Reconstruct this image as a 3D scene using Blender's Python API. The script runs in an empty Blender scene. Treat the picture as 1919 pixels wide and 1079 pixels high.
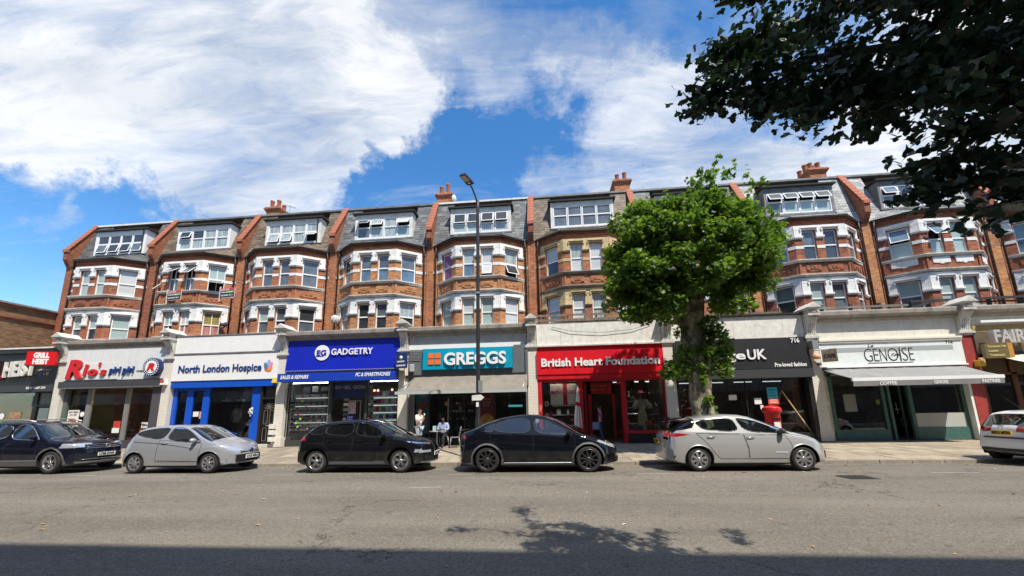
import bpy, bmesh, math, random
import numpy as np
from mathutils import Vector, Matrix, Euler, noise
random.seed(7)
rnd = random.Random(11)
S = bpy.context.scene
COL = S.collection

# ------------------------------------------------------------------ camera
def setup_camera():
    pt, ro, ya = .1813, -.0180, -.0899
    xr = Vector((math.cos(ya), -math.sin(ya), 0)); yr = Vector((math.sin(ya), math.cos(ya), 0)); zz = Vector((0, 0, 1))
    d = yr*math.cos(pt) + zz*math.sin(pt)
    u = zz*math.cos(pt) - yr*math.sin(pt)
    R = xr*math.cos(ro) + u*math.sin(ro)
    U = u*math.cos(ro) - xr*math.sin(ro)
    cam = bpy.data.cameras.new('camera')
    o = bpy.data.objects.new('camera', cam); COL.objects.link(o)
    o.matrix_world = Matrix(((R.x, U.x, -d.x, 0), (R.y, U.y, -d.y, 0), (R.z, U.z, -d.z, 1.7056), (0, 0, 0, 1)))
    cam.sensor_width = 36; cam.sensor_fit = 'HORIZONTAL'
    cam.lens = 36*720/1919
    cam.shift_y = 100.05/1919
    cam.clip_start = .05; cam.clip_end = 2000
    S.camera = o
    return R, U, d
CR, CU, CD = setup_camera()
S.render.resolution_x = 1024; S.render.resolution_y = 576

# ------------------------------------------------------------------ light
SUN_H = Vector((.577, -.817)); SUN_EL = math.radians(59)
SUNV = Vector((SUN_H.x*math.cos(SUN_EL), SUN_H.y*math.cos(SUN_EL), math.sin(SUN_EL)))
sun = bpy.data.lights.new('sun', 'SUN'); sun.energy = 4.9; sun.angle = math.radians(.53); sun.color = (1, .93, .82)
so = bpy.data.objects.new('sun', sun); COL.objects.link(so)
so.rotation_euler = SUNV.to_track_quat('Z', 'Y').to_euler(); so.location = (10, -20, 40)
S.view_settings.view_transform = 'Standard'; S.view_settings.look = 'None'
S.view_settings.gamma = 1; S.view_settings.use_curve_mapping = False
S.view_settings.exposure = 0.38

class NT:
    """small helper round a node tree"""
    def __init__(s, nt): s.nt = nt; s.n = nt.nodes; s.l = nt.links
    def new(s, typ, **kw):
        nd = s.n.new(typ)
        for k, v in kw.items():
            if k.startswith('i_'):
                key = k[2:]
                key = int(key) if key.isdigit() else key.replace('_', ' ')
                s.put(nd.inputs[key], v)
            else: setattr(nd, k, v)
        return nd
    def put(s, sock, v):
        if isinstance(v, bpy.types.NodeSocket): s.l.new(v, sock)
        elif isinstance(v, bpy.types.Node): s.l.new(v.outputs[0], sock)
        else: sock.default_value = v
    def math(s, op, a, b=None, c=None, clamp=False):
        nd = s.n.new('ShaderNodeMath'); nd.operation = op; nd.use_clamp = clamp
        s.put(nd.inputs[0], a)
        if b is not None: s.put(nd.inputs[1], b)
        if c is not None: s.put(nd.inputs[2], c)
        return nd.outputs[0]
    def vmath(s, op, a, b=None):
        nd = s.n.new('ShaderNodeVectorMath'); nd.operation = op
        s.put(nd.inputs[0], a)
        if b is not None: s.put(nd.inputs[1], b)
        return nd
    def mix(s, fac, a, b, blend='MIX'):
        nd = s.n.new('ShaderNodeMix'); nd.data_type = 'RGBA'; nd.blend_type = blend
        s.put(nd.inputs[0], fac); s.put(nd.inputs[6], a if not isinstance(a, tuple) else (*a[:3], 1)); s.put(nd.inputs[7], b if not isinstance(b, tuple) else (*b[:3], 1))
        return nd.outputs[2]
    def ramp(s, fac, stops):
        nd = s.n.new('ShaderNodeValToRGB'); cr = nd.color_ramp
        while len(cr.elements) < len(stops): cr.elements.new(.5)
        for e, (p, c) in zip(cr.elements, stops):
            e.position = p; e.color = (c, c, c, 1) if isinstance(c, (int, float)) else (*c, 1)
        s.put(nd.inputs[0], fac)
        return nd.outputs[0]
    def maprange(s, v, a, b, c=0., d=1., kind='SMOOTHSTEP'):
        nd = s.n.new('ShaderNodeMapRange'); nd.interpolation_type = kind
        s.put(nd.inputs[0], v)
        for i, q in enumerate((a, b, c, d)): nd.inputs[i+1].default_value = q
        return nd.outputs[0]
    def noise(s, vec, scale, detail=3, rough=.55, dist=0., lac=2.):
        nd = s.n.new('ShaderNodeTexNoise'); nd.inputs['Scale'].default_value = scale; nd.inputs['Detail'].default_value = detail
        nd.inputs['Roughness'].default_value = rough; nd.inputs['Distortion'].default_value = dist; nd.inputs['Lacunarity'].default_value = lac
        if vec is not None: s.put(nd.inputs['Vector'], vec)
        return nd

def setup_world():
    w = bpy.data.worlds.new('World'); S.world = w; w.use_nodes = True
    t = NT(w.node_tree); t.n.clear()
    out = t.new('ShaderNodeOutputWorld'); bg = t.new('ShaderNodeBackground'); t.l.new(bg.outputs[0], out.inputs[0])
    sky = t.new('ShaderNodeTexSky'); sky.sky_type = 'NISHITA'; sky.sun_disc = False
    sky.sun_elevation = SUN_EL; sky.sun_rotation = math.atan2(SUN_H.x, SUN_H.y)
    sky.air_density = 1.0; sky.dust_density = .25; sky.ozone_density = 2.2; sky.altitude = 60
    hsv = t.new('ShaderNodeHueSaturation'); hsv.inputs['Saturation'].default_value = 1.30; hsv.inputs['Value'].default_value = 1.25
    t.l.new(sky.outputs[0], hsv.inputs['Color'])
    tc = t.new('ShaderNodeTexCoord'); D = tc.outputs['Generated']
    # cloud layer: where the view direction meets a flat layer overhead
    sep = t.new('ShaderNodeSeparateXYZ'); t.l.new(D, sep.inputs[0])
    zc = t.math('ADD', t.math('MAXIMUM', sep.outputs[2], 0.0), .16)
    comb = t.new('ShaderNodeCombineXYZ'); t.put(comb.inputs[0], t.math('DIVIDE', sep.outputs[0], zc)); t.put(comb.inputs[1], t.math('DIVIDE', sep.outputs[1], zc))
    # stretched along the wind direction
    rot = t.new('ShaderNodeMapping'); rot.inputs['Rotation'].default_value = (0, 0, math.radians(-32)); rot.inputs['Scale'].default_value = (.5, 1.45, 1)
    t.l.new(comb.outputs[0], rot.inputs['Vector'])
    warp = t.noise(rot.outputs[0], 1.3, 4, .55)
    wv = t.vmath('SCALE', t.vmath('SUBTRACT', warp.outputs['Color'], (.5, .5, .5)).outputs[0]); wv.inputs['Scale'].default_value = .5
    P = t.vmath('ADD', rot.outputs[0], wv.outputs[0]).outputs[0]
    big = t.noise(P, 1.25, 8, .62)
    fine = t.noise(P, 4.6, 10, .68, .35)
    # broad weather pattern: banks of cloud and clear gaps, by direction
    wd = t.vmath('SCALE', t.vmath('SUBTRACT', t.noise(D, 2.6, 9, .66).outputs['Color'], (.5, .5, .5)).outputs[0]); wd.inputs['Scale'].default_value = .62
    DW = t.vmath('NORMALIZE', t.vmath('ADD', D, wd.outputs[0]).outputs[0]).outputs[0]
    acc = None
    for (dx, dy, dz, r0, r1, wgt) in CLOUD_BANKS:
        dot = t.vmath('DOT_PRODUCT', DW, (dx, dy, dz)).outputs['Value']
        b = t.maprange(dot, math.cos(math.radians(r1)), math.cos(math.radians(r0)), 0., wgt)
        acc = b if acc is None else t.math('ADD', acc, b)
    acc = t.math('MINIMUM', t.math('MAXIMUM', acc, -.33), .38)
    dens = t.math('ADD', t.math('ADD', t.math('MULTIPLY', t.math('SUBTRACT', big.outputs[0], .5), 1.35), t.math('MULTIPLY', t.math('SUBTRACT', fine.outputs[0], .5), 1.15)), acc)
    cov = t.math('POWER', t.maprange(dens, -.30, .52, 0., 1., 'LINEAR'), 1.15)
    horizon = t.maprange(sep.outputs[2], -.02, .10, 0., 1.)
    cov = t.math('MULTIPLY', cov, t.math('ADD', t.math('MULTIPLY', horizon, .5), .5))
    shade = t.noise(P, 2.0, 6, .55)
    ccol = t.mix(t.maprange(t.math('ADD', shade.outputs[0], t.math('MULTIPLY', cov, .18)), .42, .74), (3.1, 3.5, 4.1), (5.7, 5.8, 5.9))
    col = t.mix(t.math('MULTIPLY', cov, .96), hsv.outputs[0], ccol)
    t.put(bg.inputs[0], col); bg.inputs[1].default_value = .14

def pix_dir(x, y):
    v = CD + CR*((x-958.5)/720) - CU*((y-639.5)/720)
    return v.normalized()
CLOUD_BANKS = []
for (px, py, r0, r1, wgt) in [
    (100, 120, 6, 24, .42), (420, 170, 8, 22, .46), (330, 330, 3, 12, .30), (560, 330, 2, 9, .30), (640, 200, 5, 12, .34), (640, 30, 5, 18, .20), (60, 300, 2, 9, .3),
    (860, 400, 4, 15, -.55), (700, 345, 2, 9, -.46), (980, 290, 2, 9, -.42), (790, 300, 2, 9, -.38), (850, 190, 1, 6, -.15),
    (40, 470, 3, 13, -.8), (250, 470, 3, 10, -.6), (0, 400, 2, 8, -.4), (150, 60, 1, 8, -.22),
    (960, 150, 2, 8, .16), (1120, 170, 3, 9, .26), (1240, 320, 4, 11, .40), (1060, 360, 2, 7, .22), (1560, 300, 8, 24, .46), (1250, 90, 2, 9, .12),
    (1420, 30, 3, 12, -.45), (1020, 10, 3, 10, -.12), (1180, 20, 2, 7, -.2), (10, 395, 0, 4, .55), (40, 560, 0, 5, .65), (1060, 230, 1, 5, -.10)]:
    v = pix_dir(px, py)
    CLOUD_BANKS.append((v.x, v.y, v.z, r0, r1, wgt))
setup_world()

# ------------------------------------------------------------------ materials
MATS = {}
def mat(name, col=(.5, .5, .5), rough=.7, metal=0., spec=.5, bump=0., bscale=30., var=0., vscale=3., coat=0., emit=None, obj=True, dirt=0.):
    if name in MATS: return MATS[name]
    m = bpy.data.materials.new(name); m.use_nodes = True
    t = NT(m.node_tree); p = t.n['Principled BSDF']
    p.inputs['Base Color'].default_value = (*col, 1); p.inputs['Roughness'].default_value = rough
    p.inputs['Metallic'].default_value = metal; p.inputs['Specular IOR Level'].default_value = spec
    p.inputs['Coat Weight'].default_value = coat; p.inputs['Coat Roughness'].default_value = .03
    if var or bump or dirt:
        tc = t.new('ShaderNodeTexCoord')
        V = tc.outputs['Object']
    if var:
        nz = t.noise(V, vscale, 5, .6)
        f = t.maprange(nz.outputs[0], .3, .7)
        t.put(p.inputs['Base Color'], t.mix(f, tuple(c*(1-var) for c in col), tuple(min(1, c*(1+var*.7)) for c in col)))
    if dirt:
        nz = t.noise(V, 1.1, 8, .7)
        f = t.maprange(nz.outputs[0], .50, .72)
        nz2 = t.new('ShaderNodeMapping'); nz2.inputs['Scale'].default_value = (6, 6, .35); t.l.new(V, nz2.inputs[0])
        f2 = t.maprange(t.noise(nz2.outputs[0], 1.2, 5, .6).outputs[0], .52, .75)
        src = p.inputs['Base Color'].links[0].from_socket if p.inputs['Base Color'].links else (*col, 1)
        ff = t.math('MULTIPLY', t.math('MAXIMUM', f, f2), dirt)
        t.put(p.inputs['Base Color'], t.mix(ff, src, tuple(c*.35+.02 for c in col)))
    if bump:
        nb = t.noise(V, bscale, 4, .6)
        b = t.new('ShaderNodeBump'); b.inputs['Strength'].default_value = bump; b.inputs['Distance'].default_value = .02
        t.l.new(nb.outputs[0], b.inputs['Height']); t.l.new(b.outputs[0], p.inputs['Normal'])
    if emit:
        p.inputs['Emission Color'].default_value = (*emit[:3], 1); p.inputs['Emission Strength'].default_value = emit[3]
    MATS[name] = m
    return m

def brick_mat(name, c1, c2, mortar, soot=.3, bw=.225, bh=.075, eff=.0, tone=1.):
    m = bpy.data.materials.new(name); m.use_nodes = True
    t = NT(m.node_tree); p = t.n['Principled BSDF']; p.inputs['Roughness'].default_value = .85; p.inputs['Specular IOR Level'].default_value = .25
    uv = t.new('ShaderNodeUVMap'); uv.uv_map = 'UVMap'
    br = t.new('ShaderNodeTexBrick'); br.offset = .5; br.squash = 1
    t.l.new(uv.outputs[0], br.inputs['Vector'])
    for k, v in (('Color1', c1), ('Color2', c2), ('Mortar', mortar)): br.inputs[k].default_value = (*v, 1)
    br.inputs['Scale'].default_value = 1; br.inputs['Mortar Size'].default_value = .008; br.inputs['Mortar Smooth'].default_value = .3
    br.inputs['Brick Width'].default_value = bw; br.inputs['Row Height'].default_value = bh; br.inputs['Bias'].default_value = 0
    # coarse brick by brick and patch variation
    n1 = t.noise(uv.outputs[0], .55, 6, .65)
    f1 = t.maprange(n1.outputs[0], .36, .66)
    cell = t.new('ShaderNodeTexVoronoi'); cell.voronoi_dimensions = '2D'; mp = t.new('ShaderNodeMapping'); mp.inputs['Scale'].default_value = (1/.23, 1/.077, 1)
    t.l.new(uv.outputs[0], mp.inputs[0]); t.l.new(mp.outputs[0], cell.inputs['Vector']); cell.inputs['Scale'].default_value = 1; cell.inputs['Randomness'].default_value = .25
    bw_ = t.new('ShaderNodeRGBToBW'); t.l.new(cell.outputs['Color'], bw_.inputs[0])
    c = t.mix(t.math('MULTIPLY', t.maprange(bw_.outputs[0], .25, .8), tone), br.outputs['Color'], (c1[0]*1.25, c1[1]*1.35, c1[2]*1.3))
    c = t.mix(t.math('MULTIPLY', t.maprange(bw_.outputs[0], .62, .9), .5*tone), c, (c2[0]*.45, c2[1]*.5, c2[2]*.6))
    c = t.mix(t.math('MULTIPLY', f1, soot), c, (c2[0]*.45, c2[1]*.45, c2[2]*.5))
    st = t.new('ShaderNodeMapping'); st.inputs['Scale'].default_value = (3.5, .22, 1); t.l.new(uv.outputs[0], st.inputs[0])
    f3 = t.maprange(t.noise(st.outputs[0], 1., 5, .65).outputs[0], .56, .78)
    c = t.mix(t.math('MULTIPLY', f3, .35), c, (.10, .075, .06))
    if eff:
        f4 = t.maprange(t.noise(uv.outputs[0], .9, 7, .7).outputs[0], .58, .72)
        c = t.mix(t.math('MULTIPLY', f4, eff), c, (.55, .45, .38))
    t.put(p.inputs['Base Color'], c)
    b = t.new('ShaderNodeBump'); b.inputs['Strength'].default_value = .6; b.inputs['Distance'].default_value = .012
    t.put(b.inputs['Height'], t.math('ADD', t.math('SUBTRACT', 1., br.outputs['Fac']), t.math('MULTIPLY', t.noise(uv.outputs[0], 40, 3).outputs[0], .35)))
    t.l.new(b.outputs[0], p.inputs['Normal'])
    MATS[name] = m
    return m

def slate_mat(name, c1, c2, bw=.3, bh=.19, moss=0., mosscol=(.16, .13, .06)):
    m = bpy.data.materials.new(name); m.use_nodes = True
    t = NT(m.node_tree); p = t.n['Principled BSDF']; p.inputs['Roughness'].default_value = .6; p.inputs['Specular IOR Level'].default_value = .35
    uv = t.new('ShaderNodeUVMap'); uv.uv_map = 'UVMap'
    br = t.new('ShaderNodeTexBrick'); br.offset = .5
    t.l.new(uv.outputs[0], br.inputs['Vector'])
    for k, v in (('Color1', c1), ('Color2', c2), ('Mortar', tuple(x*.25 for x in c1))): br.inputs[k].default_value = (*v, 1)
    br.inputs['Scale'].default_value = 1; br.inputs['Mortar Size'].default_value = .008; br.inputs['Mortar Smooth'].default_value = .1
    br.inputs['Brick Width'].default_value = bw; br.inputs['Row Height'].default_value = bh
    cell = t.new('ShaderNodeTexVoronoi'); cell.voronoi_dimensions = '2D'; mp = t.new('ShaderNodeMapping'); mp.inputs['Scale'].default_value = (1/bw, 1/bh, 1)
    t.l.new(uv.outputs[0], mp.inputs[0]); t.l.new(mp.outputs[0], cell.inputs['Vector']); cell.inputs['Scale'].default_value = 1; cell.inputs['Randomness'].default_value = .2
    bw_ = t.new('ShaderNodeRGBToBW'); t.l.new(cell.outputs['Color'], bw_.inputs[0])
    c = t.mix(t.maprange(bw_.outputs[0], .3, .85), br.outputs['Color'], tuple(x*1.5 for x in c2))
    n1 = t.noise(uv.outputs[0], 1.3, 7, .7)
    c = t.mix(t.math('MULTIPLY', t.maprange(n1.outputs[0], .45, .7), .5), c, tuple(x*.55 for x in c1))
    if moss:
        n2 = t.noise(uv.outputs[0], 3.2, 8, .75)
        c = t.mix(t.math('MULTIPLY', t.maprange(n2.outputs[0], .5, .66), moss), c, mosscol)
    t.put(p.inputs['Base Color'], c)
    b = t.new('ShaderNodeBump'); b.inputs['Strength'].default_value = .7; b.inputs['Distance'].default_value = .02
    t.put(b.inputs['Height'], t.math('ADD', t.math('SUBTRACT', 1., br.outputs['Fac']), t.math('MULTIPLY', bw_.outputs[0], .5)))
    t.l.new(b.outputs[0], p.inputs['Normal'])
    MATS[name] = m
    return m

def road_mat():
    m = bpy.data.materials.new('worn_asphalt'); m.use_nodes = True
    t = NT(m.node_tree); p = t.n['Principled BSDF']; p.inputs['Roughness'].default_value = .88; p.inputs['Specular IOR Level'].default_value = .3
    tc = t.new('ShaderNodeTexCoord'); V = tc.outputs['Object']
    fine = t.noise(V, 42, 4, .78); mid = t.noise(V, 9, 6, .65)
    mp = t.new('ShaderNodeMapping'); mp.inputs['Scale'].default_value = (.12, .75, 1); t.l.new(V, mp.inputs[0])
    lanes = t.noise(mp.outputs[0], 1.0, 7, .6)
    big = t.noise(V, .35, 6, .6)
    c = t.mix(t.maprange(lanes.outputs[0], .35, .66), (.145, .126, .099), (.215, .190, .152))
    c = t.mix(t.math('MULTIPLY', t.maprange(big.outputs[0], .5, .7), .28), c, (.095, .086, .073))
    c = t.mix(t.math('MULTIPLY', t.maprange(mid.outputs[0], .50, .66), .55), c, (.24, .22, .185))
    c = t.mix(t.math('MULTIPLY', t.maprange(t.noise(V, 22, 5, .7).outputs[0], .52, .40), .6), c, (.07, .064, .055))
    spots = t.noise(V, 3.1, 4, .6); c = t.mix(t.math('MULTIPLY', t.maprange(spots.outputs[0], .64, .70), .55), c, (.06, .056, .05))
    c = t.mix(t.maprange(fine.outputs[0], .56, .64), c, (.26, .25, .225))
    c = t.mix(t.math('MULTIPLY', t.maprange(fine.outputs[0], .44, .34), .8), c, (.035, .034, .032))
    # thin dark cracks
    vo = t.new('ShaderNodeTexVoronoi'); vo.feature = 'DISTANCE_TO_EDGE'; vo.inputs['Scale'].default_value = .30
    wv = t.vmath('SCALE', t.noise(V, 1.7, 8, .7).outputs['Color']); wv.inputs['Scale'].default_value = 1.3
    t.l.new(t.vmath('ADD', V, wv.outputs[0]).outputs[0], vo.inputs['Vector'])
    brk = t.maprange(t.noise(V, .5, 3).outputs[0], .50, .60)
    crack = t.math('MULTIPLY', t.maprange(vo.outputs['Distance'], .0065, .001), brk)
    c = t.mix(t.math('MULTIPLY', crack, .6), c, (.03, .028, .025))
    # oil along the parking line
    t.put(p.inputs['Base Color'], c)
    b = t.new('ShaderNodeBump'); b.inputs['Strength'].default_value = .9; b.inputs['Distance'].default_value = .006
    t.put(b.inputs['Height'], t.math('SUBTRACT', t.math('ADD', fine.outputs[0], t.math('MULTIPLY', t.noise(V, 140, 2).outputs[0], .8)), t.math('MULTIPLY', crack, 1.2)))
    t.l.new(b.outputs[0], p.inputs['Normal'])
    return m

def shop_glass():
    """clear pane: mostly see-through, mirror-like at glancing angles"""
    m = bpy.data.materials.new('clear_glass'); m.use_nodes = True
    t = NT(m.node_tree); t.n.clear()
    out = t.new('ShaderNodeOutputMaterial'); tr = t.new('ShaderNodeBsdfTransparent'); gl = t.new('ShaderNodeBsdfGlossy'); mx = t.new('ShaderNodeMixShader')
    tr.inputs[0].default_value = (.95, .97, .96, 1); gl.inputs['Roughness'].default_value = .015
    lw = t.new('ShaderNodeFresnel'); lw.inputs[0].default_value = 1.55
    t.put(mx.inputs[0], t.math('MINIMUM', t.math('MULTIPLY', lw.outputs[0], .9), 1.))
    t.l.new(tr.outputs[0], mx.inputs[1]); t.l.new(gl.outputs[0], mx.inputs[2]); t.l.new(mx.outputs[0], out.inputs[0])
    return m
def car_glass(name, tint):
    m = bpy.data.materials.new(name); m.use_nodes = True
    t = NT(m.node_tree); t.n.clear()
    out = t.new('ShaderNodeOutputMaterial'); tr = t.new('ShaderNodeBsdfTransparent'); gl = t.new('ShaderNodeBsdfGlossy'); mx = t.new('ShaderNodeMixShader')
    tr.inputs[0].default_value = (*tint, 1); gl.inputs['Roughness'].default_value = .02; gl.inputs[0].default_value = (.9, .95, 1, 1)
    lw = t.new('ShaderNodeFresnel'); lw.inputs[0].default_value = 1.6
    t.put(mx.inputs[0], t.math('MINIMUM', t.math('MULTIPLY', lw.outputs[0], 2.0), 1.))
    t.l.new(tr.outputs[0], mx.inputs[1]); t.l.new(gl.outputs[0], mx.inputs[2]); t.l.new(mx.outputs[0], out.inputs[0])
    return m
GLASS = shop_glass()
CGLASS = car_glass('car_glass', (.60, .70, .66)); CGLASS_D = car_glass('tinted_car_glass', (.10, .13, .15))
# window panes of the flats, with what hangs behind; the blue one has reflected sky painted in
def pane_mat(name, col, rough=.04, folds=0.):
    m = bpy.data.materials.new(name); m.use_nodes = True
    t = NT(m.node_tree); p = t.n['Principled BSDF']
    p.inputs['Roughness'].default_value = .7; p.inputs['Specular IOR Level'].default_value = .3
    p.inputs['Coat Weight'].default_value = 1.; p.inputs['Coat Roughness'].default_value = .02; p.inputs['Coat IOR'].default_value = 1.7
    tc = t.new('ShaderNodeTexCoord')
    if folds:
        mp = t.new('ShaderNodeMapping'); mp.inputs['Scale'].default_value = (14, 14, 1.2) if folds > 0 else (.4, .4, 22); t.l.new(tc.outputs['Object'], mp.inputs[0])
        nz = t.noise(mp.outputs[0], 1., 3, .5)
        t.put(p.inputs['Base Color'], t.mix(t.maprange(nz.outputs[0], .35, .65), tuple(c*(1-abs(folds)) for c in col), col))
    else:
        nz = t.noise(tc.outputs['Object'], 1.7, 3, .5)
        t.put(p.inputs['Base Color'], t.mix(t.maprange(nz.outputs[0], .35, .65), tuple(c*.7 for c in col), tuple(min(1, c*1.15) for c in col)))
    MATS[name] = m
    return m
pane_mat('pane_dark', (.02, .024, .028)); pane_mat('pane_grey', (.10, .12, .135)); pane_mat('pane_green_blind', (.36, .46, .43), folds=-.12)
pane_mat('pane_white_blind', (.60, .62, .60), folds=-.22); pane_mat('pane_net', (.42, .48, .46), folds=.45); pane_mat('pane_purple', (.30, .12, .30), folds=.25)
pane_mat('pane_pink', (.55, .24, .20), folds=.4); pane_mat('pane_mustard', (.34, .26, .06), folds=.3); pane_mat('pane_blue', (.10, .17, .24)); pane_mat('pane_cream', (.50, .48, .40), folds=.15)
pane_mat('pane_teal', (.16, .36, .38), folds=.2)

brick_mat('red_brick', (.48, .175, .08), (.25, .08, .042), (.42, .34, .25), .35)
brick_mat('orange_brick', (.56, .25, .105), (.27, .095, .045), (.40, .33, .25), .35)
brick_mat('dark_red_brick', (.38, .125, .065), (.18, .056, .036), (.32, .25, .19), .4)
brick_mat('stock_brick', (.27, .155, .085), (.18, .10, .06), (.075, .065, .055), .25)
brick_mat('painted_brick', (.74, .70, .62), (.70, .66, .58), (.56, .52, .45), .06, tone=.1)
brick_mat('opposite_brick', (.13, .10, .085), (.10, .08, .07), (.14, .13, .12), .3)
slate_mat('dark_slate', (.075, .075, .08), (.115, .112, .11), .3, .2, .25)
slate_mat('grey_slate', (.095, .10, .105), (.145, .15, .15), .32, .2, .25, (.11, .11, .09))
slate_mat('brown_tile', (.11, .085, .06), (.155, .12, .085), .28, .17, .7, (.19, .15, .09))
slate_mat('pale_slate', (.24, .245, .245), (.31, .315, .31), .3, .2, .2, (.16, .16, .14))
mat('white_paint', (.80, .79, .75), .55, var=.06, bump=.12, bscale=14, dirt=.28)
mat('fresh_white', (.82, .82, .80), .45, var=.03)
mat('upvc', (.84, .85, .84), .3)
mat('cream_stone', (.60, .46, .24), .8, var=.2, vscale=4, dirt=.5, bump=.3)
mat('stone_trim', (.62, .60, .54), .8, var=.18, vscale=3, dirt=.6, bump=.3)
mat('grey_moulding', (.27, .245, .21), .8, var=.25, vscale=2, dirt=.6, bump=.25)
mat('weathered_white', (.74, .72, .66), .8, var=.12, vscale=4, dirt=.42, bump=.35, bscale=10)
mat('lead', (.20, .20, .195), .6, var=.3, vscale=2, dirt=.4)
mat('black_felt', (.025, .024, .024), .9)
mat('terracotta', (.34, .10, .05), .8, var=.3, vscale=5, bump=.2)
mat('coping_tile', (.36, .115, .06), .8, var=.35, vscale=3, bump=.25)
mat('black_iron', (.018, .017, .016), .45)
mat('gutter', (.03, .025, .022), .5)
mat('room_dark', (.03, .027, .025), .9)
# ------------------------------------------------------------------ builders
def M(n): return MATS[n] if isinstance(n, str) else n

class MB:
    def __init__(s): s.v = []; s.f = []; s.m = []; s.sm = []; s.ml = []
    def mi(s, m):
        if m is None: return 0
        m = M(m)
        if m not in s.ml: s.ml.append(m)
        return s.ml.index(m)
    def add(s, vs, fs, m=None, smooth=False):
        k = len(s.v); s.v += [tuple(p) for p in vs]; i = s.mi(m)
        for f in fs: s.f.append([a+k for a in f]); s.m.append(i); s.sm.append(smooth)
        return s
    def quad(s, a, b, c, d, m=None): return s.add([a, b, c, d], [(0, 1, 2, 3)], m)
    def hexa(s, p, m=None):   # 8 points: bottom 4 (ccw from above), top 4
        return s.add(p, [(3, 2, 1, 0), (4, 5, 6, 7), (0, 1, 5, 4), (1, 2, 6, 5), (2, 3, 7, 6), (3, 0, 4, 7)], m)
    def box(s, x0, x1, y0, y1, z0, z1, m=None):
        if x0 > x1: x0, x1 = x1, x0
        if y0 > y1: y0, y1 = y1, y0
        if z0 > z1: z0, z1 = z1, z0
        return s.hexa([(x0, y0, z0), (x1, y0, z0), (x1, y1, z0), (x0, y1, z0), (x0, y0, z1), (x1, y0, z1), (x1, y1, z1), (x0, y1, z1)], m)
    def bar(s, a, b, w, h=None, m=None, up=(0, 0, 1)):  # rectangular bar from a to b
        a = Vector(a); b = Vector(b); h = h or w; d = (b-a).normalized(); upv = Vector(up)
        if abs(d.dot(upv)) > .98: upv = Vector((0, 1, 0))
        r = d.cross(upv).normalized()*w/2; u = r.cross(d).normalized()*h/2
        return s.hexa([a-r-u, a+r-u, b+r-u, b-r-u, a-r+u, a+r+u, b+r+u, b-r+u], m)
    def tube(s, pts, r, m=None, n=8, caps=True, smooth=True):
        pts = [Vector(p) for p in pts]; rs = r if isinstance(r, (list, tuple)) else [r]*len(pts); vs = []; fs = []
        ref = None
        for i, p in enumerate(pts):
            d = (pts[min(i+1, len(pts)-1)]-pts[max(i-1, 0)]).normalized()
            if ref is None: ref = Vector((0, 0, 1)) if abs(d.z) < .9 else Vector((1, 0, 0))
            x = d.cross(ref).normalized(); y = d.cross(x).normalized(); ref = x.cross(d) if False else ref
            for k in range(n):
                a = 2*math.pi*k/n; vs.append(p+x*math.cos(a)*rs[i]+y*math.sin(a)*rs[i])
        for i in range(len(pts)-1):
            for k in range(n): fs.append((i*n+k, i*n+(k+1) % n, (i+1)*n+(k+1) % n, (i+1)*n+k))
        if caps: fs.append(list(range(n))[::-1]); fs.append([(len(pts)-1)*n+k for k in range(n)])
        s.add(vs, fs, m, smooth); return s
    def lathe(s, prof, c=(0, 0, 0), m=None, n=24, axis='z', smooth=True, arc=2*math.pi):
        vs = []; fs = []; cx, cy, cz = c; full = arc > 6.28; nn = n if full else n+1
        for (r, h) in prof:
            for k in range(nn):
                a = arc*k/n
                u, w = r*math.cos(a), r*math.sin(a)
                vs.append((cx+u, cy+w, cz+h) if axis == 'z' else ((cx+u, cy+h, cz+w) if axis == 'y' else (cx+h, cy+u, cz+w)))
        for i in range(len(prof)-1):
            for k in range(n if full else n):
                a, b = i*nn+k, i*nn+(k+1) % nn
                fs.append((a, b, b+nn, a+nn))
        s.add(vs, fs, m, smooth); return s
    def poly(s, pts, th, m=None):  # flat polygon with thickness vector
        n = len(pts); th = Vector(th); a = [Vector(p) for p in pts]; b = [p+th for p in a]
        return s.add(a+b, [list(range(n))[::-1], [n+i for i in range(n)]]+[(i, (i+1) % n, n+(i+1) % n, n+i) for i in range(n)], m)
    def build(s, name, m=None, parent=None, kind=None, bevel=0., smooth=None, uv=True, local=False):
        me = bpy.data.meshes.new(name)
        if parent is not None and not local:
            o = parent
            off = np.zeros(3)
            while o is not None: off += np.array(o.location); o = o.parent
            vv = (np.array(s.v, dtype=float)-off).tolist() if s.v else []
        else: vv = s.v
        me.from_pydata(vv, [], s.f)
        if s.ml:
            for q in s.ml: me.materials.append(q)
            me.polygons.foreach_set('material_index', s.m)
        elif m is not None: me.materials.append(M(m))
        if smooth is None: me.polygons.foreach_set('use_smooth', s.sm)
        else: me.polygons.foreach_set('use_smooth', [smooth]*len(s.f))
        bm = bmesh.new(); bm.from_mesh(me); bmesh.ops.recalc_face_normals(bm, faces=bm.faces); bm.to_mesh(me); bm.free()
        if uv: auto_uv(me, s.v)
        o = bpy.data.objects.new(name, me); COL.objects.link(o)
        if parent is not None: o.parent = parent
        if kind: o['kind'] = kind
        if bevel:
            b = o.modifiers.new('bevel', 'BEVEL'); b.width = bevel; b.segments = 2; b.limit_method = 'ANGLE'; b.angle_limit = .7
        return o

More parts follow.
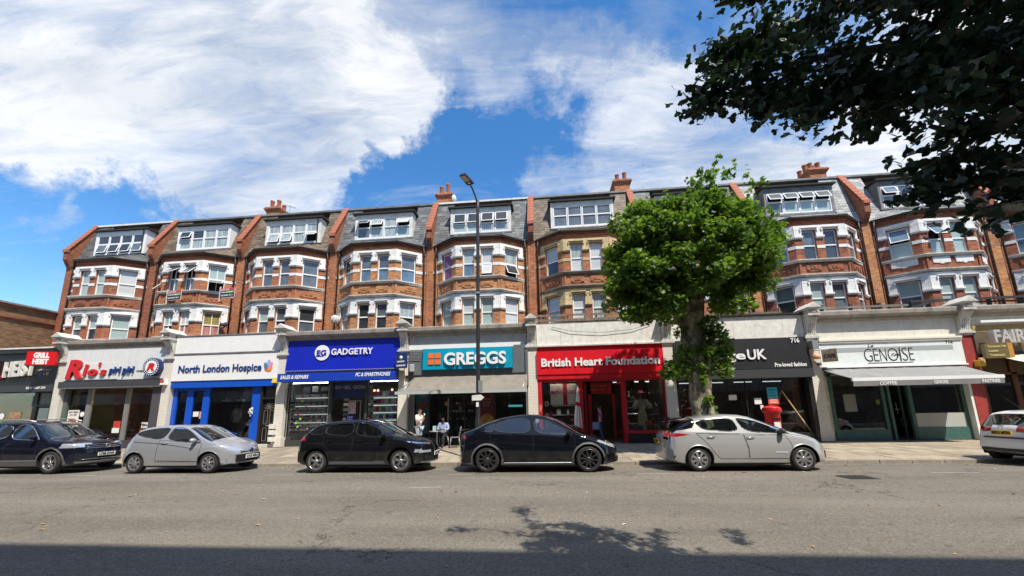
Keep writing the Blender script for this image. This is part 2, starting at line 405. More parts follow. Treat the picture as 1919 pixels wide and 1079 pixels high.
def auto_uv(me, world):
    if not me.polygons: return
    lay = me.uv_layers.new(name='UVMap'); nl = len(me.loops)
    W = np.array(world, dtype=float); li = np.zeros(nl, int); me.loops.foreach_get('vertex_index', li)
    npoly = len(me.polygons); nrm = np.zeros(npoly*3); me.polygons.foreach_get('normal', nrm); nrm = nrm.reshape(-1, 3)
    tot = np.zeros(npoly, int); me.polygons.foreach_get('loop_total', tot)
    N = np.repeat(nrm, tot, axis=0); P = W[li]
    h = np.hypot(N[:, 0], N[:, 1]); ok = h > 1e-4
    tx = np.where(ok, -N[:, 1]/np.maximum(h, 1e-6), 1); ty = np.where(ok, N[:, 0]/np.maximum(h, 1e-6), 0)
    flat = np.abs(N[:, 2]) > .97
    u = P[:, 0]*tx+P[:, 1]*ty
    # distance up the face
    ux, uy, uz = -N[:, 2]*N[:, 0]/np.maximum(h, 1e-6), -N[:, 2]*N[:, 1]/np.maximum(h, 1e-6), h
    v = P[:, 0]*ux+P[:, 1]*uy+P[:, 2]*uz
    u = np.where(flat, P[:, 0], u); v = np.where(flat, P[:, 1], v)
    lay.data.foreach_set('uv', np.stack([u, v], 1).ravel())

def empty(name, loc=(0, 0, 0), label=None, cat=None, group=None, rz=0):
    o = bpy.data.objects.new(name, None); COL.objects.link(o); o.location = loc; o.rotation_euler = (0, 0, rz); o.empty_display_size = .3
    return tag(o, label, cat, group)
def tag(o, label=None, cat=None, group=None, kind=None):
    if label: o['label'] = label
    if cat: o['category'] = cat
    if group: o['group'] = group
    if kind: o['kind'] = kind
    return o
def kids(o): return [c for c in bpy.data.objects if c.parent == o]
def copy_tree(o, parent=None):
    c = o.copy(); COL.objects.link(c); c.parent = parent
    for ch in kids(o): copy_tree(ch, c)
    return c

FONT = None
def text_mesh(body, w=None, h=None, shear=0., bold=0., extr=.02, space=1., lean=0.):
    """lettering as (verts, faces); left baseline at the origin in the XZ plane, facing -Y; scaled to width w and capital height h"""
    cu = bpy.data.curves.new('t', 'FONT'); cu.body = body; cu.size = 1; cu.extrude = 0.5; cu.shear = shear; cu.offset = bold; cu.space_character = space
    cu.resolution_u = 3
    o = bpy.data.objects.new('t', cu); COL.objects.link(o)
    dg = bpy.context.evaluated_depsgraph_get(); me = bpy.data.meshes.new_from_object(o.evaluated_get(dg))
    V = np.array([tuple(v.co) for v in me.vertices]); F = [tuple(p.vertices) for p in me.polygons]
    bpy.data.objects.remove(o); bpy.data.meshes.remove(me); bpy.data.curves.remove(cu)
    if not len(V): return [], []
    x0, x1 = V[:, 0].min(), V[:, 0].max(); y1 = V[:, 1].max()
    sx = w/(x1-x0) if w else (h/.7); sz = (h/.7) if h else sx
    X = (V[:, 0]-x0)*sx; Z = V[:, 1]*sz; Y = -V[:, 2]*extr*2
    return [(a, b, c) for a, b, c in zip(X, Y, Z)], F
def letters(name, body, x, y, z, w, h, m, parent=None, bold=0., shear=0., extr=.02, slope=0., space=1., facing=None, kind=None):
    """lettering on a wall facing the street (or any facet: facing=(point, direction along))"""
    V, F = text_mesh(body, w, h, shear, bold, extr, space)
    mb = MB()
    if facing is None: vs = [(x+a, y+b, z+c+slope*a) for a, b, c in V]
    else:
        t = Vector(facing).normalized(); n = Vector((t.y, -t.x, 0))
        vs = [tuple(Vector((x, y, z))+t*a+n*(-b)+Vector((0, 0, c))) for a, b, c in V]
    mb.add(vs, F, m); return mb.build(name, m, parent, uv=False, kind=kind)

# a facet is a vertical plane seen from the street: start point, direction, outward normal
class Facet:
    def __init__(s, p0, p1):
        s.p = Vector((p0[0], p0[1], 0)); d = Vector((p1[0]-p0[0], p1[1]-p0[1], 0)); s.L = d.length; s.t = d.normalized(); s.n = Vector((s.t.y, -s.t.x, 0))
    def at(s, u, z, d=0.): q = s.p+s.t*u+s.n*d; return (q.x, q.y, z)
def fbox(mb, F, u0, u1, z0, z1, d0, d1, m=None):
    mb.hexa([F.at(u0, z0, d1), F.at(u1, z0, d1), F.at(u1, z0, d0), F.at(u0, z0, d0), F.at(u0, z1, d1), F.at(u1, z1, d1), F.at(u1, z1, d0), F.at(u0, z1, d0)], m)
def fwall(mb, F, u0, u1, z0, z1, holes, depth, m=None, reveal=None):
    us = sorted({u0, u1, *[h[0] for h in holes], *[h[1] for h in holes]}); zs = sorted({z0, z1, *[h[2] for h in holes], *[h[3] for h in holes]})
    for i in range(len(us)-1):
        for j in range(len(zs)-1):
            a, b, c, d = us[i], us[i+1], zs[j], zs[j+1]; uc, zc = (a+b)/2, (c+d)/2
            if any(h[0] < uc < h[1] and h[2] < zc < h[3] for h in holes): continue
            mb.quad(F.at(a, c), F.at(b, c), F.at(b, d), F.at(a, d), m)
    for (a, b, c, d) in holes:
        r = reveal or m
        mb.quad(F.at(a, c), F.at(a, d), F.at(a, d, -depth), F.at(a, c, -depth), r); mb.quad(F.at(b, c), F.at(b, c, -depth), F.at(b, d, -depth), F.at(b, d), r)
        mb.quad(F.at(a, d), F.at(b, d), F.at(b, d, -depth), F.at(a, d, -depth), r); mb.quad(F.at(a, c), F.at(a, c, -depth), F.at(b, c, -depth), F.at(b, c), r)
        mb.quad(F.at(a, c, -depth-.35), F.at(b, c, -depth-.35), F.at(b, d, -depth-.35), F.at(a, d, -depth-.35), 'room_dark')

def window_unit(F, u0, u1, z0, z1, parent, panes=('pane_grey', 'pane_grey'), frame='upvc', depth=.10, openq=None, split=.5, mullion=False):
    """one sash or casement window: frame (a part), its panes and any open sash (sub-parts)"""
    mb = MB(); d0, d1 = -depth-.06, -depth; w = .055
    fbox(mb, F, u0, u0+w, z0, z1, d0, d1); fbox(mb, F, u1-w, u1, z0, z1, d0, d1)
    fbox(mb, F, u0+w, u1-w, z1-w, z1, d0, d1); fbox(mb, F, u0+w, u1-w, z0, z0+w*1.3, d0, d1+.02)
    zm = z0+(z1-z0)*split
    if split: fbox(mb, F, u0+w, u1-w, zm-.035, zm+.035, d0, d1+.012)
    if mullion: um = (u0+u1)/2; fbox(mb, F, um-.02, um+.02, z0+w*1.3, zm-.035, d0+.01, d1-.004); fbox(mb, F, um-.02, um+.02, zm+.035, z1-w, d0+.01, d1-.004)
    fr = mb.build('window_frame', frame, parent)
    cells = [(u0+w, u1-w, z0+w*1.3, zm-.035, 0), (u0+w, u1-w, zm+.035, z1-w, 1)] if split else [(u0+w, u1-w, z0+w*1.3, z1-w, 1)]
    for (a, b, c, d, k) in cells:
        pm = panes[k]; dd = -depth-.035
        if openq is not None and k in openq:
            # top-hung sash swung out at the bottom
            ang = openq[k]; ob = MB(); L = d-c; q = .04
            def S(u, v, e): # v from hinge (top) down
                return F.at(u, d-v*math.cos(ang)-e*math.sin(ang)*0, dd+v*math.sin(ang)+e)
            for (ua, ub, va, vb) in ((a, b, 0, q), (a, b, L-q, L), (a, a+q, q, L-q), (b-q, b, q, L-q)):
                ob.hexa([S(ua, vb, 0), S(ub, vb, 0), S(ub, vb, .04), S(ua, vb, .04), S(ua, va, 0), S(ub, va, 0), S(ub, va, .04), S(ua, va, .04)])
            ob.build('open_sash', frame, fr)
            pb = MB(); pb.quad(S(a+q, L-q, .02), S(b-q, L-q, .02), S(b-q, q, .02), S(a+q, q, .02)); pb.build('pane', pm, fr)
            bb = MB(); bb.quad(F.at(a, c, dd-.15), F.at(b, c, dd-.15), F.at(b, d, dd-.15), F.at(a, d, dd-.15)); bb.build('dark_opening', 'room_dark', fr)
        else:
            pb = MB(); pb.hexa([F.at(a, c, dd), F.at(b, c, dd), F.at(b, c, dd-.012), F.at(a, c, dd-.012), F.at(a, d, dd), F.at(b, d, dd), F.at(b, d, dd-.012), F.at(a, d, dd-.012)]); pb.build('pane', pm, fr)
    return fr

# ------------------------------------------------------------------ geometry of the terrace
X0, W, YF, YW, YB, ZP = -25.715, 6.256, 18.09, 21.9, 20.95, .24
def bx(i): return X0+W*i

# ------------------------------------------------------------------ ground
def ground():
    mb = MB()
    ys = [-1.0+i*(13.28+1.0)/14 for i in range(15)]
    def zr(y): return .05-.10*((y-6.1)/7.1)**2-.0
    xs = [-170+i*10 for i in range(35)]
    for i in range(len(xs)-1):
        for j in range(14):
            mb.add([(xs[i], ys[j], zr(ys[j])), (xs[i+1], ys[j], zr(ys[j])), (xs[i+1], ys[j+1], zr(ys[j+1])), (xs[i], ys[j+1], zr(ys[j+1]))], [(0, 1, 2, 3)], None, True)
    tag(mb.build('road', road_mat()), kind='structure')
    g = MB(); g.quad((-600, -600, -.25), (600, -600, -.25), (600, 600, -.25), (-600, 600, -.25))
    tag(g.build('ground', mat('earth', (.12, .11, .09), .95)), kind='structure')
    # far pavement: bed, kerb stones and slabs
    m = mat('paving', (.40, .355, .285), .9, var=.16, vscale=1.3, bump=.35, bscale=25, dirt=.22)
    slabs = []
    for k, c in enumerate([(.335, .275, .195), (.37, .31, .22), (.30, .25, .18), (.35, .295, .215), (.265, .22, .165)]):
        slabs.append(mat('paving_%s' % 'abcde'[k], c, .9, var=.2, vscale=1.6, bump=.35, bscale=25, dirt=.45))
    bed = MB(); zk, zb = .055, .235
    def zp(y): return zk+(zb-zk)*(y-13.38)/(18.6-13.38)
    bed.quad((-170, 13.30, zk-.03), (170, 13.30, zk-.03), (170, 18.9, zp(18.9)-.03), (-170, 18.9, zp(18.9)-.03), mat('joint', (.13, .115, .09), .95))
    bo = tag(bed.build('pavement'), kind='structure')
    rows = [13.45, 14.20, 14.95, 15.70, 16.45, 17.20, 17.95, 18.7]
    protos = {}
    n = 0; w = .90
    stuff = MB()
    for j in range(len(rows)-1):
        y0, y1 = rows[j], rows[j+1]
        off = (j % 2)*w/2
        for i in range(-28, 27):
            x = i*w+off
            near = -15.5 < x < 20.0
            km = rnd.randrange(5)
            dz = rnd.uniform(-.006, .006); tl = rnd.uniform(-.004, .004)
            if near and n < 299:
                if (j, km) not in protos:
                    b = MB(); e = .011
                    b.hexa([(e, y0+e, zp(y0)-.04), (w-e, y0+e, zp(y0)-.04), (w-e, y1-e, zp(y1)-.04), (e, y1-e, zp(y1)-.04), (e, y0+e, zp(y0)), (w-e, y0+e, zp(y0)), (w-e, y1-e, zp(y1)), (e, y1-e, zp(y1))])
                    o = b.build('paving_slab', slabs[km], bo); protos[(j, km)] = o
                else:
                    o = protos[(j, km)].copy(); COL.objects.link(o)
                o.location = (x, 0, dz); o.rotation_euler = (0, tl*.3, 0); n += 1
            else:
                e = .006
                stuff.hexa([(x+e, y0+e, zp(y0)-.04+dz), (x+w-e, y0+e, zp(y0)-.04+dz), (x+w-e, y1-e, zp(y1)-.04+dz), (x+e, y1-e, zp(y1)-.04+dz), (x+e, y0+e, zp(y0)+dz), (x+w-e, y0+e, zp(y0)+dz), (x+w-e, y1-e, zp(y1)+dz), (x+e, y1-e, zp(y1)+dz)], slabs[km])
    stuff.build('outer_paving_slabs', None, bo, kind='stuff')
    kb = MB(); kb.box(.008, .907, 13.25, 13.44, -.12, .058)
    kp = kb.build('kerb_stone', mat('kerb', (.30, .265, .21), .85, var=.2, vscale=2, bump=.4, dirt=.4), bo, bevel=.012)
    kp.location = (-30*.915, 0, 0)
    for i in range(-29, 28):
        o = kp.copy(); COL.objects.link(o); o.location = (i*.915+rnd.uniform(-.004, .004), rnd.uniform(-.006, .006), rnd.uniform(-.006, .004))
    # near pavement (behind and under the camera)
    nb = MB(); nb.box(-170, 170, -3.6, .75, -.2, .09); nb.box(-170, 170, .75, .9, -.2, .085, 'kerb')
    nb.m[:6] = [nb.mi(m)]*6
    tag(nb.build('near_pavement'), kind='structure')
    # painted parking bay dashes just outside the cars, worn
    ln = MB()
    wp = mat('worn_line', (.36, .34, .30), .8, var=.25, vscale=12)
    for (xa, xb) in ((-14.9, -13.9), (-8.4, -7.5), (-2.9, -2.2), (2.3, 3.3), (9.6, 10.7), (12.0, 13.6)):
        ln.quad((xa, 11.08, zr(11.08)+.004), (xb, 11.08, zr(11.08)+.004), (xb, 11.15, zr(11.15)+.004), (xa, 11.15, zr(11.15)+.004), wp)
    ln.quad((-3.3, 8.96, zr(9)+.004), (-2.55, 9.05, zr(9)+.004), (-2.5, 9.13, zr(9.1)+.004), (-3.2, 9.02, zr(9)+.004), wp)
    tag(ln.build('parking_lines'), kind='structure')
    # iron covers in the road
    for (x, y, r, lab) in ((7.3, 10.35, .33, 'square iron inspection cover with worn tarmac round it, beside the silver hatchback'),):
        c = MB(); z = zr(y)+.004
        c.box(x-r, x+r, y-r*.8, y+r*.8, z, z+.006)
        for k in range(5): c.box(x-r+.04, x+r-.04, y-r*.7+k*.11, y-r*.7+k*.11+.04, z+.006, z+.012)
        tag(c.build('inspection_cover', mat('cast_iron', (.06, .055, .05), .6, metal=.5, var=.3)), lab, 'manhole cover')
    # dry leaves and litter in the gutter and on the road
    lf = MB()
    lm = mat('dry_leaf', (.42, .28, .12), .8, var=.4, vscale=6); pm_ = mat('paper_scrap', (.6, .58, .5), .8)
    for k in range(260):
        if k < 190: x = rnd.uniform(-17, 14); y = 13.22-abs(rnd.gauss(0, .35))
        else: x = rnd.uniform(-14, 12); y = rnd.uniform(4, 12.5)
        if k < 190 and not (-9.4 < x < -7.4 or -3.9 < x < -2.0 or 1.8 < x < 3.4 or x > 7.6 or x < -13.2) and rnd.random() < .6: y -= 1.9
        s = rnd.uniform(.02, .055); a = rnd.uniform(0, 6.3); z = zr(y)+.006; c, q = math.cos(a)*s, math.sin(a)*s
        lf.add([(x-c, y-q, z), (x+q*.5, y-c*.5, z+.012), (x+c, y+q, z), (x-q*.5, y+c*.5, z+rnd.uniform(.004, .02))], [(0, 1, 2, 3)], lm if rnd.random() < .85 else pm_)
    tag(lf.build('fallen_leaves'), 'dry brown leaves and scraps lying in the gutter and on the road', 'leaves', kind='stuff')
ground()
# ------------------------------------------------------------------ the houses
def house(i, spec):
    b0, b1 = bx(i), bx(i+1); c = (b0+b1)/2+spec.get('shift', 0); off = c-(b0+b1)/2
    root = empty('terraced_house', (c, YW, ZP), spec['label'], 'house', 'terraced houses above the shops')
    brick, trim, roofm = spec['brick'], spec['trim'], spec['roof']
    hw, fw = 2.62, 1.30
    P = [(b0, YW), (c-hw, YW), (c-fw, YB), (c+fw, YB), (c+hw, YW), (b1, YW)]
    FS = [Facet(P[k], P[k+1]) for k in range(5)]
    ZT = 11.82
    # windows per facet: (u0,u1)
    cl = FS[1].L
    wins = {1: [(cl/2-.40, cl/2+.46)], 2: [(fw-.88, fw-.21), (fw+.21, fw+.88)], 3: [(cl/2-.46, cl/2+.40)]}
    levels = [(6.55, 8.12), (9.46, 11.14)]
    mb = MB()
    for k, F in enumerate(FS):
        holes = [(a, b, z0, z1) for (a, b) in wins.get(k, []) for (z0, z1) in levels]
        fwall(mb, F, 0, F.L, 5.2, ZT, holes, .10, brick, brick)
    # slab of building behind
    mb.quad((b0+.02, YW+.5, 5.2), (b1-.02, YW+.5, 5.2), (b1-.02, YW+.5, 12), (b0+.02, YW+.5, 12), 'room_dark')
    mb.box(b0+.01, b1-.01, YW+1.4, YW+9, 0, 15.2, brick)
    mb.build('wall', None, root)
    # apron panels under the upper windows, each with a raised rough motif
    ap = MB(); wa = spec.get('white_aprons')
    for k in (1, 2, 3):
        F = FS[k]
        for (a, b) in wins[k]:
            if wa:
                fbox(ap, F, a-.08, b+.08, 9.02, 9.29, 0, .035, trim)
                for q in range(5):
                    u = a-.08+(b-a+.16)*q/5; fbox(ap, F, u, u+(b-a+.16)/5, 8.90+.06*(q in (0, 4))-.06*(q == 2)*0+.05*(q in (1, 3)), 9.02, 0, .034-.002*(q % 2), trim)
            else:
                fbox(ap, F, a-.04, b+.04, 8.80, 9.16, 0, .03, brick)
                for q in range(4):
                    u = a+.06+q*(b-a-.12)/3; fbox(ap, F, u-.07, u+.07, 8.86+.07*(q in (1, 2)), 8.96+.10*(q in (1, 2)), .03, .06, brick)
        fbox(ap, F, 0.02, .12, 8.62, 9.28, 0, .05, brick); fbox(ap, F, F.L-.12, F.L-.02, 8.62, 9.28, 0, .05, brick)
    ap.build('apron_panel', None, root)
    # painted stone dressings
    def dress(levelname, zh, zcap, ztop, zbot, proud):
        t = MB()
        for k in (1, 2, 3):
            F = FS[k]; ws = wins[k]; e0 = 0 if k != 1 else .05; e1 = F.L if k != 3 else F.L-.05
            fbox(t, F, e0, e1, zh+.02, ztop, 0, proud)
            edges = [e0]+[q for w_ in ws for q in (w_[0]-.03, w_[1]+.03)]+[e1]
            for a, b in zip(edges[0::2], edges[1::2]):
                if b-a > .05:
                    fbox(t, F, a, b, zcap+.09, zh+.02, 0, proud-.006)
                    fbox(t, F, a-.03, b+.03, zcap, zcap+.09, 0, proud+.05)
                    fbox(t, F, a-.01, b+.01, zcap-.06, zcap, 0, proud+.02)
            for (a, b) in ws:   # hood over each opening, shouldered
                fbox(t, F, a-.10, b+.10, zh+.12, zh+.17, proud, proud+.07)
                fbox(t, F, a-.13, a-.06, zh-.04, zh+.12, proud, proud+.05); fbox(t, F, b+.06, b+.13, zh-.04, zh+.12, proud, proud+.05)
        t.build(levelname, trim, root)
    dress('upper_window_dressing', 11.14, 10.72, 11.42, 0, .05)
    dress('lower_window_dressing', 8.12, 7.50, 8.45, 0, .05)
    # white band at mid height of the upper windows, also across the party piers
    for k in range(5):
        F = FS[k]; ws = wins.get(k, []); edges = [0]+[q for w_ in ws for q in (w_[0], w_[1])]+[F.L]
        for a, b in zip(edges[0::2], edges[1::2]):
            for z0_, z1_, pr_ in ((10.10, 10.27, .022), (6.20, 6.50, .03)):
                if b-a > .05 and (pr_ < .03 or k in (1, 2, 3)): t = MB(); fbox(t, F, a+.005, b-.005, z0_, z1_, 0, pr_); t.build('stone_band', trim, root)
    # sills and the cornice between floors follow the bay
    for nm, z0, z1, pr, mm in (('upper_sill', 9.30, 9.46, .16, spec.get('sill', 'stone_trim')), ('bay_cornice', 8.47, 8.62, .20, spec.get('sill', 'stone_trim')), ('lower_sill', 6.50, 6.60, .13, spec.get('sill', 'stone_trim'))):
        t = MB()
        def ring(pr):
            return [(c-hw-pr*.45, YW), (c-fw-pr*.42, YB-pr), (c+fw+pr*.42, YB-pr), (c+hw+pr*.45, YW)]
        a, b = ring(pr), ring(pr*.45)
        for q in range(3):
            t.add([(a[q][0], a[q][1], z1-.05), (a[q+1][0], a[q+1][1], z1-.05), (a[q+1][0], a[q+1][1], z1), (a[q][0], a[q][1], z1),
                   (b[q][0], b[q][1]+.0, z0), (b[q+1][0], b[q+1][1], z0), (c+(P[q+2][0]-c)*.97, P[q+2][1]+.1, z1+.03), (c+(P[q+1][0]-c)*.97, P[q+1][1]+.1, z1+.03)],
                  [(0, 1, 2, 3), (4, 5, 1, 0), (3, 2, 6, 7)])
        t.build(nm, mm, root)
    # dark brick frieze under the eaves and the gutter
    t = MB()
    for k in range(5):
        F = FS[k]; fbox(t, F, 0 if k else .2, F.L if k < 4 else F.L-.2, 11.62, 11.70, 0, .05); fbox(t, F, 0 if k else .2, F.L if k < 4 else F.L-.2, 11.74, ZT+.02, 0, .09)
    t.build('eaves_course', 'dark_red_brick' if spec.get('trim') != 'cream_stone' else brick, root)
    t = MB(); gp = [(b0+.25, YW-.13, 11.84), (c-hw-.1, YW-.13, 11.84), (c-fw-.08, YB-.15, 11.84), (c+fw+.08, YB-.15, 11.84), (c+hw+.1, YW-.13, 11.84), (b1-.25, YW-.13, 11.84)]
    t.tube(gp, .055, n=6); t.build('gutter', 'gutter', root)
    # windows
    vars_ = spec['windows']   # 8 entries: lower cantL, front1, front2, cantR, then upper
    q = 0
    for (z0, z1) in levels:
        for k in (1, 2, 3):
            for (a, b) in wins[k]:
                st = vars_[q]; q += 1
                window_unit(FS[k], a, b, z0, z1, root, st[0], 'upvc', .09, st[1] if len(st) > 1 else None, spec.get('split', .49), mullion=spec.get('mullion', False))
    # ---- roof: steep front slope in courses, skirt over the bay
    slope = MB()
    y0, z0, y1, z1 = YW-.10, 11.86, YW+1.05, 15.32
    n = 17
    dx0 = c-1.9+spec.get('dshift', 0); dx1 = dx0+3.8
    zd = 12.66
    def ys(z): return y0+(y1-y0)*(z-z0)/(z1-z0)
    def courses(mb, xa, xb, za, zb, n):
        for r in range(n):
            ra = za+(zb-za)*r/n; rb = za+(zb-za)*(r+1)/n
            mb.add([(xa, ys(ra)-.018, ra-.01), (xb, ys(ra)-.018, ra-.01), (xb, ys(rb)-.006, rb), (xa, ys(rb)-.006, rb), (xa, ys(ra)-.008, ra-.02), (xb, ys(ra)-.008, ra-.02)], [(0, 1, 2, 3), (4, 5, 1, 0)])
    courses(slope, b0+.16, dx0, z0, z1, n); courses(slope, dx1, b1-.16, z0, z1, n); courses(slope, dx0, dx1, z0, zd, 4)
    slope.build('roof_slates', roofm, root, kind='stuff')
    sk = MB()
    low = [(c-hw-.22, YW-.10), (c-fw-.13, YB-.19), (c+fw+.13, YB-.19), (c+hw+.22, YW-.10)]
    zs = 12.58; up = [(c-1.98, ys(zs)-.02), (c-1.45, ys(zs)-.05), (c+1.45, ys(zs)-.05), (c+1.98, ys(zs)-.02)]
    for qd in range(3):
        for r in range(5):
            f0, f1 = r/5, (r+1)/5
            L = lambda a, b, f: (a[0]+(b[0]-a[0])*f, a[1]+(b[1]-a[1])*f)
            za, zb_ = 11.90+(zs-11.90)*f0, 11.90+(zs-11.90)*f1
            pa, pb, pc, pd = L(low[qd], up[qd], f0), L(low[qd+1], up[qd+1], f0), L(low[qd+1], up[qd+1], f1), L(low[qd], up[qd], f1)
            sk.add([(pa[0], pa[1]-.02, za+.014), (pb[0], pb[1]-.02, za+.014), (pc[0], pc[1], zb_), (pd[0], pd[1], zb_), (pa[0], pa[1]-.02, za-.012), (pb[0], pb[1]-.02, za-.012)], [(0, 1, 2, 3), (4, 5, 1, 0)])
    sk.build('bay_roof_slates', roofm, root, kind='stuff')
    hp = MB()
    for (a, b) in ((low[1], up[1]), (low[2], up[2])): hp.bar((a[0], a[1], 11.93), (b[0], b[1], zs+.02), .09, .03)
    hp.box(dx0-.05, dx1+.05, ys(zd)-.12, ys(zd)+.05, zd-.06, zd+.0)
    hp.build('lead_flashing', 'lead', root)
    fl = MB(); fl.box(b0+.16, b1-.16, y1-.05, YW+8.9, 15.25, 15.33, 'lead'); fl.box(b0+.16, b1-.16, y1-.12, y1+.02, 15.28, 15.40, 'weathered_white' if spec.get('ridge') == 'w' else 'lead')
    fl.build('flat_roof', None, root)
    # ---- dormer
    yd = YW+.06; F = Facet((dx0, yd), (dx1, yd)); dz1 = 14.36
    dm = spec.get('dormer', 'weathered_white')
    nl = 4; g = .15; lw = (3.8-2*g)/nl
    hol = [(g+.0, 3.8-g, zd+.06, 14.06)]
    t = MB(); fwall(t, F, 0, 3.8, zd, dz1, hol, .05, dm)
    t.quad(F.at(0, zd), F.at(0, dz1), (dx0, YW+1.6, dz1), (dx0, YW+1.6, zd), spec.get('cheek', dm)); t.quad(F.at(3.8, zd), (dx1, YW+1.6, zd), (dx1, YW+1.6, dz1), F.at(3.8, dz1), spec.get('cheek', dm))
    for r in range(4): fbox(t, F, .0, 3.8, 14.08+r*.07, 14.13+r*.07, 0, .012+.004*r, dm)
    dob = t.build('dormer', None, root)
    t = MB(); t.box(dx0-.14, dx1+.14, yd-.16, YW+2.2, dz1, dz1+.10); t.build('dormer_roof', 'black_felt', dob)
    t = MB(); t.box(dx1-.26, dx1-.20, yd-.05, yd-.005, zd+.02, dz1-.02); 
    if spec.get('dpipe'): t.build('waste_pipe', 'gutter', dob)
    dw = spec['dwin']
    for k in range(nl):
        u0 = g+lw*k+.012; st = dw[k]
        window_unit(F, u0, u0+lw-.024, zd+.06, 14.06, dob if False else root, st[0], 'upvc' if dm != 'weathered_white' or spec.get('newwin') else 'fresh_white', .02, st[1] if len(st) > 1 else None, spec.get('dsplit', .55))
    if spec.get('notag'): pass
    return root

def party_wall(i, brick='orange_brick', lab='', chimney=None, up='dark_red_brick'):
    """projecting pier between two houses, corbelled at the eaves, with a raking coping above the roof"""
    b = bx(i); w = .20
    root = empty('party_wall', (b, YW, ZP), lab, 'party wall', 'brick party walls between the houses')
    mb = MB()
    mb.box(b-w-.02, b+w+.02, YW-.08, YW+.1, 5.2, 11.75)
    mb.build('pier', brick, root)
    w = .155
    mb = MB()
    for k in range(6): mb.box(b-w+.0, b+w, YW-.09-.05*(k+1), YW+.3, 11.75+k*.09, 11.75+(k+1)*.09)
    mb.box(b-w, b+w, YW-.43, YW+.3, 12.29, 12.86)
    mb.add([(b-w+.02, YW-.36, 12.86), (b+w-.02, YW-.36, 12.86), (b+w-.02, YW+1.02, 15.30), (b-w+.02, YW+1.02, 15.30), (b-w+.02, YW+1.4, 15.30), (b+w-.02, YW+1.4, 15.30), (b+w-.02, YW+1.4, 12.2), (b-w+.02, YW+1.4, 12.2), (b-w+.02, YW-.36, 12.2), (b+w-.02, YW-.36, 12.2)],
           [(0, 1, 2, 3), (3, 2, 5, 4), (8, 7, 4, 3, 0), (9, 1, 2, 5, 6)])
    mb.box(b-w+.04, b+w-.02, YW+1.4, YW+5, 12.2, 15.34)
    mb.build('upstand', up, root)
    # coping tiles up the rake, each one
    A = Vector((b, YW-.42, 12.93)); B = Vector((b, YW+1.06, 15.47)); n = 9
    cp = MB(); L = (B-A).length/n
    cp.box(-w-.035, w+.035, 0, L-.012, 0, .055)
    proto = cp.build('coping_tile', 'coping_tile', root, local=True); ang = math.atan2(B.z-A.z, B.y-A.y)
    for k in range(n):
        o = proto if k == 0 else proto.copy()
        if k: COL.objects.link(o)
        p = A+(B-A)*(k/n); o.location = (p.x-b+rnd.uniform(-.006, .006), p.y-YW, p.z-ZP); o.rotation_euler = (ang+rnd.uniform(-.01, .01), 0, 0)
    cp = MB(); cp.box(b-w-.03, b+w+.03, YW+1.06, YW+5, 15.36, 15.42); cp.box(b-w-.04, b+w+.04, YW-.50, YW-.36, 12.80, 12.98)
    cp.build('coping_end', 'coping_tile', root)
    # downpipes either side
    for s, nm in ((-1, 0), (1, 1)):
        if i == -1 and s == -1: continue
        x = b+s*.36; t = MB(); t.tube([(x, YW-.10, 5.4), (x, YW-.10, 11.4), (x+s*.05, YW-.14, 11.8)], .045, n=8)
        for z in (6.6, 8.4, 10.2, 11.2): t.box(x-.07, x+.07, YW-.16, YW-.05, z, z+.05)
        t.build('downpipe', 'gutter', root)
    return root

def chimney(i, pots, lab, dx=.35, ztop=16.15):
    b = bx(i)+dx; y = YW+2.0; ztop += .38
    root = empty('chimney_stack', (b, y, 15.3), lab, 'chimney', 'chimney stacks on the party walls')
    mb = MB(); mb.box(b-.48, b+.48, y-.4, y+1.6, 14.8, ztop-.32)
    for k, e in enumerate((.05, .10, .14, .08)): mb.box(b-.48-e, b+.48+e, y-.4-e, y+1.6+e, ztop-.32+k*.08, ztop-.24+k*.08)
    mb.build('stack', 'red_brick' if i % 4 else 'dark_red_brick', root)
    mb = MB(); mb.lathe([(.15, 0), (.135, .1), (.125, .5), (.15, .55), (.15, .62), (.11, .62), (.10, .2)], m='terracotta', n=14)
    mb.lathe([(.02, .2), (.10, .2)], m='room_dark', n=14)
    proto = mb.build('chimney_pot', None, root, local=True)
    for k in range(pots):
        o = proto if k == 0 else proto.copy()
        if k: COL.objects.link(o)
        r, q = k // 2, k % 2
        o.location = (-.24+.48*q+rnd.uniform(-.03, .03), -.15+r*.5, ztop-15.3); o.scale = (1, 1, rnd.choice((.8, 1., 1.15, 1.3)))
    return root

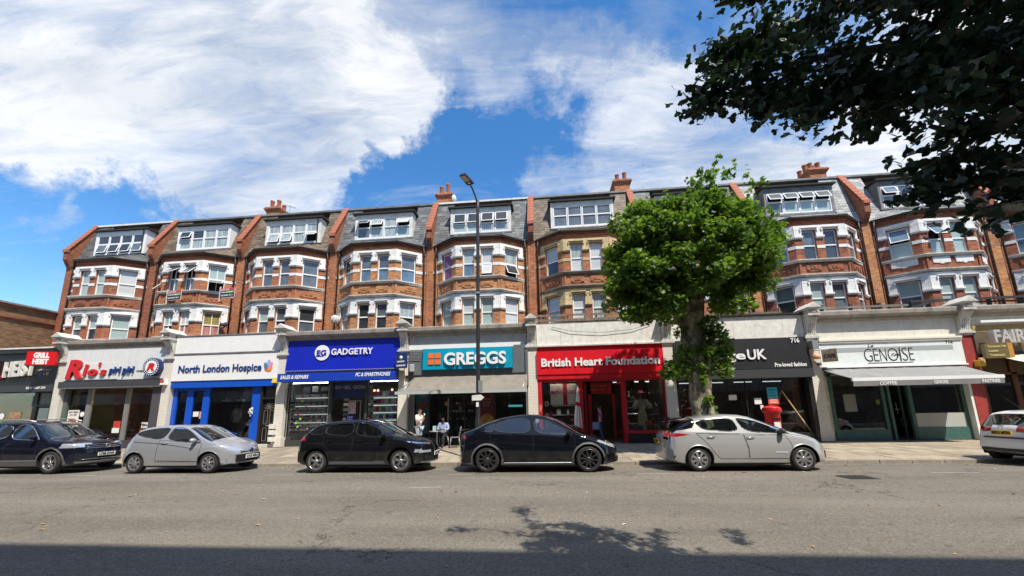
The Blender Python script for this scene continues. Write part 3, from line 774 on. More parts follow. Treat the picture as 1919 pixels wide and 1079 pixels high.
g, gb, wb, nt, dk, bl, pp, pk, mu, cr_, tl = 'pane_grey', 'pane_green_blind', 'pane_white_blind', 'pane_net', 'pane_dark', 'pane_blue', 'pane_purple', 'pane_pink', 'pane_mustard', 'pane_cream', 'pane_teal'
HOUSES = {
 -1: dict(label='leftmost tall brick house with white dormer, pale green blinds and a dark slate roof', brick='dark_red_brick', trim='white_paint', roof='dark_slate', dormer='fresh_white', cheek='fresh_white', newwin=1, dpipe=1, ridge='w',
      windows=[((g, g),), ((g, gb),), ((dk, gb),), ((gb, gb),), ((gb, gb),), ((gb, gb),), ((gb, gb),), ((wb, wb),)],
      dwin=[((g, dk), {0: .25}), ((dk, dk), {0: .25}), ((dk, dk), {0: .25}), ((g, dk), {0: .25})], dshift=.2),
 0: dict(label='brick house carrying two letting boards, windows flung open, mossy brown tiled roof', brick='red_brick', trim='white_paint', roof='brown_tile', dormer='fresh_white', cheek='fresh_white', newwin=1, mullion=True,
      windows=[((g, g),), ((dk, gb),), ((pk, wb),), ((pk, mu),), ((g, dk), {0: .7}), ((g, g), {1: .9}), ((g, g), {1: .75}), ((dk, gb), {0: 1.1})],
      dwin=[((nt, dk), {1: .35}), ((nt, dk),), ((nt, nt),), ((nt, nt),)], dshift=.1),
 1: dict(label='brick house with sky-grey panes and draped dormer curtains, patchy brown tiled roof', brick='red_brick', trim='white_paint', roof='brown_tile', dormer='weathered_white', newwin=1, dpipe=1,
      windows=[((g, nt),), ((g, gb),), ((dk, g),), ((g, dk),), ((gb, nt),), ((g, g),), ((g, g),), ((g, g),)],
      dwin=[((nt, nt), {0: .3}), ((nt, nt), {0: .3}), ((nt, nt),), ((nt, nt), {0: .9})], dshift=.15),
 2: dict(label='brick house with blue upper panes and dark open lower windows, satellite dish at its left', brick='orange_brick', trim='white_paint', roof='grey_slate', dormer='weathered_white', newwin=1,
      windows=[((nt, nt),), ((dk, dk),), ((dk, g),), ((dk, nt),), ((nt, dk),), ((bl, g),), ((bl, g),), ((bl, g),)],
      dwin=[((g, dk), {1: .8}), ((nt, nt), {1: .5}), ((nt, nt),), ((gb, wb), {1: .6})]),
 3: dict(label='brick house with a purple curtained window and shabby peeling dormer, behind the street lamp', brick='orange_brick', trim='white_paint', roof='grey_slate', dormer='weathered_white', newwin=0, ridge='w', dsplit=.45,
      windows=[((gb, gb),), ((gb, wb),), ((gb, gb),), ((wb, wb),), ((pp, pp),), ((bl, gb),), ((wb, wb), {0: .35}), ((dk, nt), {0: .5})],
      dwin=[((gb, dk), {1: .2}), ((gb, dk), {1: .2}), ((nt, dk), {1: .3}), ((nt, dk), {1: .3})]),
 4: dict(label='brick house with cream ochre stone window surrounds and patterned blinds', brick='red_brick', trim='cream_stone', sill='grey_moulding', roof='brown_tile', dormer='weathered_white', newwin=1,
      windows=[((nt, wb),), ((wb, wb),), ((nt, nt),), ((nt, nt),), ((dk, wb),), ((wb, nt),), ((wb, wb),), ((nt, nt),)],
      dwin=[((g, g),), ((g, g),), ((g, g),), ((g, g),)]),
 5: dict(label='white trimmed brick house mostly hidden behind the street tree crown', brick='red_brick', trim='white_paint', roof='grey_slate', dormer='weathered_white', newwin=1, white_aprons=1,
      windows=[((bl, bl),), ((g, wb),), ((dk, g),), ((g, bl),), ((g, g),), ((g, g),), ((g, g),), ((nt, nt),)],
      dwin=[((g, g),), ((g, g),), ((g, g),), ((g, g),)]),
 6: dict(label='brick house right of the tree crown, pale slate roof, four tilted dormer lights', brick='dark_red_brick', trim='white_paint', roof='pale_slate', dormer='lead', newwin=1,
      windows=[((dk, g),), ((gb, gb),), ((g, g),), ((g, dk),), ((bl, bl),), ((dk, g),), ((dk, dk),), ((g, dk),)],
      dwin=[((g, g), {1: .5}), ((gb, g), {1: .5}), ((gb, g), {1: .5}), ((gb, g), {1: .5})], dshift=-.05),
 7: dict(label='brick house with white panels under its upper windows, second from right', brick='dark_red_brick', trim='white_paint', roof='pale_slate', dormer='lead', newwin=1, white_aprons=1,
      windows=[((g, gb),), ((gb, gb),), ((gb, gb),), ((g, g),), ((gb, bl), {1: .35}), ((gb, bl), {1: .6}), ((gb, gb),), ((g, g),)],
      dwin=[((g, bl), {1: .4}), ((g, g),), ((g, wb),), ((wb, wb),)], dshift=-.1),
 8: dict(label='rightmost brick house cut by the picture edge, blue sky in its upper panes', brick='dark_red_brick', trim='white_paint', roof='pale_slate', dormer='lead', newwin=1,
      windows=[((g, g),), ((g, g),), ((g, g),), ((g, g),), ((bl, bl),), ((bl, bl),), ((g, g),), ((g, g),)],
      dwin=[((bl, g),), ((wb, g),), ((g, g),), ((g, g),)]),
}
for i_, sp in HOUSES.items(): house(i_, sp)
PW = {-1: ('dark_red_brick', 'end brick wall with raking coping at the far left of the terrace'),
 0: ('dark_red_brick', 'brick party wall between the first and second houses from the left'), 1: ('red_brick', 'brick party wall left of the draped dormer curtains, chimney behind it'),
 2: ('red_brick', 'brick party wall between the draped dormer and the blue-paned house'), 3: ('red_brick', 'brick party wall just left of the street lamp with chimney pots behind'),
 4: ('red_brick', 'brick party wall between the peeling dormer and the cream stone house, seen edge on'), 5: ('red_brick', 'brick party wall hidden in the left side of the tree crown'),
 6: ('orange_brick', 'brick party wall showing just right of the tree trunk'), 7: ('orange_brick', 'orange brick party wall with bright tile coping right of the chimney with four pots'), 8: ('orange_brick', 'brick party wall behind the hanging branches at the right')}
for i_, (bm_, lb_) in PW.items(): party_wall(i_, bm_, lb_)
chimney(1, 4, 'chimney stack with squat pots and an aerial above the draped dormer', .45, 15.95)
chimney(3, 3, 'chimney stack with three pots above the party wall left of the lamp', .35, 16.1)
chimney(5, 2, 'brick chimney stack with two tall pots beside the tree crown', -.25, 16.2)
chimney(7, 5, 'chimney stack with clustered red pots, rightmost on the terrace', -.75, 16.05)
# television aerial
t = MB(); ax, ay = bx(1)+.9, YW+2.6
t.tube([(ax, ay, 15.6), (ax+.1, ay, 17.0)], .012, n=5); t.tube([(ax-.5, ay, 17.1), (ax+.55, ay, 16.75)], .01, n=5)
for k in range(7): t.tube([(ax-.45+k*.15, ay-.18, 17.08-k*.05), (ax-.45+k*.15, ay+.18, 17.08-k*.05)], .006, n=4)
tag(t.build('television_aerial', 'black_iron'), 'thin television aerial beside the leftmost chimney stack', 'aerial')
# satellite dish on the house with blue panes
t = MB(); sx, sy, sz = bx(2)+.62, YW-.5, 7.35
t.lathe([(0, 0), (.12, .015), (.22, .05), (.27, .085), (.265, .095), (.21, .06), (.11, .025), (0, .01)], m='weathered_white', n=20, axis='y')
t.tube([(0, 0, -.05), (0, .3, -.2), (0, .45, -.2)], .018, m='black_iron'); t.tube([(0, 0, -.25), (0, -.3, -.1)], .01, m='black_iron'); t.box(-.03, .03, -.34, -.28, -.14, -.06, 'weathered_white')
o = t.build('satellite_dish'); o.location = (sx, sy, sz); o.rotation_euler = (.25, 0, .35); tag(o, 'white satellite dish on the wall beside the lower bay windows, above the blue sign', 'satellite dish')
t = MB(); t.lathe([(0, 0), (.12, .015), (.22, .05), (.27, .085), (.265, .095), (.21, .06), (.11, .025), (0, .01)], m='weathered_white', n=20, axis='y'); t.tube([(0, .05, 0), (0, .2, -.6)], .02, m='black_iron')
o = t.build('satellite_dish'); o.location = (bx(3)+1.15, YW+1.5, 15.95); o.rotation_euler = (.2, 0, 1.2); tag(o, 'small dish on the roof right of the chimney behind the lamp', 'satellite dish')
# letting boards on the second house
bdm = MATS['fresh_white']
def let_board(x, lab):
    r = empty('letting_board', (x, YB-.35, 9.0), lab, 'letting board', 'letting boards on the second house')
    t = MB(); t.box(x-.52, x+.52, YB-.36, YB-.33, 8.78, 9.38, 'fresh_white'); t.box(x-.52, x+.52, YB-.366, YB-.361, 9.22, 9.38, mat('let_red', (.55, .05, .06), .5)); t.box(x-.52, x+.52, YB-.366, YB-.361, 8.80, 9.20, mat('board_black', (.02, .02, .02), .5)); t.box(x-.1, x+.5, YB-.371, YB-.367, 9.06, 9.18, mat('board_green', (.12, .42, .06), .5))
    t.build('board', None, r); letters('lettering', 'LET BY', x-.45, YB-.368, 9.25, .6, .09, 'fresh_white', r, bold=.02, extr=.003)
    letters('lettering', 'Adam Hayes', x-.45, YB-.373, 9.085, .85, .08, 'fresh_white', r, bold=.02, extr=.003); letters('lettering', '020 8445 3611', x-.45, YB-.368, 8.88, .85, .09, 'fresh_white', r, bold=.02, extr=.003)
    t = MB(); t.bar((x-.56, YB-.34, 8.6), (x-.56, YB-.34, 9.5), .05); t.bar((x-.56, YB-.34, 9.0), (x-.4, YW-.6, 9.0), .05); t.build('bracket', 'weathered_white', r)
    r.rotation_euler = (0, 0, -.12)
let_board(-22.55, 'left letting board, red white and black, under the open windows of the second house')
let_board(-19.05, 'right letting board, red white and black, hanging by the second house party wall')

# ---- lower brown brick building at far left, seen by its flank
nb = empty('corner_building', (-40, 22, 0), 'low brown brick building at the far left edge with stone coping', 'building')
t = MB(); t.box(-60, -32.25, 18.1, 34, 4.2, 8.55, 'stock_brick'); t.build('wall', None, nb)
t = MB(); t.box(-60, -32.17, 18.0, 34, 8.55, 8.66, 'dark_red_brick'); t.box(-60, -32.08, 17.95, 34, 8.66, 8.76, 'grey_moulding'); t.box(-60, -32.2, 18.05, 34, 7.75, 7.85, 'dark_red_brick'); t.box(-60, -32.14, 18.05, 34, 7.85, 7.93, 'dark_red_brick'); t.build('parapet', None, nb)

# ---- terrace on the near side, behind the camera (throws the shade over the road)
ob = empty('facing_terrace', (0, -8, 0), 'brick terrace across the road behind the viewer, casting shade over the near lane', 'building')
t = MB(); F = Facet((60, -3.5), (-60, -3.5)); hol = [(1.5+k*3.0, 2.9+k*3.0, z, z+1.7) for k in range(39) for z in (5.2, 8.6, 12.0)]
fwall(t, F, 0, 120, -.1, 15.4, hol, .15, 'opposite_brick'); t.box(-60, 60, -14, -4.2, -.1, 15.3, 'opposite_brick'); t.build('wall', None, ob)
t = MB(); t.box(-60, 60, -14, -3.35, 15.4, 17.1, 'opposite_brick'); t.build('parapet', None, ob)
t = MB()
for (a, b, c, d) in hol: t.quad(F.at(a, c, -.12), F.at(b, c, -.12), F.at(b, d, -.12), F.at(a, d, -.12)); 
t.build('window_panes', 'pane_grey', ob, kind='stuff')
t = MB(); t.box(-60, 60, -3.45, -3.3, 3.3, 4.5); t.build('shop_fascias', mat('far_fascia', (.3, .3, .32), .6, var=.5, vscale=.3), ob)
# ------------------------------------------------------------------ shopfronts
mat('rio_board', (.72, .73, .72), .5, var=.04, dirt=.1); mat('rio_red', (.62, .015, .02), .35); mat('navy', (.02, .035, .13), .4); mat('ink_blue', (.015, .05, .20), .4)
mat('shutter_box', (.055, .055, .06), .5, var=.1); mat('mullion_grey', (.20, .205, .20), .5); mat('alu', (.45, .46, .46), .4, metal=.6)
mat('hospice_blue', (.006, .085, .52), .4, var=.08); mat('gadget_blue', (.008, .02, .40), .35, var=.06); mat('gadget_blue2', (.01, .05, .42), .4)
mat('teal_sign', (.0, .31, .47), .4, var=.03); mat('orange_tile', (.80, .18, .03), .45); mat('greggs_grey', (.125, .14, .145), .55, var=.08); mat('awning_taupe', (.215, .19, .155), .9, var=.14, vscale=3, bump=.2, dirt=.25)
mat('awning_bar', (.42, .46, .42), .5); mat('heart_red', (.66, .008, .018), .38, var=.07); mat('heart_red_frame', (.52, .01, .02), .4, var=.15, dirt=.25)
mat('age_black', (.018, .017, .017), .4, var=.15); mat('age_box', (.045, .047, .052), .5, dirt=.15); mat('awning_grey', (.27, .27, .265), .85, var=.08, vscale=2, bump=.15)
mat('awning_slate', (.24, .24, .235), .85, var=.1, vscale=2, bump=.15, dirt=.2)
mat('cafe_green', (.055, .135, .115), .5, var=.15); mat('cafe_green_pale', (.22, .40, .33), .5); mat('cafe_panel', (.45, .47, .45), .3); mat('cream_render', (.74, .70, .60), .75, var=.08, dirt=.25, bump=.2)
mat('cream_canvas', (.78, .68, .48), .9, var=.08, bump=.15); mat('bronze_sign', (.13, .10, .07), .5, var=.2); mat('ochre_panel', (.45, .30, .09), .6, var=.2); mat('olive_sign', (.17, .13, .05), .5)
mat('red_pier', (.33, .04, .035), .6, var=.2, dirt=.35); mat('steel_letters', (.62, .60, .55), .35, metal=.3); mat('rust_brown', (.12, .05, .025), .6, var=.3)
mat('shelf_white', (.75, .75, .72), .5); mat('paper', (.78, .77, .72), .7); mat('green_wall', (.30, .32, .05), .8, var=.2); mat('warm_wall', (.34, .19, .08), .8, var=.5, vscale=2); mat('floor_dark', (.26, .23, .19), .6); mat('shop_wall', (.16, .145, .13), .85, var=.35, vscale=1.2)
mat('wood', (.62, .42, .20), .6, var=.25, vscale=8); mat('skin', (.45, .26, .18), .55); mat('skin_dark', (.10, .055, .035), .55); mat('skin_light', (.56, .36, .27), .55)
mat('dark_cloth', (.02, .02, .03), .85); mat('red_fabric', (.55, .015, .03), .85); mat('cyan_poster', (.05, .45, .62), .6); mat('coral_poster', (.75, .10, .04), .6)
mat('bulb', (1, .8, .4), .5, emit=(1, .62, .22, 14)); mat('neon', (1, .4, .2), .5, emit=(1, .35, .15, 3))
mat('black_gloss', (.012, .012, .013), .18, coat=.5); mat('black_plastic', (.022, .022, .023), .5)
mat('lime_dot', (.35, .60, .04), .6); mat('green_dot', (.04, .45, .10), .6); mat('red_dot', (.75, .06, .04), .6)

def room(i, parent, x0, x1, ztop, back=3.4, wall='shop_wall', floor='floor_dark', name='interior'):
    t = MB(); y0 = YF+.38; y1 = y0+back; z0 = ZP+.02
    t.quad((x0, y1, z0), (x1, y1, z0), (x1, y1, ztop), (x0, y1, ztop), wall)
    t.quad((x0, y0, z0), (x0, y1, z0), (x0, y1, ztop), (x0, y0, ztop), wall); t.quad((x1, y0, z0), (x1, y0, ztop), (x1, y1, ztop), (x1, y1, z0), wall)
    t.quad((x0, y0, z0), (x1, y0, z0), (x1, y1, z0), (x0, y1, z0), floor); t.quad((x0, y0, ztop), (x0, y1, ztop), (x1, y1, ztop), (x1, y0, ztop), wall)
    return t.build(name, None, parent)
def pane(parent, x0, x1, z0, z1, y=None, m=GLASS, name='glass_pane'):
    y = YF+.26 if y is None else y
    t = MB(); t.box(x0, x1, y, y+.012, z0, z1); return t.build(name, m, parent)
def part(name, parent, m, *boxes, **kw):
    first = None
    for b in boxes:
        t = MB(); t.box(*b); o = t.build(name, m, parent, **kw); first = first or o
    return first
def poly_part(name, parent, m, pts, y, th=.01):
    t = MB(); t.poly([(px, y, pz) for px, pz in pts], (0, th, 0)); return t.build(name, m, parent)
def disc(name, parent, m, x, z, r, y, th=.01, n=28, sx=1.):
    return poly_part(name, parent, m, [(x+math.cos(2*math.pi*k/n)*r*sx, z+math.sin(2*math.pi*k/n)*r) for k in range(n)], y, th)
def shell(i, root, zf=5.0, cm='grey_moulding', pm='weathered_white', roof=True, ztop=5.86, proj=.34, bandz=5.42):
    """parapet wall over the fascia with its projecting cornice and the flat lead roof behind"""
    x0, x1 = bx(i)+.24, bx(i+1)-.24
    t = MB(); t.box(x0, x1, YF+.02, YF+.36, zf, ztop-.04); t.build('parapet_wall', pm, root)
    t = MB(); pr = [(0, bandz), (proj*.35, bandz+.06), (proj*.45, bandz+.16), (proj, bandz+.24), (proj, ztop-.05), (proj*.9, ztop)]
    for a, b in zip(pr[:-1], pr[1:]):
        t.quad((x0, YF-a[0], a[1]), (x1, YF-a[0], a[1]), (x1, YF-b[0], b[1]), (x0, YF-b[0], b[1]))
    t.quad((x0, YF-pr[-1][0], ztop), (x1, YF-pr[-1][0], ztop), (x1, YF+.36, ztop+.01), (x0, YF+.36, ztop+.01)); t.quad((x0, YF, bandz), (x0, YF+.02, bandz), (x1, YF+.02, bandz), (x1, YF, bandz))
    if proj > .02: t.build('cornice', cm, root)
    t = MB(); t.box(bx(i)-.2, bx(i+1)+.2, YF+.36, YW+1.5, 5.62, 5.72); t.build('flat_roof', 'black_felt', root)
    return x0, x1

def pilaster(i, mcol, lab, shaft='painted_brick', w=.23, lean=0):
    """pier between shops: shaft, fluted scroll console and pedimented cap"""
    b = bx(i); root = empty('shop_pilaster', (b, YF, ZP), lab, 'pilaster', 'pilasters between the shopfronts')
    t = MB(); t.box(b-w, b+w, YF-.04, YF+4., ZP, 4.62, shaft); t.box(b-w-.03, b+w+.03, YF-.07, YF+.5, ZP, ZP+.45, shaft); t.build('shaft', None, root)
    t = MB()
    for z, e in ((4.62, .04), (4.70, .08), (4.78, .03)): t.box(b-w-e, b+w+e, YF-.06-e, YF+.4, z, z+.08, mcol)
    t.build('necking', None, root)
    t = MB()
    # scroll profile, sweeping outwards as it rises
    prof = [(.06, 4.86), (.07, 5.05), (.12, 5.22), (.18, 5.38), (.28, 5.50), (.34, 5.60), (.34, 5.68)]
    t.box(b-w*.92, b+w*.92, YF-.05, YF+.4, 4.86, 5.68, mcol)
    for k in range(5):
        xa = b-w*.85+k*w*1.7/5+.012; xb = xa+w*1.7/5-.024
        for p, q in zip(prof[:-1], prof[1:]): t.hexa([(xa, YF-p[0]-.03, p[1]), (xb, YF-p[0]-.03, p[1]), (xb, YF, p[1]), (xa, YF, p[1]), (xa, YF-q[0]-.03, q[1]), (xb, YF-q[0]-.03, q[1]), (xb, YF, q[1]), (xa, YF, q[1])], mcol)
    for p, q in zip(prof[:-1], prof[1:]): t.hexa([(b-w*.86, YF-p[0], p[1]), (b+w*.86, YF-p[0], p[1]), (b+w*.86, YF, p[1]), (b-w*.86, YF, p[1]), (b-w*.86, YF-q[0], q[1]), (b+w*.86, YF-q[0], q[1]), (b+w*.86, YF, q[1]), (b-w*.86, YF, q[1])], mcol)
    t.build('console', None, root)
    t = MB()
    t.box(b-w-.02, b+w+.02, YF-.46, YF+.4, 5.68, 5.76, mcol); t.box(b-w*.8, b+w*.8, YF-.40, YF+.4, 5.76, 5.96, mcol)
    t.lathe([(.02, 0), (.09, 0), (.09, .04), (.03, .04)], (b, YF-.445, 5.86), mcol, n=12, axis='y'); t.box(b-w-.07, b+w+.07, YF-.50, YF+.42, 5.96, 6.02, mcol)
    t.add([(b-w-.09, YF-.53, 6.02), (b+w+.09, YF-.53, 6.02), (b, YF-.53, 6.27), (b-w-.09, YF+.44, 6.02), (b+w+.09, YF+.44, 6.02), (b, YF+.44, 6.27)], [(0, 1, 2), (5, 4, 3), (0, 2, 5, 3), (1, 4, 5, 2), (0, 3, 4, 1)], mcol)
    t.build('cap', None, root)
    return root
PL = ['weathered_white pilaster between the black grill front and the white board shopfront'.replace('weathered_white', 'white'), 'whitewashed brick pilaster with small red and white alarm box, left of the blue shopfront',
      'flaking grey-white pilaster beside the black panelled door', 'narrow pilaster behind the small blue hanging sign', 'white pilaster between the grey bakery front and the red charity shop',
      'pilaster behind the street tree trunk with a white brick shaft', 'white brick pilaster with a hanging board, left of the green cafe front', 'red painted pilaster right of the green cafe front']
for k in range(8):
    pilaster(k, 'stone_trim', PL[k], 'painted_brick' if k not in (7, 3) else ('red_pier' if k == 7 else 'cream_render'))

YG = YF+.26
# ---- shop -1 : black grill
def shop_grill():
    i = -1; r = empty('shopfront', (bx(i)+W/2, YF, ZP), 'black shopfront at the far left with a dark window of coloured stickers and door 728', 'shopfront', 'shopfronts along the terrace')
    x0, x1 = bx(i), bx(i+1)-.26
    part('fascia', r, 'age_black', (x0-3, x1, YF-.02, YF+.4, 3.55, 5.28)); part('parapet', r, 'age_black', (x0-3, x1, YF-.16, YF+.4, 5.28, 5.50)); part('roof_kerb', r, 'weathered_white', (x0-3, x1, YF-.2, YF+.5, 5.50, 5.58)); part('flat_roof', r, 'lead', (x0-3, x1, YF+.5, YW+.1, 5.4, 5.5))
    part('shutter_box', r, 'age_box', (x0-3, x1, YF-.10, YF+.2, 3.2, 3.55))
    part('window_frame', r, 'age_black', (x0-3, x1, YG-.05, YG+.08, ZP, .75), (-27.35, -27.12, YG-.06, YG+.08, .75, 3.2), (-26.28, x1, YG-.1, YG+.1, .75, 3.2), (-27.12, -26.28, YG-.04, YG+.06, 2.42, 2.52), (-27.12, -26.28, YG-.04, YG+.06, 3.12, 3.2))
    pane(r, x0-3, -27.35, .75, 3.2)
    d = part('door', r, 'black_gloss', (-27.08, -26.30, YG, YG+.05, ZP+.02, 2.40)); part('door_glass', d, mat('frosted', (.16, .2, .19), .2), (-27.0, -26.38, YG-.012, YG, .6, 2.34)); part('fanlight', r, 'frosted', (-27.1, -26.3, YG, YG+.02, 2.54, 3.12))
    letters('door_number', '728', -26.92, YG-.016, 1.12, .42, .17, 'fresh_white', d, bold=0.024, extr=.003)
    room(i, r, x0-3, x1, 3.5)
    for (px, pz, w, h, m) in ((-29.4, 1.45, .75, .42, 'green_dot'), (-28.55, 1.45, .5, .4, 'red_dot'), (-28.1, 1.35, .42, .4, mat('peach', (.7, .35, .2), .6)), (-28.4, 2.0, .7, .32, mat('brownprint', (.45, .25, .12), .6, var=.5, vscale=9)), (-28.2, 1.0, .5, .3, 'peach')):
        part('window_sticker', r, m, (px-w/2, px+w/2, YG-.008, YG-.002, pz-h/2, pz+h/2))
    disc('window_sticker', r, 'fresh_white', -29.2, 1.95, .16, YG-.008, .006); letters('phone_number', '0208 4400 234', -27.5, YF-.115, 3.34, 1.15, .12, 'fresh_white', r, bold=0.024, extr=.004)
    s = empty('shop_sign', (-28.2, YF-.1, 4.4), 'white block letters reading HEIST on the black fascia, far left', 'sign', 'shop signs on the fascias')
    letters('lettering', 'HEIST', -29.05, YF-.12, 4.02, 1.85, .78, 'weathered_white', s, bold=0.034, extr=.05, slope=.05)
    letters('lettering', 'L', -29.75, YF-.12, 3.95, .5, .95, 'rio_red', s, bold=0.041, extr=.05)
    letters('lettering', 'grillheist.co.uk', -27.1, YF-.04, 4.33, .8, .07, 'weathered_white', r, bold=0.020, extr=.004)
    for k, c in enumerate(((.05, .1, .5), (.4, .1, .4), (.6, .45, .1))): part('logo_square', r, mat('soc%d' % k, c, .5), (-27.02+k*.21, -26.86+k*.21, YF-.035, YF-.02, 4.07, 4.22))
    s = empty('hanging_sign', (-26.3, YF-.5, 4.9), 'red projecting lightbox reading GRILL HEIST beside the first pilaster', 'sign', 'projecting signs on the pilasters')
    s2 = MB(); s2.box(-.62, .62, -.07, .07, -.37, .37, 'rio_red'); s2.box(-.64, .64, -.08, .08, -.40, -.37, 'age_black'); s2.box(-.64, .64, -.08, .08, .37, .40, 'age_black'); s2.box(.5, .54, 0, .5, .4, .44, 'black_iron')
    b_ = s2.build('box', None, s, local=True)
    for k, (w_, z_) in enumerate((('GRILL', .03), ('HEIST', -.30))):
        V, Fc = text_mesh(w_, .66, .25, 0, .06, .006); q = MB(); q.add([(a-.33, b-.072, c+z_) for a, b, c in V], Fc); q.build('lettering', 'fresh_white', s, uv=False, local=True)
    s.rotation_euler = (0, 0, .32)
shop_grill()

# ---- shop 0 : white board front, red script
def shop_piri():
    i = 0; r = empty('shopfront', (bx(i)+W/2, YF, ZP), 'white boarded shopfront with red script name, grey shutter box and warm lit chicken restaurant inside', 'shopfront', 'shopfronts along the terrace')
    x0, x1 = shell(i, r, 5.3, proj=.18)
    t = MB(); n = 44; w = (x1-x0)/n
    for k in range(n): t.box(x0+k*w+.006, x0+(k+1)*w-.006, YF-.05+.004*(k % 3), YF+.02, 3.72, 5.34)
    t.build('fascia_boards', 'rio_board', r, kind='stuff'); part('fascia_backing', r, 'shutter_box', (x0, x1, YF, YF+.36, 3.66, 5.34)); part('fascia_panel', r, 'rio_board', (x0+.15, x1-2.6, YF-.075, YF-.052, 3.76, 4.62))
    part('shutter_box', r, 'shutter_box', (x0, x1, YF-.22, YF+.2, 3.36, 3.66)); part('shutter_rail', r, 'alu', (x0, x1, YF-.2, YF-.12, 3.30, 3.36))
    sg = empty('shop_sign', (-22.5, YF-.1, 4.3), 'red script name with blue piri piri lettering on the white boards', 'sign', 'shop signs on the fascias')
    for nm_, m_, dy, dx in (('lettering', 'rio_red', .13, 0), ('letter_edge', 'alu', .085, .02)):
        for body, x_, z_, w_, h_, sl_ in (("R", -25.26, 3.86, .98, .92, .02), ("i", -24.26, 3.98, .24, .60, 0), ("o", -23.96, 3.97, .52, .46, 0), ("'", -23.40, 4.10, .08, .5, 0), ("s", -23.28, 3.98, .34, .38, 0)):
            letters(nm_, body, x_+dx, YF-dy, z_-dx, w_+dx*.6, h_, m_, sg, bold=.045, shear=.16, extr=.03 if dx == 0 else .012, slope=sl_)
    letters('lettering', 'piri piri', -22.78, YF-.1, 4.05, 1.42, .36, 'ink_blue', sg, bold=0.029, shear=.12, extr=.03); letters('lettering', 'riospiripiri', -21.25, YF-.06, 4.1, .75, .11, 'black_iron', sg, bold=0.010, extr=.004)
    cs = empty('round_sign', (-20.15, YF-.3, 4.3), 'round navy and white badge with a red letter R on the white boards', 'sign')
    disc('rim', cs, 'navy', -20.18, 4.30, .47, YF-.30, .22); disc('face', cs, 'fresh_white', -20.18, 4.30, .33, YF-.315, .012)
    for k in range(22):
        a = 2*math.pi*k/22; q = MB(); px, pz = -20.18+math.cos(a)*.40, 4.30+math.sin(a)*.40; q.box(px-.022, px+.022, YF-.312, YF-.302, pz-.03, pz+.03); q.build('rim_letter', 'fresh_white', cs)
    letters('lettering', 'R', -20.38, YF-.335, 4.13, .42, .35, 'rio_red', cs, bold=0.037, shear=.25, extr=.01)
    # glazing
    part('stall_riser', r, 'shutter_box', (x0, x1, YG-.06, YG+.1, ZP, .62))
    part('mullion', r, 'mullion_grey', (-24.20, -23.94, YG-.05, YG+.04, .62, 3.34)); part('mullion', r, 'mullion_grey', (-21.96, -21.72, YG-.05, YG+.04, .62, 3.34)); part('side_panel', r, mat('pier_grey', (.075, .07, .075), .6), (-20.2, x1+.02, YF-.02, YG+.1, ZP, 3.34)); part('side_panel', r, mat('side_green_grey', (.10, .13, .12), .6), (x0, x0+.22, YG-.12, YG+.1, ZP, 3.34))
    for a, b in ((x0+.22, -24.22), (-23.92, -21.98), (-21.70, -20.2)): pane(r, a, b, .62, 3.34)
    part('shutter_rail', r, 'mullion_grey', (x0+.22, -20.2, YG-.04, YG+.06, 3.3, 3.36), (-24.9, -24.22, YG-.03, YG+.04, 1.45, 1.50))
    room(i, r, x0, x1, 3.4, 3.6, 'warm_wall')
    part('painted_wall', r, 'green_wall', (x0+.02, x0+.10, YG+.3, YG+1.6, ZP, 3.3)); t = MB(); t.quad((x0+.12, YG+1.2, 1.0), (x0+1.2, YG+1.6, 1.0), (x0+.7, YG+1.6, 3.2), (x0+.12, YG+1.2, 3.2)); t.build('painted_wall', 'green_wall', r)
    part('menu_board', r, 'room_dark', (-24.95, -24.2, YG+.18, YG+.22, 1.5, 3.15))
    for k in range(5): letters('menu_text', ('FIRE', 'IN YOUR', 'PIRI PIRI', 'FLAVOUR', 'POINT')[k], -24.85, YG+.17, 2.85-k*.27, .55, .13, mat('menu_ink', (.5, .25, .1), .7), r, bold=0.024, extr=.002)
    t = MB()
    for k in range(7): t.box(-23.6+k*.62, -23.2+k*.62, YG+3.4, YG+3.5, 1.5+.3*(k % 2), 2.2+.25*(k % 3), mat('poster%d' % (k % 3), ((.3, .12, .05), (.16, .05, .02), (.32, .2, .1))[k % 3], .7, var=.6, vscale=7))
    t.build('wall_posters', None, r, kind='stuff')
    part('counter', r, mat('teal_dark', (.03, .09, .13), .5), (-21.6, -20.3, YG+1.6, YG+2.2, ZP, 1.35)); part('table', r, 'rust_brown', (-23.6, -22.3, YG+.7, YG+1.4, .95, 1.0))
    for (x, y, z) in ((-22.95, 19.2, 2.75), (-21.2, 20.2, 2.75), (-20.45, 19.2, 2.7), (-21.55, 21.2, 2.85)):
        b = MB(); b.lathe([(0, -.065), (.045, -.045), (.065, 0), (.045, .05), (.02, .08)], (x, y, z), 'bulb', 12); b.tube([(x, y, z+.08), (x, y, 3.4)], .008, 'black_iron', 5)
        tag(b.build('pendant_lamp'), {-22.95: 'lit warm bulb hanging in the middle window of the chicken restaurant', -21.2: 'small lit bulb hanging at the back of the chicken restaurant', -20.45: 'lit bulb hanging near the right edge of the chicken restaurant window', -21.55: 'lit bulb furthest back in the chicken restaurant'}[x], 'lamp')
        L = bpy.data.lights.new('lamp', 'POINT'); L.energy = 22; L.color = (1, .66, .3); L.shadow_soft_size = .07; o = bpy.data.objects.new('lamp_light', L); COL.objects.link(o); o.location = (x, y-.02, z-.14)
    p_ = empty('poster', (-24.95, YG-.02, 1.85), 'white menu poster with a dish of food in the left window of the chicken restaurant', 'poster')
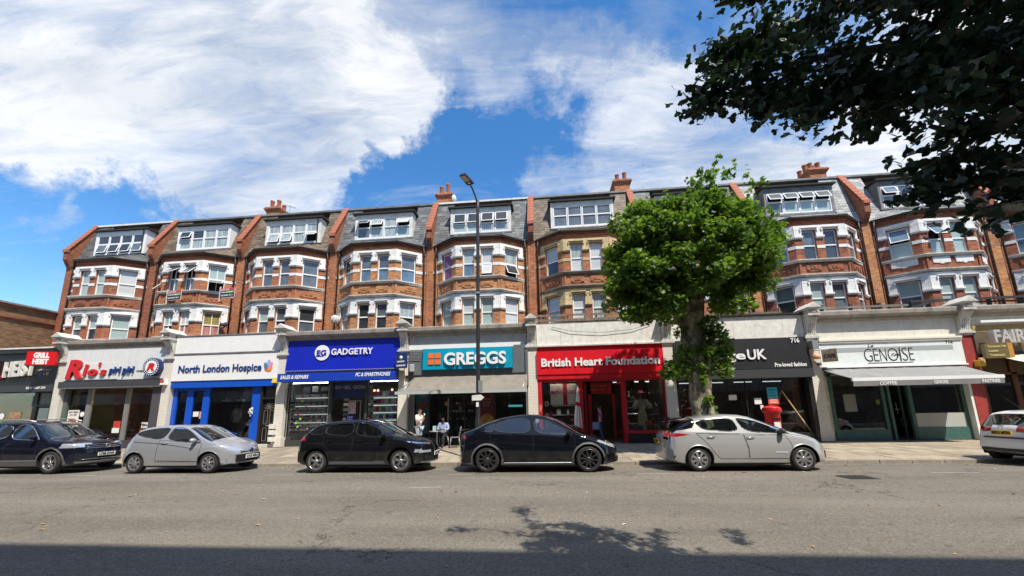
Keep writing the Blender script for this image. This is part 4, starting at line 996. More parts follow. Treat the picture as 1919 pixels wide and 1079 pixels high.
    part('sheet', p_, 'paper', (-25.2, -24.55, YG-.02, YG-.008, 1.42, 2.2)); letters('lettering', 'ANY 3 MEALS', -25.15, YG-.024, 2.05, .55, .09, 'black_iron', p_, bold=0.024, extr=.002); letters('lettering', '£11.49', -25.08, YG-.024, 1.90, .4, .1, 'black_iron', p_, bold=0.024, extr=.002); disc('food', p_, mat('food', (.45, .13, .04), .6, var=.5, vscale=14), -24.88, 1.64, .14, YG-.024, .003, sx=1.7)
    disc('rating_sticker', r, 'fresh_white', -24.38, 1.98, .13, YG-.012, .004)
    part('window_sticker', r, mat('foodprint', (.5, .16, .07), .6, var=.8, vscale=9), (-20.9, -20.3, YG-.014, YG-.005, .8, 1.15)); letters('window_text', 'magic', -20.85, YG-.014, 1.42, .55, .14, 'fresh_white', r, bold=0.027, extr=.002); letters('window_text', 'Kebabs', -20.85, YG-.014, 1.22, .55, .14, 'fresh_white', r, bold=0.027, extr=.002)
    part('window_sticker', r, mat('redprint', (.6, .05, .03), .6, var=.4, vscale=8), (-22.35, -21.98, YG-.09, YG-.075, 1.25, 1.6)); part('window_sticker', r, 'paper', (-22.4, -22.0, YG-.09, YG-.075, 1.0, 1.25))
shop_piri()

# ---- shop 1 : hospice
def shop_hospice():
    i = 1; r = empty('shopfront', (bx(i)+W/2, YF, ZP), 'bright blue charity shopfront under a tall white fascia, black panelled door at its right', 'shopfront', 'shopfronts along the terrace')
    x0, x1 = shell(i, r, 4.8, proj=.0, pm='fresh_white', bandz=5.85)
    part('capping', r, 'lead', (x0-.03, x1, YF-.07, YF+.4, 5.86, 5.92))
    part('upper_board', r, 'fresh_white', (x0, x0+2.05, YF-.04, YF+.02, 4.98, 5.84), (x0+2.06, x0+4.9, YF-.042, YF+.02, 4.98, 5.84), (x0+4.91, x1, YF-.04, YF+.02, 4.98, 5.84)); part('drip_rail', r, 'lead', (x0-.02, x1+.0, YF-.10, YF, 4.90, 4.97))
    part('fascia', r, 'fresh_white', (x0, x1, YF-.07, YF+.3, 3.55, 4.88))
    sg = empty('shop_sign', (-16.5, YF-.1, 4.1), 'dark blue serif lettering North London Hospice with a petal logo', 'sign', 'shop signs on the fascias')
    letters('lettering', 'North London Hospice', -18.85, YF-.09, 3.98, 4.55, .36, 'ink_blue', sg, bold=0.021, extr=.012, slope=.0)
    for (dx, dz, a, c) in ((-.12, .02, 1.9, (.09, .2, .42)), (.10, .06, .9, (.85, .25, .38)), (.02, .16, 1.5, (.35, .42, .62)), (.06, -.10, .3, (.9, .3, .03)), (.0, -.16, -.15, (.75, .13, .05))):
        pts = [(-13.95+dx+.19*math.cos(q)*math.cos(a)-.10*math.sin(q)*math.sin(a), 4.17+dz+.19*math.cos(q)*math.sin(a)+.10*math.sin(q)*math.cos(a)) for q in [2*math.pi*k/16 for k in range(16)]]
        poly_part('petal', sg, mat('petal%.1f' % a, c, .5), pts, YF-.085-.004*abs(a), .004)
    B = 'hospice_blue'
    part('frame', r, B, (x0, x1, YF-.03, YF+.3, 3.20, 3.55), (x0, -19.0, YG-.08, YG+.08, ZP, 3.2), (-18.46, -18.12, YG-.06, YG+.06, .95, 3.2), (-17.56, -17.22, YG-.06, YG+.06, .95, 3.2), (x0, -17.3, YG-.07, YG+.06, ZP, .95), (-14.84, -14.36, YG-.10, YG+.08, ZP, 3.2), (x0, -17.2, YG-.055, YG+.05, 3.05, 3.2))
    part('panel', r, 'fresh_white', (-19.0, -18.5, YF+.14, YF+.16, 1.0, 1.25)); part('stall_riser', r, 'room_dark', (-17.2, -14.84, YF+.05, YF+.3, ZP, .7))
    for a, b, c in ((-19.0, -18.46, 1.05), (-18.12, -17.56, 1.05), (-17.2, -14.84, .7)): pane(r, a, b, c, 3.15)
    # panelled door with fanlight
    part('door_frame', r, 'black_iron', (-14.36, -14.24, YF+.1, YF+.3, ZP, 3.2), (-13.56, x1, YF+.1, YF+.3, ZP, 3.2), (-14.24, -13.56, YF+.1, YF+.3, 2.55, 2.64)); pane(r, -14.24, -13.56, 2.64, 3.2, YF+.2)
    part('step', r, 'stone_trim', (-14.4, x1, YF-.1, YF+.3, ZP-.02, ZP+.12))
    d = part('door', r, 'black_gloss', (-14.24, -13.56, YF+.22, YF+.27, ZP+.12, 2.55))
    t = MB(); gold = mat('door_edge', (.20, .17, .12), .5)
    for (a, b, c, e) in ((-14.17, -13.95, .5, 1.15), (-13.85, -13.63, .5, 1.15), (-14.17, -13.95, 1.32, 2.0), (-13.85, -13.63, 1.32, 2.0)):
        for q in ((a, b, c, c+.02), (a, b, e-.02, e), (a, a+.02, c, e), (b-.02, b, c, e)): t.box(q[0], q[1], YF+.208, YF+.222, q[2], q[3])
    t.build('panel_moulding', gold, d); t = MB()
    for a in (.4, .9, 1.57, 2.2, 2.75): t.bar((-13.9, YF+.212, 2.14), (-13.9+.24*math.cos(a), YF+.212, 2.14+.28*math.sin(a)), .02)
    t.box(-14.15, -13.65, YF+.205, YF+.218, 2.1, 2.13); t.build('fan_glazing', gold, d); part('letterbox', d, 'alu', (-14.0, -13.8, YF+.2, YF+.222, 1.22, 1.27)); letters('door_number', '724a', -14.03, YF+.205, 2.03, .25, .06, 'alu', d, extr=.003)
    room(i, r, x0, x1, 3.4, 3.0, mat('hospice_wall', (.20, .165, .13), .8, var=.3))
    part('display_plinth', r, 'room_dark', (-17.1, -14.9, YG+.05, YG+1.3, ZP, .72))
    part('added_fill_light', r, mat('warm_fill2', (1, 1, 1), .5, emit=(1, .88, .7, 8)), (-17.0, -15.0, YG+.12, YG+.15, 3.24, 3.27))  # glowing strip added behind the header to brighten the window, not a shop fitting
    w = empty('wardrobe', (-16.4, YG+.9, .72), 'dark mirrored wardrobe with twin arched tops in the charity shop window', 'wardrobe')
    part('carcass', w, 'black_gloss', (-17.15, -15.62, YG+.55, YG+1.0, .72, 2.45)); part('mirror', w, mat('mirror', (.25, .27, .3), .05, metal=1), (-17.0, -16.45, YG+.535, YG+.548, .85, 2.35)); part('door_panel', w, 'room_dark', (-16.3, -15.75, YG+.535, YG+.548, .85, 2.35))
    for k, cx in enumerate((-16.75, -15.95)):
        pts = [(cx+.48*math.cos(a), 2.47+.30*math.sin(a)) for a in [math.pi*q/12 for q in range(13)]]; poly_part('arch', w, 'black_gloss', pts, YG+.5, .4); part('arch_panel', w, 'shelf_white', (cx-.25, cx+.25, YG+.48, YG+.495, 2.52, 2.60)); disc('rosette', w, 'shelf_white', cx, 2.66, .05, YG+.485, .01)
    t = MB()
    for k in range(11): a = 2*math.pi*k/11; t.bar((-15.98+.05*math.cos(a), YG+.52, 2.0+.15*math.sin(a)), (-15.98+.05*math.cos(a+.57), YG+.52, 2.0+.15*math.sin(a+.57)), .015)
    t.build('ring_handle', 'alu', w)
    sh = empty('shelf_rack', (-15.1, YG+.8, .72), 'dark shelf rack of white ornaments in the charity shop window', 'shelves')
    part('shelf', sh, 'black_iron', (-15.4, -14.86, YG+.5, YG+.9, 1.72, 1.75)); part('shelf', sh, 'black_iron', (-15.4, -14.86, YG+.5, YG+.9, 2.18, 2.21)); part('shelf', sh, 'black_iron', (-15.4, -14.86, YG+.5, YG+.9, 1.2, 1.23))
    t = MB()
    for k in range(9): x = -15.35+.055*k; z = (1.75, 2.21, 1.23)[k % 3]; h = rnd.uniform(.08, .22); t.lathe([(.03, 0), (.045, h*.4), (.02, h*.8), (.03, h)], (x, YG+.6, z), 'shelf_white' if k % 2 else 'wood', 8)
    t.build('ornament', None, sh, kind='stuff')
    t = MB()
    for k in range(60):
        a = rnd.uniform(0, 6.28); rr = rnd.uniform(0, .22); x, z = -15.05+rr*math.cos(a), 1.45+rr*math.sin(a)*.8; t.add([(x-.03, YG+.35, z), (x+.03, YG+.33, z+.01), (x+.01, YG+.36, z+.09)], [(0, 1, 2)], 'lime_dot' if k % 3 else mat('leafy', (.03, .16, .08), .7))
    for k in range(30): x = -15.1+rnd.uniform(-.15, .15); z = 1.05+rnd.uniform(-.12, .14); t.add([(x-.03, YG+.3, z), (x+.03, YG+.3, z+.02), (x, YG+.3, z+.08)], [(0, 1, 2)], 'leafy')
    tag(t.build('silk_flowers'), 'green and yellow silk flowers at the right of the charity window', 'flowers', kind='stuff')
    t = MB(); t.hexa([(-15.35, YG+.25, .72), (-14.95, YG+.25, .72), (-14.95, YG+.28, .72), (-15.35, YG+.28, .72), (-15.0, YG+.35, 1.5), (-14.9, YG+.35, 1.5), (-14.9, YG+.38, 1.5), (-15.0, YG+.38, 1.5)]); tag(t.build('wooden_board', 'wood'), 'pale wooden board leaning beside the blue window post', 'board')
    # small items behind the narrow panes
    t = MB()
    for k in range(26): x = rnd.uniform(-18.95, -18.5); z = rnd.uniform(1.3, 2.3); t.box(x-.05, x+.05, YG+.3, YG+.36, z, z+rnd.uniform(.06, .25), ('room_dark', 'peach', 'shelf_white', 'rust_brown')[k % 4])
    tag(t.build('hanging_jewellery'), 'jumble of necklaces and scarves behind the first narrow blue-framed pane', 'jewellery', kind='stuff')
    part('window_notice', r, 'paper', (-18.05, -17.75, YG-.012, YG-.004, 1.75, 2.0)); part('window_notice', r, mat('pink_paper', (.6, .35, .35), .7), (-17.7, -17.58, YG-.012, YG-.004, 1.65, 2.0))
    # white paint splash stickers on the post
    t = MB()
    for k in range(12): x, z = -14.68+rnd.uniform(-.13, .1), 1.95+rnd.uniform(-.22, .2); q = rnd.uniform(.02, .06); t.box(x-q, x+q, YF-.036, YF-.031, z-q, z+q*1.3)
    t.build('torn_sticker', 'fresh_white', r)
    t = MB()
    for k, z in enumerate((.5, .82, 1.1)): t.box(x1-.06, x1+.20, YF-.24, YF-.06, z, z+.22)
    tag(t.build('meter_boxes', 'weathered_white'), 'stack of small white service boxes at the foot of the pilaster by the black door', 'meter box')
shop_hospice()

# ---- shop 2 : gadgets
def shop_gadget():
    i = 2; r = empty('shopfront', (bx(i)+W/2, YF, ZP), 'phone shop window packed with shelves of boxes under royal blue fascia boards', 'shopfront', 'shopfronts along the terrace')
    x0, x1 = shell(i, r, 4.0)
    t = MB(); t.hexa([(x0-.02, YF-.16, 3.9), (x1+.0, YF-.16, 3.9), (x1, YF+.04, 3.9), (x0, YF+.04, 3.9), (x0, YF-.04, 5.42), (x1, YF-.04, 5.42), (x1, YF+.04, 5.42), (x0, YF+.04, 5.42)]); t.build('fascia', 'gadget_blue', r)
    part('fascia_rail', r, 'alu', (x0, x1, YF-.19, YF-.1, 3.86, 3.90)); part('shutter_box', r, 'lead', (x0+.1, x1-.1, YF-.1, YF+.3, 3.62, 3.86))
    t = MB(); t.box(x0-.1, x1+.0, YF-.55, YF-.05, 3.32, 3.72); t.build('awning_box', 'gadget_blue2', r)
    sg = empty('shop_sign', (-10.4, YF-.15, 4.75), 'white wordmark GADGETRY with a round logo on the royal blue board', 'sign', 'shop signs on the fascias')
    letters('lettering', 'GADGETRY', -10.62, YF-.17, 4.64, 2.15, .30, 'fresh_white', sg, bold=0.025, extr=.012, space=1.05)
    disc('logo', sg, 'fresh_white', -11.10, 4.76, .385, YF-.165, .02, 32); letters('logo_letters', 'EG', -11.37, YF-.18, 4.63, .5, .26, 'gadget_blue', sg, bold=0.030, extr=.004); part('logo_bar', sg, 'gadget_blue', (-11.42, -11.02, YF-.175, YF-.166, 4.56, 4.60))
    letters('lettering', 'SALES & REPAIRS', -12.9, YF-.565, 3.46, 1.45, .17, 'fresh_white', sg, bold=0.027, shear=.25, extr=.005); letters('lettering', 'PC & SMARTPHONES', -9.1, YF-.565, 3.50, 1.72, .17, 'fresh_white', sg, bold=0.027, shear=.25, extr=.005)
    D = mat('dark_green_grey', (.045, .055, .05), .5)
    part('frame', r, D, (x0, -12.95, YG-.1, YG+.1, ZP, 3.35), (-12.95, -10.72, YG-.05, YG+.1, ZP, .55), (-10.80, -10.66, YG-.05, YG+.1, .55, 3.3), (-8.95, -8.83, YG-.05, YG+.1, .55, 3.3), (-7.28, x1, YG-.1, YG+.1, ZP, 3.35), (-8.83, -7.28, YG-.05, YG+.1, ZP, .55))
    part('corner_bar', r, 'alu', (-12.93, -12.90, YG-.06, YG-.03, .55, 3.2), (-10.84, -10.81, YG-.06, YG-.03, .55, 3.2))
    pane(r, -12.95, -10.80, .55, 3.3); pane(r, -8.83, -7.28, .55, 3.3)
    room(i, r, x0, x1, 3.5, 3.4)
    part('back_panel', r, 'shelf_white', (-12.9, -11.2, YG+.42, YG+.44, 1.05, 2.75)); part('back_panel', r, mat('mint', (.40, .55, .48), .6), (-8.8, -7.3, YG+.55, YG+.57, .8, 2.75))
    def prods(mb, xa, xb, z, h, y, cols, n):
        x = xa
        while x < xb-.03:
            w = rnd.uniform(.5, 1.5)*(xb-xa)/n; hh = h*rnd.uniform(.55, 1); mb.box(x, min(x+w*.88, xb), y, y+rnd.uniform(.05, .15), z, z+hh, rnd.choice(cols)); x += w
    cols = ['shelf_white', 'paper', mat('p_red', (.5, .04, .04), .5), mat('p_grey', (.2, .2, .22), .5), mat('p_blue', (.05, .12, .4), .5), mat('p_purple', (.22, .10, .35), .5), 'black_plastic', mat('p_pink', (.6, .3, .35), .5), 'mint']
    for k in range(9):
        z = 2.62-k*.205-.0
        part('display_shelf', r, 'shelf_white', (-12.88, -11.0+.15*(k > 2), YG+.06, YG+.40, z-.02, z))
        t = MB(); prods(t, -12.85, -11.05, z, .13, YG+.08, ['shelf_white', 'paper', 'shelf_white', 'paper', 'p_grey'] if k < 5 else ['p_purple', 'p_pink', 'shelf_white', 'paper', 'p_grey'], 26)
        prods(t, -12.85, -11.05, z, .10, YG+.25, cols, 30); tag(t.build('phone_cases'), '%s row of small boxes and phone cases in the left gadget window' % ('top', 'second', 'third', 'fourth', 'fifth', 'sixth', 'seventh', 'eighth', 'lowest')[k], 'phone cases', kind='stuff')
    for k in range(5):
        z = 2.60-k*.37; part('display_shelf', r, 'shelf_white', (-8.78, -7.3, YG+.06, YG+.5, z-.025, z))
        t = MB(); prods(t, -8.75, -7.33, z, .26, YG+.1, cols+['p_red', 'shelf_white'], 9); tag(t.build('boxed_gadgets'), '%s shelf of boxed gadgets in the right gadget window' % ('top', 'second', 'third', 'fourth', 'bottom')[k], 'boxes', kind='stuff')
    for (x, z, m) in ((-12.2, 2.62, 'red_dot'), (-12.2, 2.44, 'lime_dot'), (-12.0, 2.12, 'red_dot'), (-12.45, 1.9, 'red_dot'), (-12.38, 1.74, 'red_dot'), (-12.25, 1.55, 'lime_dot'), (-12.45, 1.36, 'lime_dot'), (-12.05, 1.37, 'green_dot'), (-12.36, 1.17, 'lime_dot'), (-8.5, 2.86, 'neon'), (-8.32, 2.86, 'neon'), (-7.6, 2.88, 'neon')): disc('price_star', r, m, x, z, .055, YG-.01, .005, 10)
    for (x, z, w, h, m) in ((-12.1, 2.95, .35, .32, 'p_grey'), (-11.65, 3.0, .3, .28, 'paper'), (-11.15, 3.0, .4, .2, 'p_grey')): part('window_sticker', r, m, (x-w/2, x+w/2, YG+.1, YG+.12, z-h/2, z+h/2))
    part('glass_floor', r, 'p_grey', (-12.9, -10.85, YG+.1, YG+.14, .56, .95))
    for k in range(4): part('shelf_light', r, mat('led_strip', (1, 1, 1), .5, emit=(.9, .97, 1, .55)), (-12.86, -11.1, YG+.41, YG+.418, 2.56-k*.41, 2.585-k*.41))
    for k in range(4): part('shelf_light', r, 'led_strip', (-8.75, -7.33, YG+.51, YG+.518, 2.50-k*.37, 2.53-k*.37))
    part('added_fill_light', r, mat('added_fill_light', (1, 1, 1), .5, emit=(.92, .97, 1, 16)), (-12.8, -10.95, YG+.03, YG+.055, 3.30, 3.33), (-8.75, -7.33, YG+.03, YG+.055, 3.30, 3.33))  # glowing bars added above the panes only to light the shelf fronts
    # recessed entrance
    part('blind', r, 'navy', (-10.66, -8.95, YG+.1, YG+.14, 2.55, 3.3)); letters('blind_text', 'BUY • SELL • EXCHANGE', -10.60, YG+.09, 2.98, 1.95, .16, 'alu', r, bold=0.027, shear=.2, extr=.003)
    for x in (-10.55, -9.35):
        t = MB()
        for k in range(7): t.box(x, x+.28, YG+.9, YG+1.0, .9+k*.25, 1.05+k*.25, ('p_grey', 'mint', 'paper')[k % 3])
        t.build('stock', None, r, kind='stuff')
    dd = part('door', r, 'alu', (-10.12, -10.08, YG+.6, YG+.65, ZP, 2.4), (-9.5, -9.46, YG+.6, YG+.65, ZP, 2.4), (-10.12, -9.46, YG+.6, YG+.65, 2.38, 2.42)); part('door_poster', dd, mat('p_poster', (.55, .42, .45), .6, var=.6, vscale=12), (-10.1, -9.72, YG+.585, YG+.598, 1.75, 2.36)); part('door_poster', dd, 'gadget_blue', (-10.2, -9.75, YG+.57, YG+.58, 1.32, 1.68)); letters('poster_text', 'LAST', -10.12, YG+.565, 1.55, .28, .07, 'fresh_white', dd, bold=0.027, extr=.002); letters('poster_text', 'SHOP', -10.12, YG+.565, 1.43, .28, .07, 'fresh_white', dd, bold=0.027, extr=.002)
    hs = empty('hanging_sign', (-6.9, YF-.45, 4.2), 'small dark blue projecting sign between the gadget shop and the bakery', 'sign', 'projecting signs on the pilasters')
    s2 = MB(); s2.box(-.30, .30, -.05, .05, -.36, .36, 'navy'); s2.box(.1, .14, .0, .4, .1, .14, 'black_iron'); s2.build('box', None, hs, local=True)
    q = MB(); q.lathe([(.0, 0), (.09, 0), (.09, -.01), (0, -.01)], (0, -.052, .14), 'fresh_white', 12, 'y')
    for w_, z_, ww in (('GADGETRY', -.08, .42), ('Tel 0208 4451', -.27, .5)): V, Fc = text_mesh(w_, ww, .07, 0, .04, .004); q.add([(a-ww/2, b-.056, c+z_) for a, b, c in V], Fc, 'fresh_white')
    q.build('lettering', None, hs, uv=False, local=True); hs.rotation_euler = (0, 0, -.25)
shop_gadget()

def awning(root_name, xa, xb, ya, za, yb, zb, m, drop, dm, lab, sag=.02, xb0=None, xa0=None, bar='awning_bar'):
    r = empty(root_name, ((xa+xb)/2, YF, za), lab, 'awning', 'awnings over the pavement')
    xa0 = xa if xa0 is None else xa0; xb0 = xb if xb0 is None else xb0
    t = MB(); nx, ny = 40, 8; vs = []; fs = []
    for j in range(ny+1):
        f = j/ny
        for k in range(nx+1):
            u = k/nx; x = (xa0+(xb0-xa0)*u)*(1-f)+(xa+(xb-xa)*u)*f
            s_ = -sag*math.sin(math.pi*f)*(1+.5*math.sin(u*25))-.006*math.sin(u*61+f*5)
            vs.append((x, ya+(yb-ya)*f, za+(zb-za)*f+s_))
    for j in range(ny):
        for k in range(nx): a = j*(nx+1)+k; fs.append((a, a+1, a+nx+2, a+nx+1))
    t.add(vs, fs, m, True); o = t.build('canvas', None, r); sd = o.modifiers.new('thick', 'SOLIDIFY'); sd.thickness = .012
    part('front_bar', r, bar, (xa-.02, xb+.02, yb-.06, yb+.02, zb-.10, zb+.03))
    if drop: 
        t = MB(); t.quad((xa, yb-.05, zb-.10), (xb, yb-.05, zb-.10), (xb, yb-.02, zb-.10-drop), (xa, yb-.02, zb-.10-drop)); o = t.build('valance', dm, r); sd = o.modifiers.new('thick', 'SOLIDIFY'); sd.thickness = .008
    part('cassette', r, 'black_iron', (min(xa, xa0)+.05, max(xb, xb0), ya-.02, ya+.1, za-.04, za+.10))
    for x in (xa+.25, xb-.25): t = MB(); t.tube([(x, ya+.0, za-.25), (x+.2, (ya+yb)/2, za-.28), (x, yb+.02, zb-.05)], .025, n=6); t.build('folding_arm', 'alu', r)
    return r

# ---- shop 3 : bakery
def shop_bakery():
    i = 3; r = empty('shopfront', (bx(i)+W/2, YF, ZP), 'grey bakery shopfront with a dark glazed front behind the lamp post', 'shopfront', 'shopfronts along the terrace')
    x0, x1 = shell(i, r, 3.4)
    part('upper_render', r, mat('grey_render', (.50, .49, .47), .8, var=.12, dirt=.3), (x0, x1, YF-.005, YF+.02, 4.92, 5.42)); part('white_band', r, 'fresh_white', (x0, x1-.15, YF-.03, YF+.02, 4.76, 5.0))
    part('fascia', r, 'greggs_grey', (x0, -5.98, YF-.06, YF+.3, 3.52, 4.76), (-1.56, x1, YF-.06, YF+.3, 3.52, 4.86), (-5.98, -1.56, YF-.055, YF+.3, 3.52, 4.76))
    sg = empty('shop_sign', (-3.8, YF-.25, 4.25), 'turquoise sign board with white capitals GREGGS and four orange squares', 'sign', 'shop signs on the fascias')
    part('board', sg, 'teal_sign', (-5.94, -1.62, YF-.20, YF-.065, 3.76, 4.74)); part('board_edge', sg, mat('teal_edge', (.0, .2, .3), .5), (-5.97, -1.59, YF-.17, YF-.06, 3.73, 4.77))
    for (a, b) in ((-5.66, 4.30), (-5.34, 4.30), (-5.66, 4.00), (-5.34, 4.00)): part('square', sg, 'orange_tile', (a, a+.27, YF-.24, YF-.20, b, b+.25))
    letters('lettering', 'GREGGS', -4.88, YF-.27, 3.97, 2.98, .56, 'fresh_white', sg, bold=0.029, extr=.03)
    t = MB()
    for k in range(7): t.box(-6.62, -6.08, YF-.09, YF-.06, 4.22+k*.07, 4.255+k*.07)
    t.build('vent_louvre', 'alu', r); part('alarm_box', r, mat('pale_grey', (.40, .42, .42), .5), (-6.6, -6.38, YF-.2, YF-.06, 3.68, 4.05), bevel=.03)
    G = 'greggs_grey'
    part('frame', r, G, (x0, -6.42, YG-.1, YG+.1, ZP, 3.5), (-.92-.1, x1, YF-.02, YG+.1, ZP, 3.5)); part('mullion', r, 'black_iron', (-5.72, -5.66, YG-.03, YG+.05, ZP, 3.3), (-4.66, -4.60, YG-.03, YG+.05, ZP, 3.3), (-3.38, -3.32, YG-.03, YG+.05, ZP, 3.3), (-2.56, -2.50, YG-.03, YG+.05, ZP, 3.3), (x0, x1, YG-.03, YG+.05, ZP, ZP+.3), (-4.02, -3.97, YG-.03, YG+.05, ZP, 3.3))
    part('door_handle', r, 'alu', (-4.78, -4.74, YG-.1, YG-.06, 1.2, 2.4))
    for a, b in ((-6.42, -5.72), (-5.66, -4.66), (-4.60, -4.02), (-3.97, -3.38), (-3.32, -2.56), (-2.50, -1.02)): pane(r, a, b, ZP+.3, 3.4)
    room(i, r, x0, x1, 3.5, 4.)
    p1 = empty('window_poster', (-6.05, YG, 1.9), 'tall blue poster with pictures of pizza behind the standing man', 'poster'); part('sheet', p1, mat('teal_poster', (.05, .22, .34), .5, var=.2), (-6.38, -5.76, YG+.03, YG+.04, .75, 2.7)); disc('pizza_picture', p1, mat('pizza', (.35, .12, .05), .6, var=.7, vscale=10), -6.05, 2.05, .22, YG+.02, .005, 18, 1.15); disc('pizza_picture', p1, 'pizza', -6.15, 1.45, .26, YG+.02, .005, 18, 1.2)
    letters('lettering', 'LOADED', -6.2, YG+.018, 2.5, .3, .06, 'fresh_white', p1, extr=.002)
    p2 = empty('window_poster', (-2.95, YG, 1.9), 'tall maroon poster with golden food picture right of the lamp post', 'poster'); part('sheet', p2, mat('maroon', (.26, .02, .05), .5, var=.2), (-3.30, -2.58, YG+.03, YG+.04, .75, 2.9)); disc('food_picture', p2, mat('golden', (.7, .36, .06), .6, var=.5, vscale=8), -2.9, 1.35, .30, YG+.02, .005, 18, 1.05)
    for w_, z_, q in (('Katsu', 2.28, .5), ('CHICKEN', 2.12, .42), ('BAKE', 1.98, .3)): letters('lettering', w_, -2.95-q/2, YG+.018, z_, q, .10, mat('cream_ink', (.6, .45, .3), .6), p2, bold=0.024, extr=.002)
    ct = empty('bakery_counter', (-3.5, YG+2, ZP), 'dim serving counter with rows of goods inside the bakery', 'counter'); part('body', ct, 'black_plastic', (-5.4, -1.2, YG+1.6, YG+2.2, ZP, 1.35)); 
    t = MB()
    for row, z in enumerate((1.36, 1.75, 2.15)):
        part('shelf', ct, 'p_grey', (-5.4, -3.2, YG+1.7, YG+2.0, z-.03, z))
        for k in range(16): 
            if rnd.random() < .8: t.box(-5.3+k*.16, -5.2+k*.16, YG+1.72, YG+1.8, z, z+rnd.uniform(.06, .14), rnd.choice(('p_grey', 'wood', 'paper')))
    t.build('goods', None, ct, kind='stuff')
    part('window_sticker', r, mat('orange_dim', (.45, .12, .04), .6), (-4.95, -4.75, YG-.01, YG-.004, 2.05, 2.25)); part('window_notice', r, 'p_grey', (-4.3, -4.1, YG+.02, YG+.03, 1.7, 2.0)); part('lit_shelf', r, mat('teal_lit', (.1, .45, .45), .5, emit=(.1, .5, .5, .5)), (-2.0, -1.3, YG+1.2, YG+1.3, 1.95, 2.05))
    awning('awning', -6.85, -.92, YF-.1, 3.42, YF-1.15, 2.66, 'awning_taupe', 0, None, 'worn taupe canvas awning over the bakery front', .03, -.92, -6.35)
    t = MB(); t.box(-1.0, -.88, YF-.14, YF-.02, 2.9, 4.6); tag(t.build('cable_trunking', 'greggs_grey'), 'grey vertical cable box on the right edge of the bakery front', 'cable box')
shop_bakery()

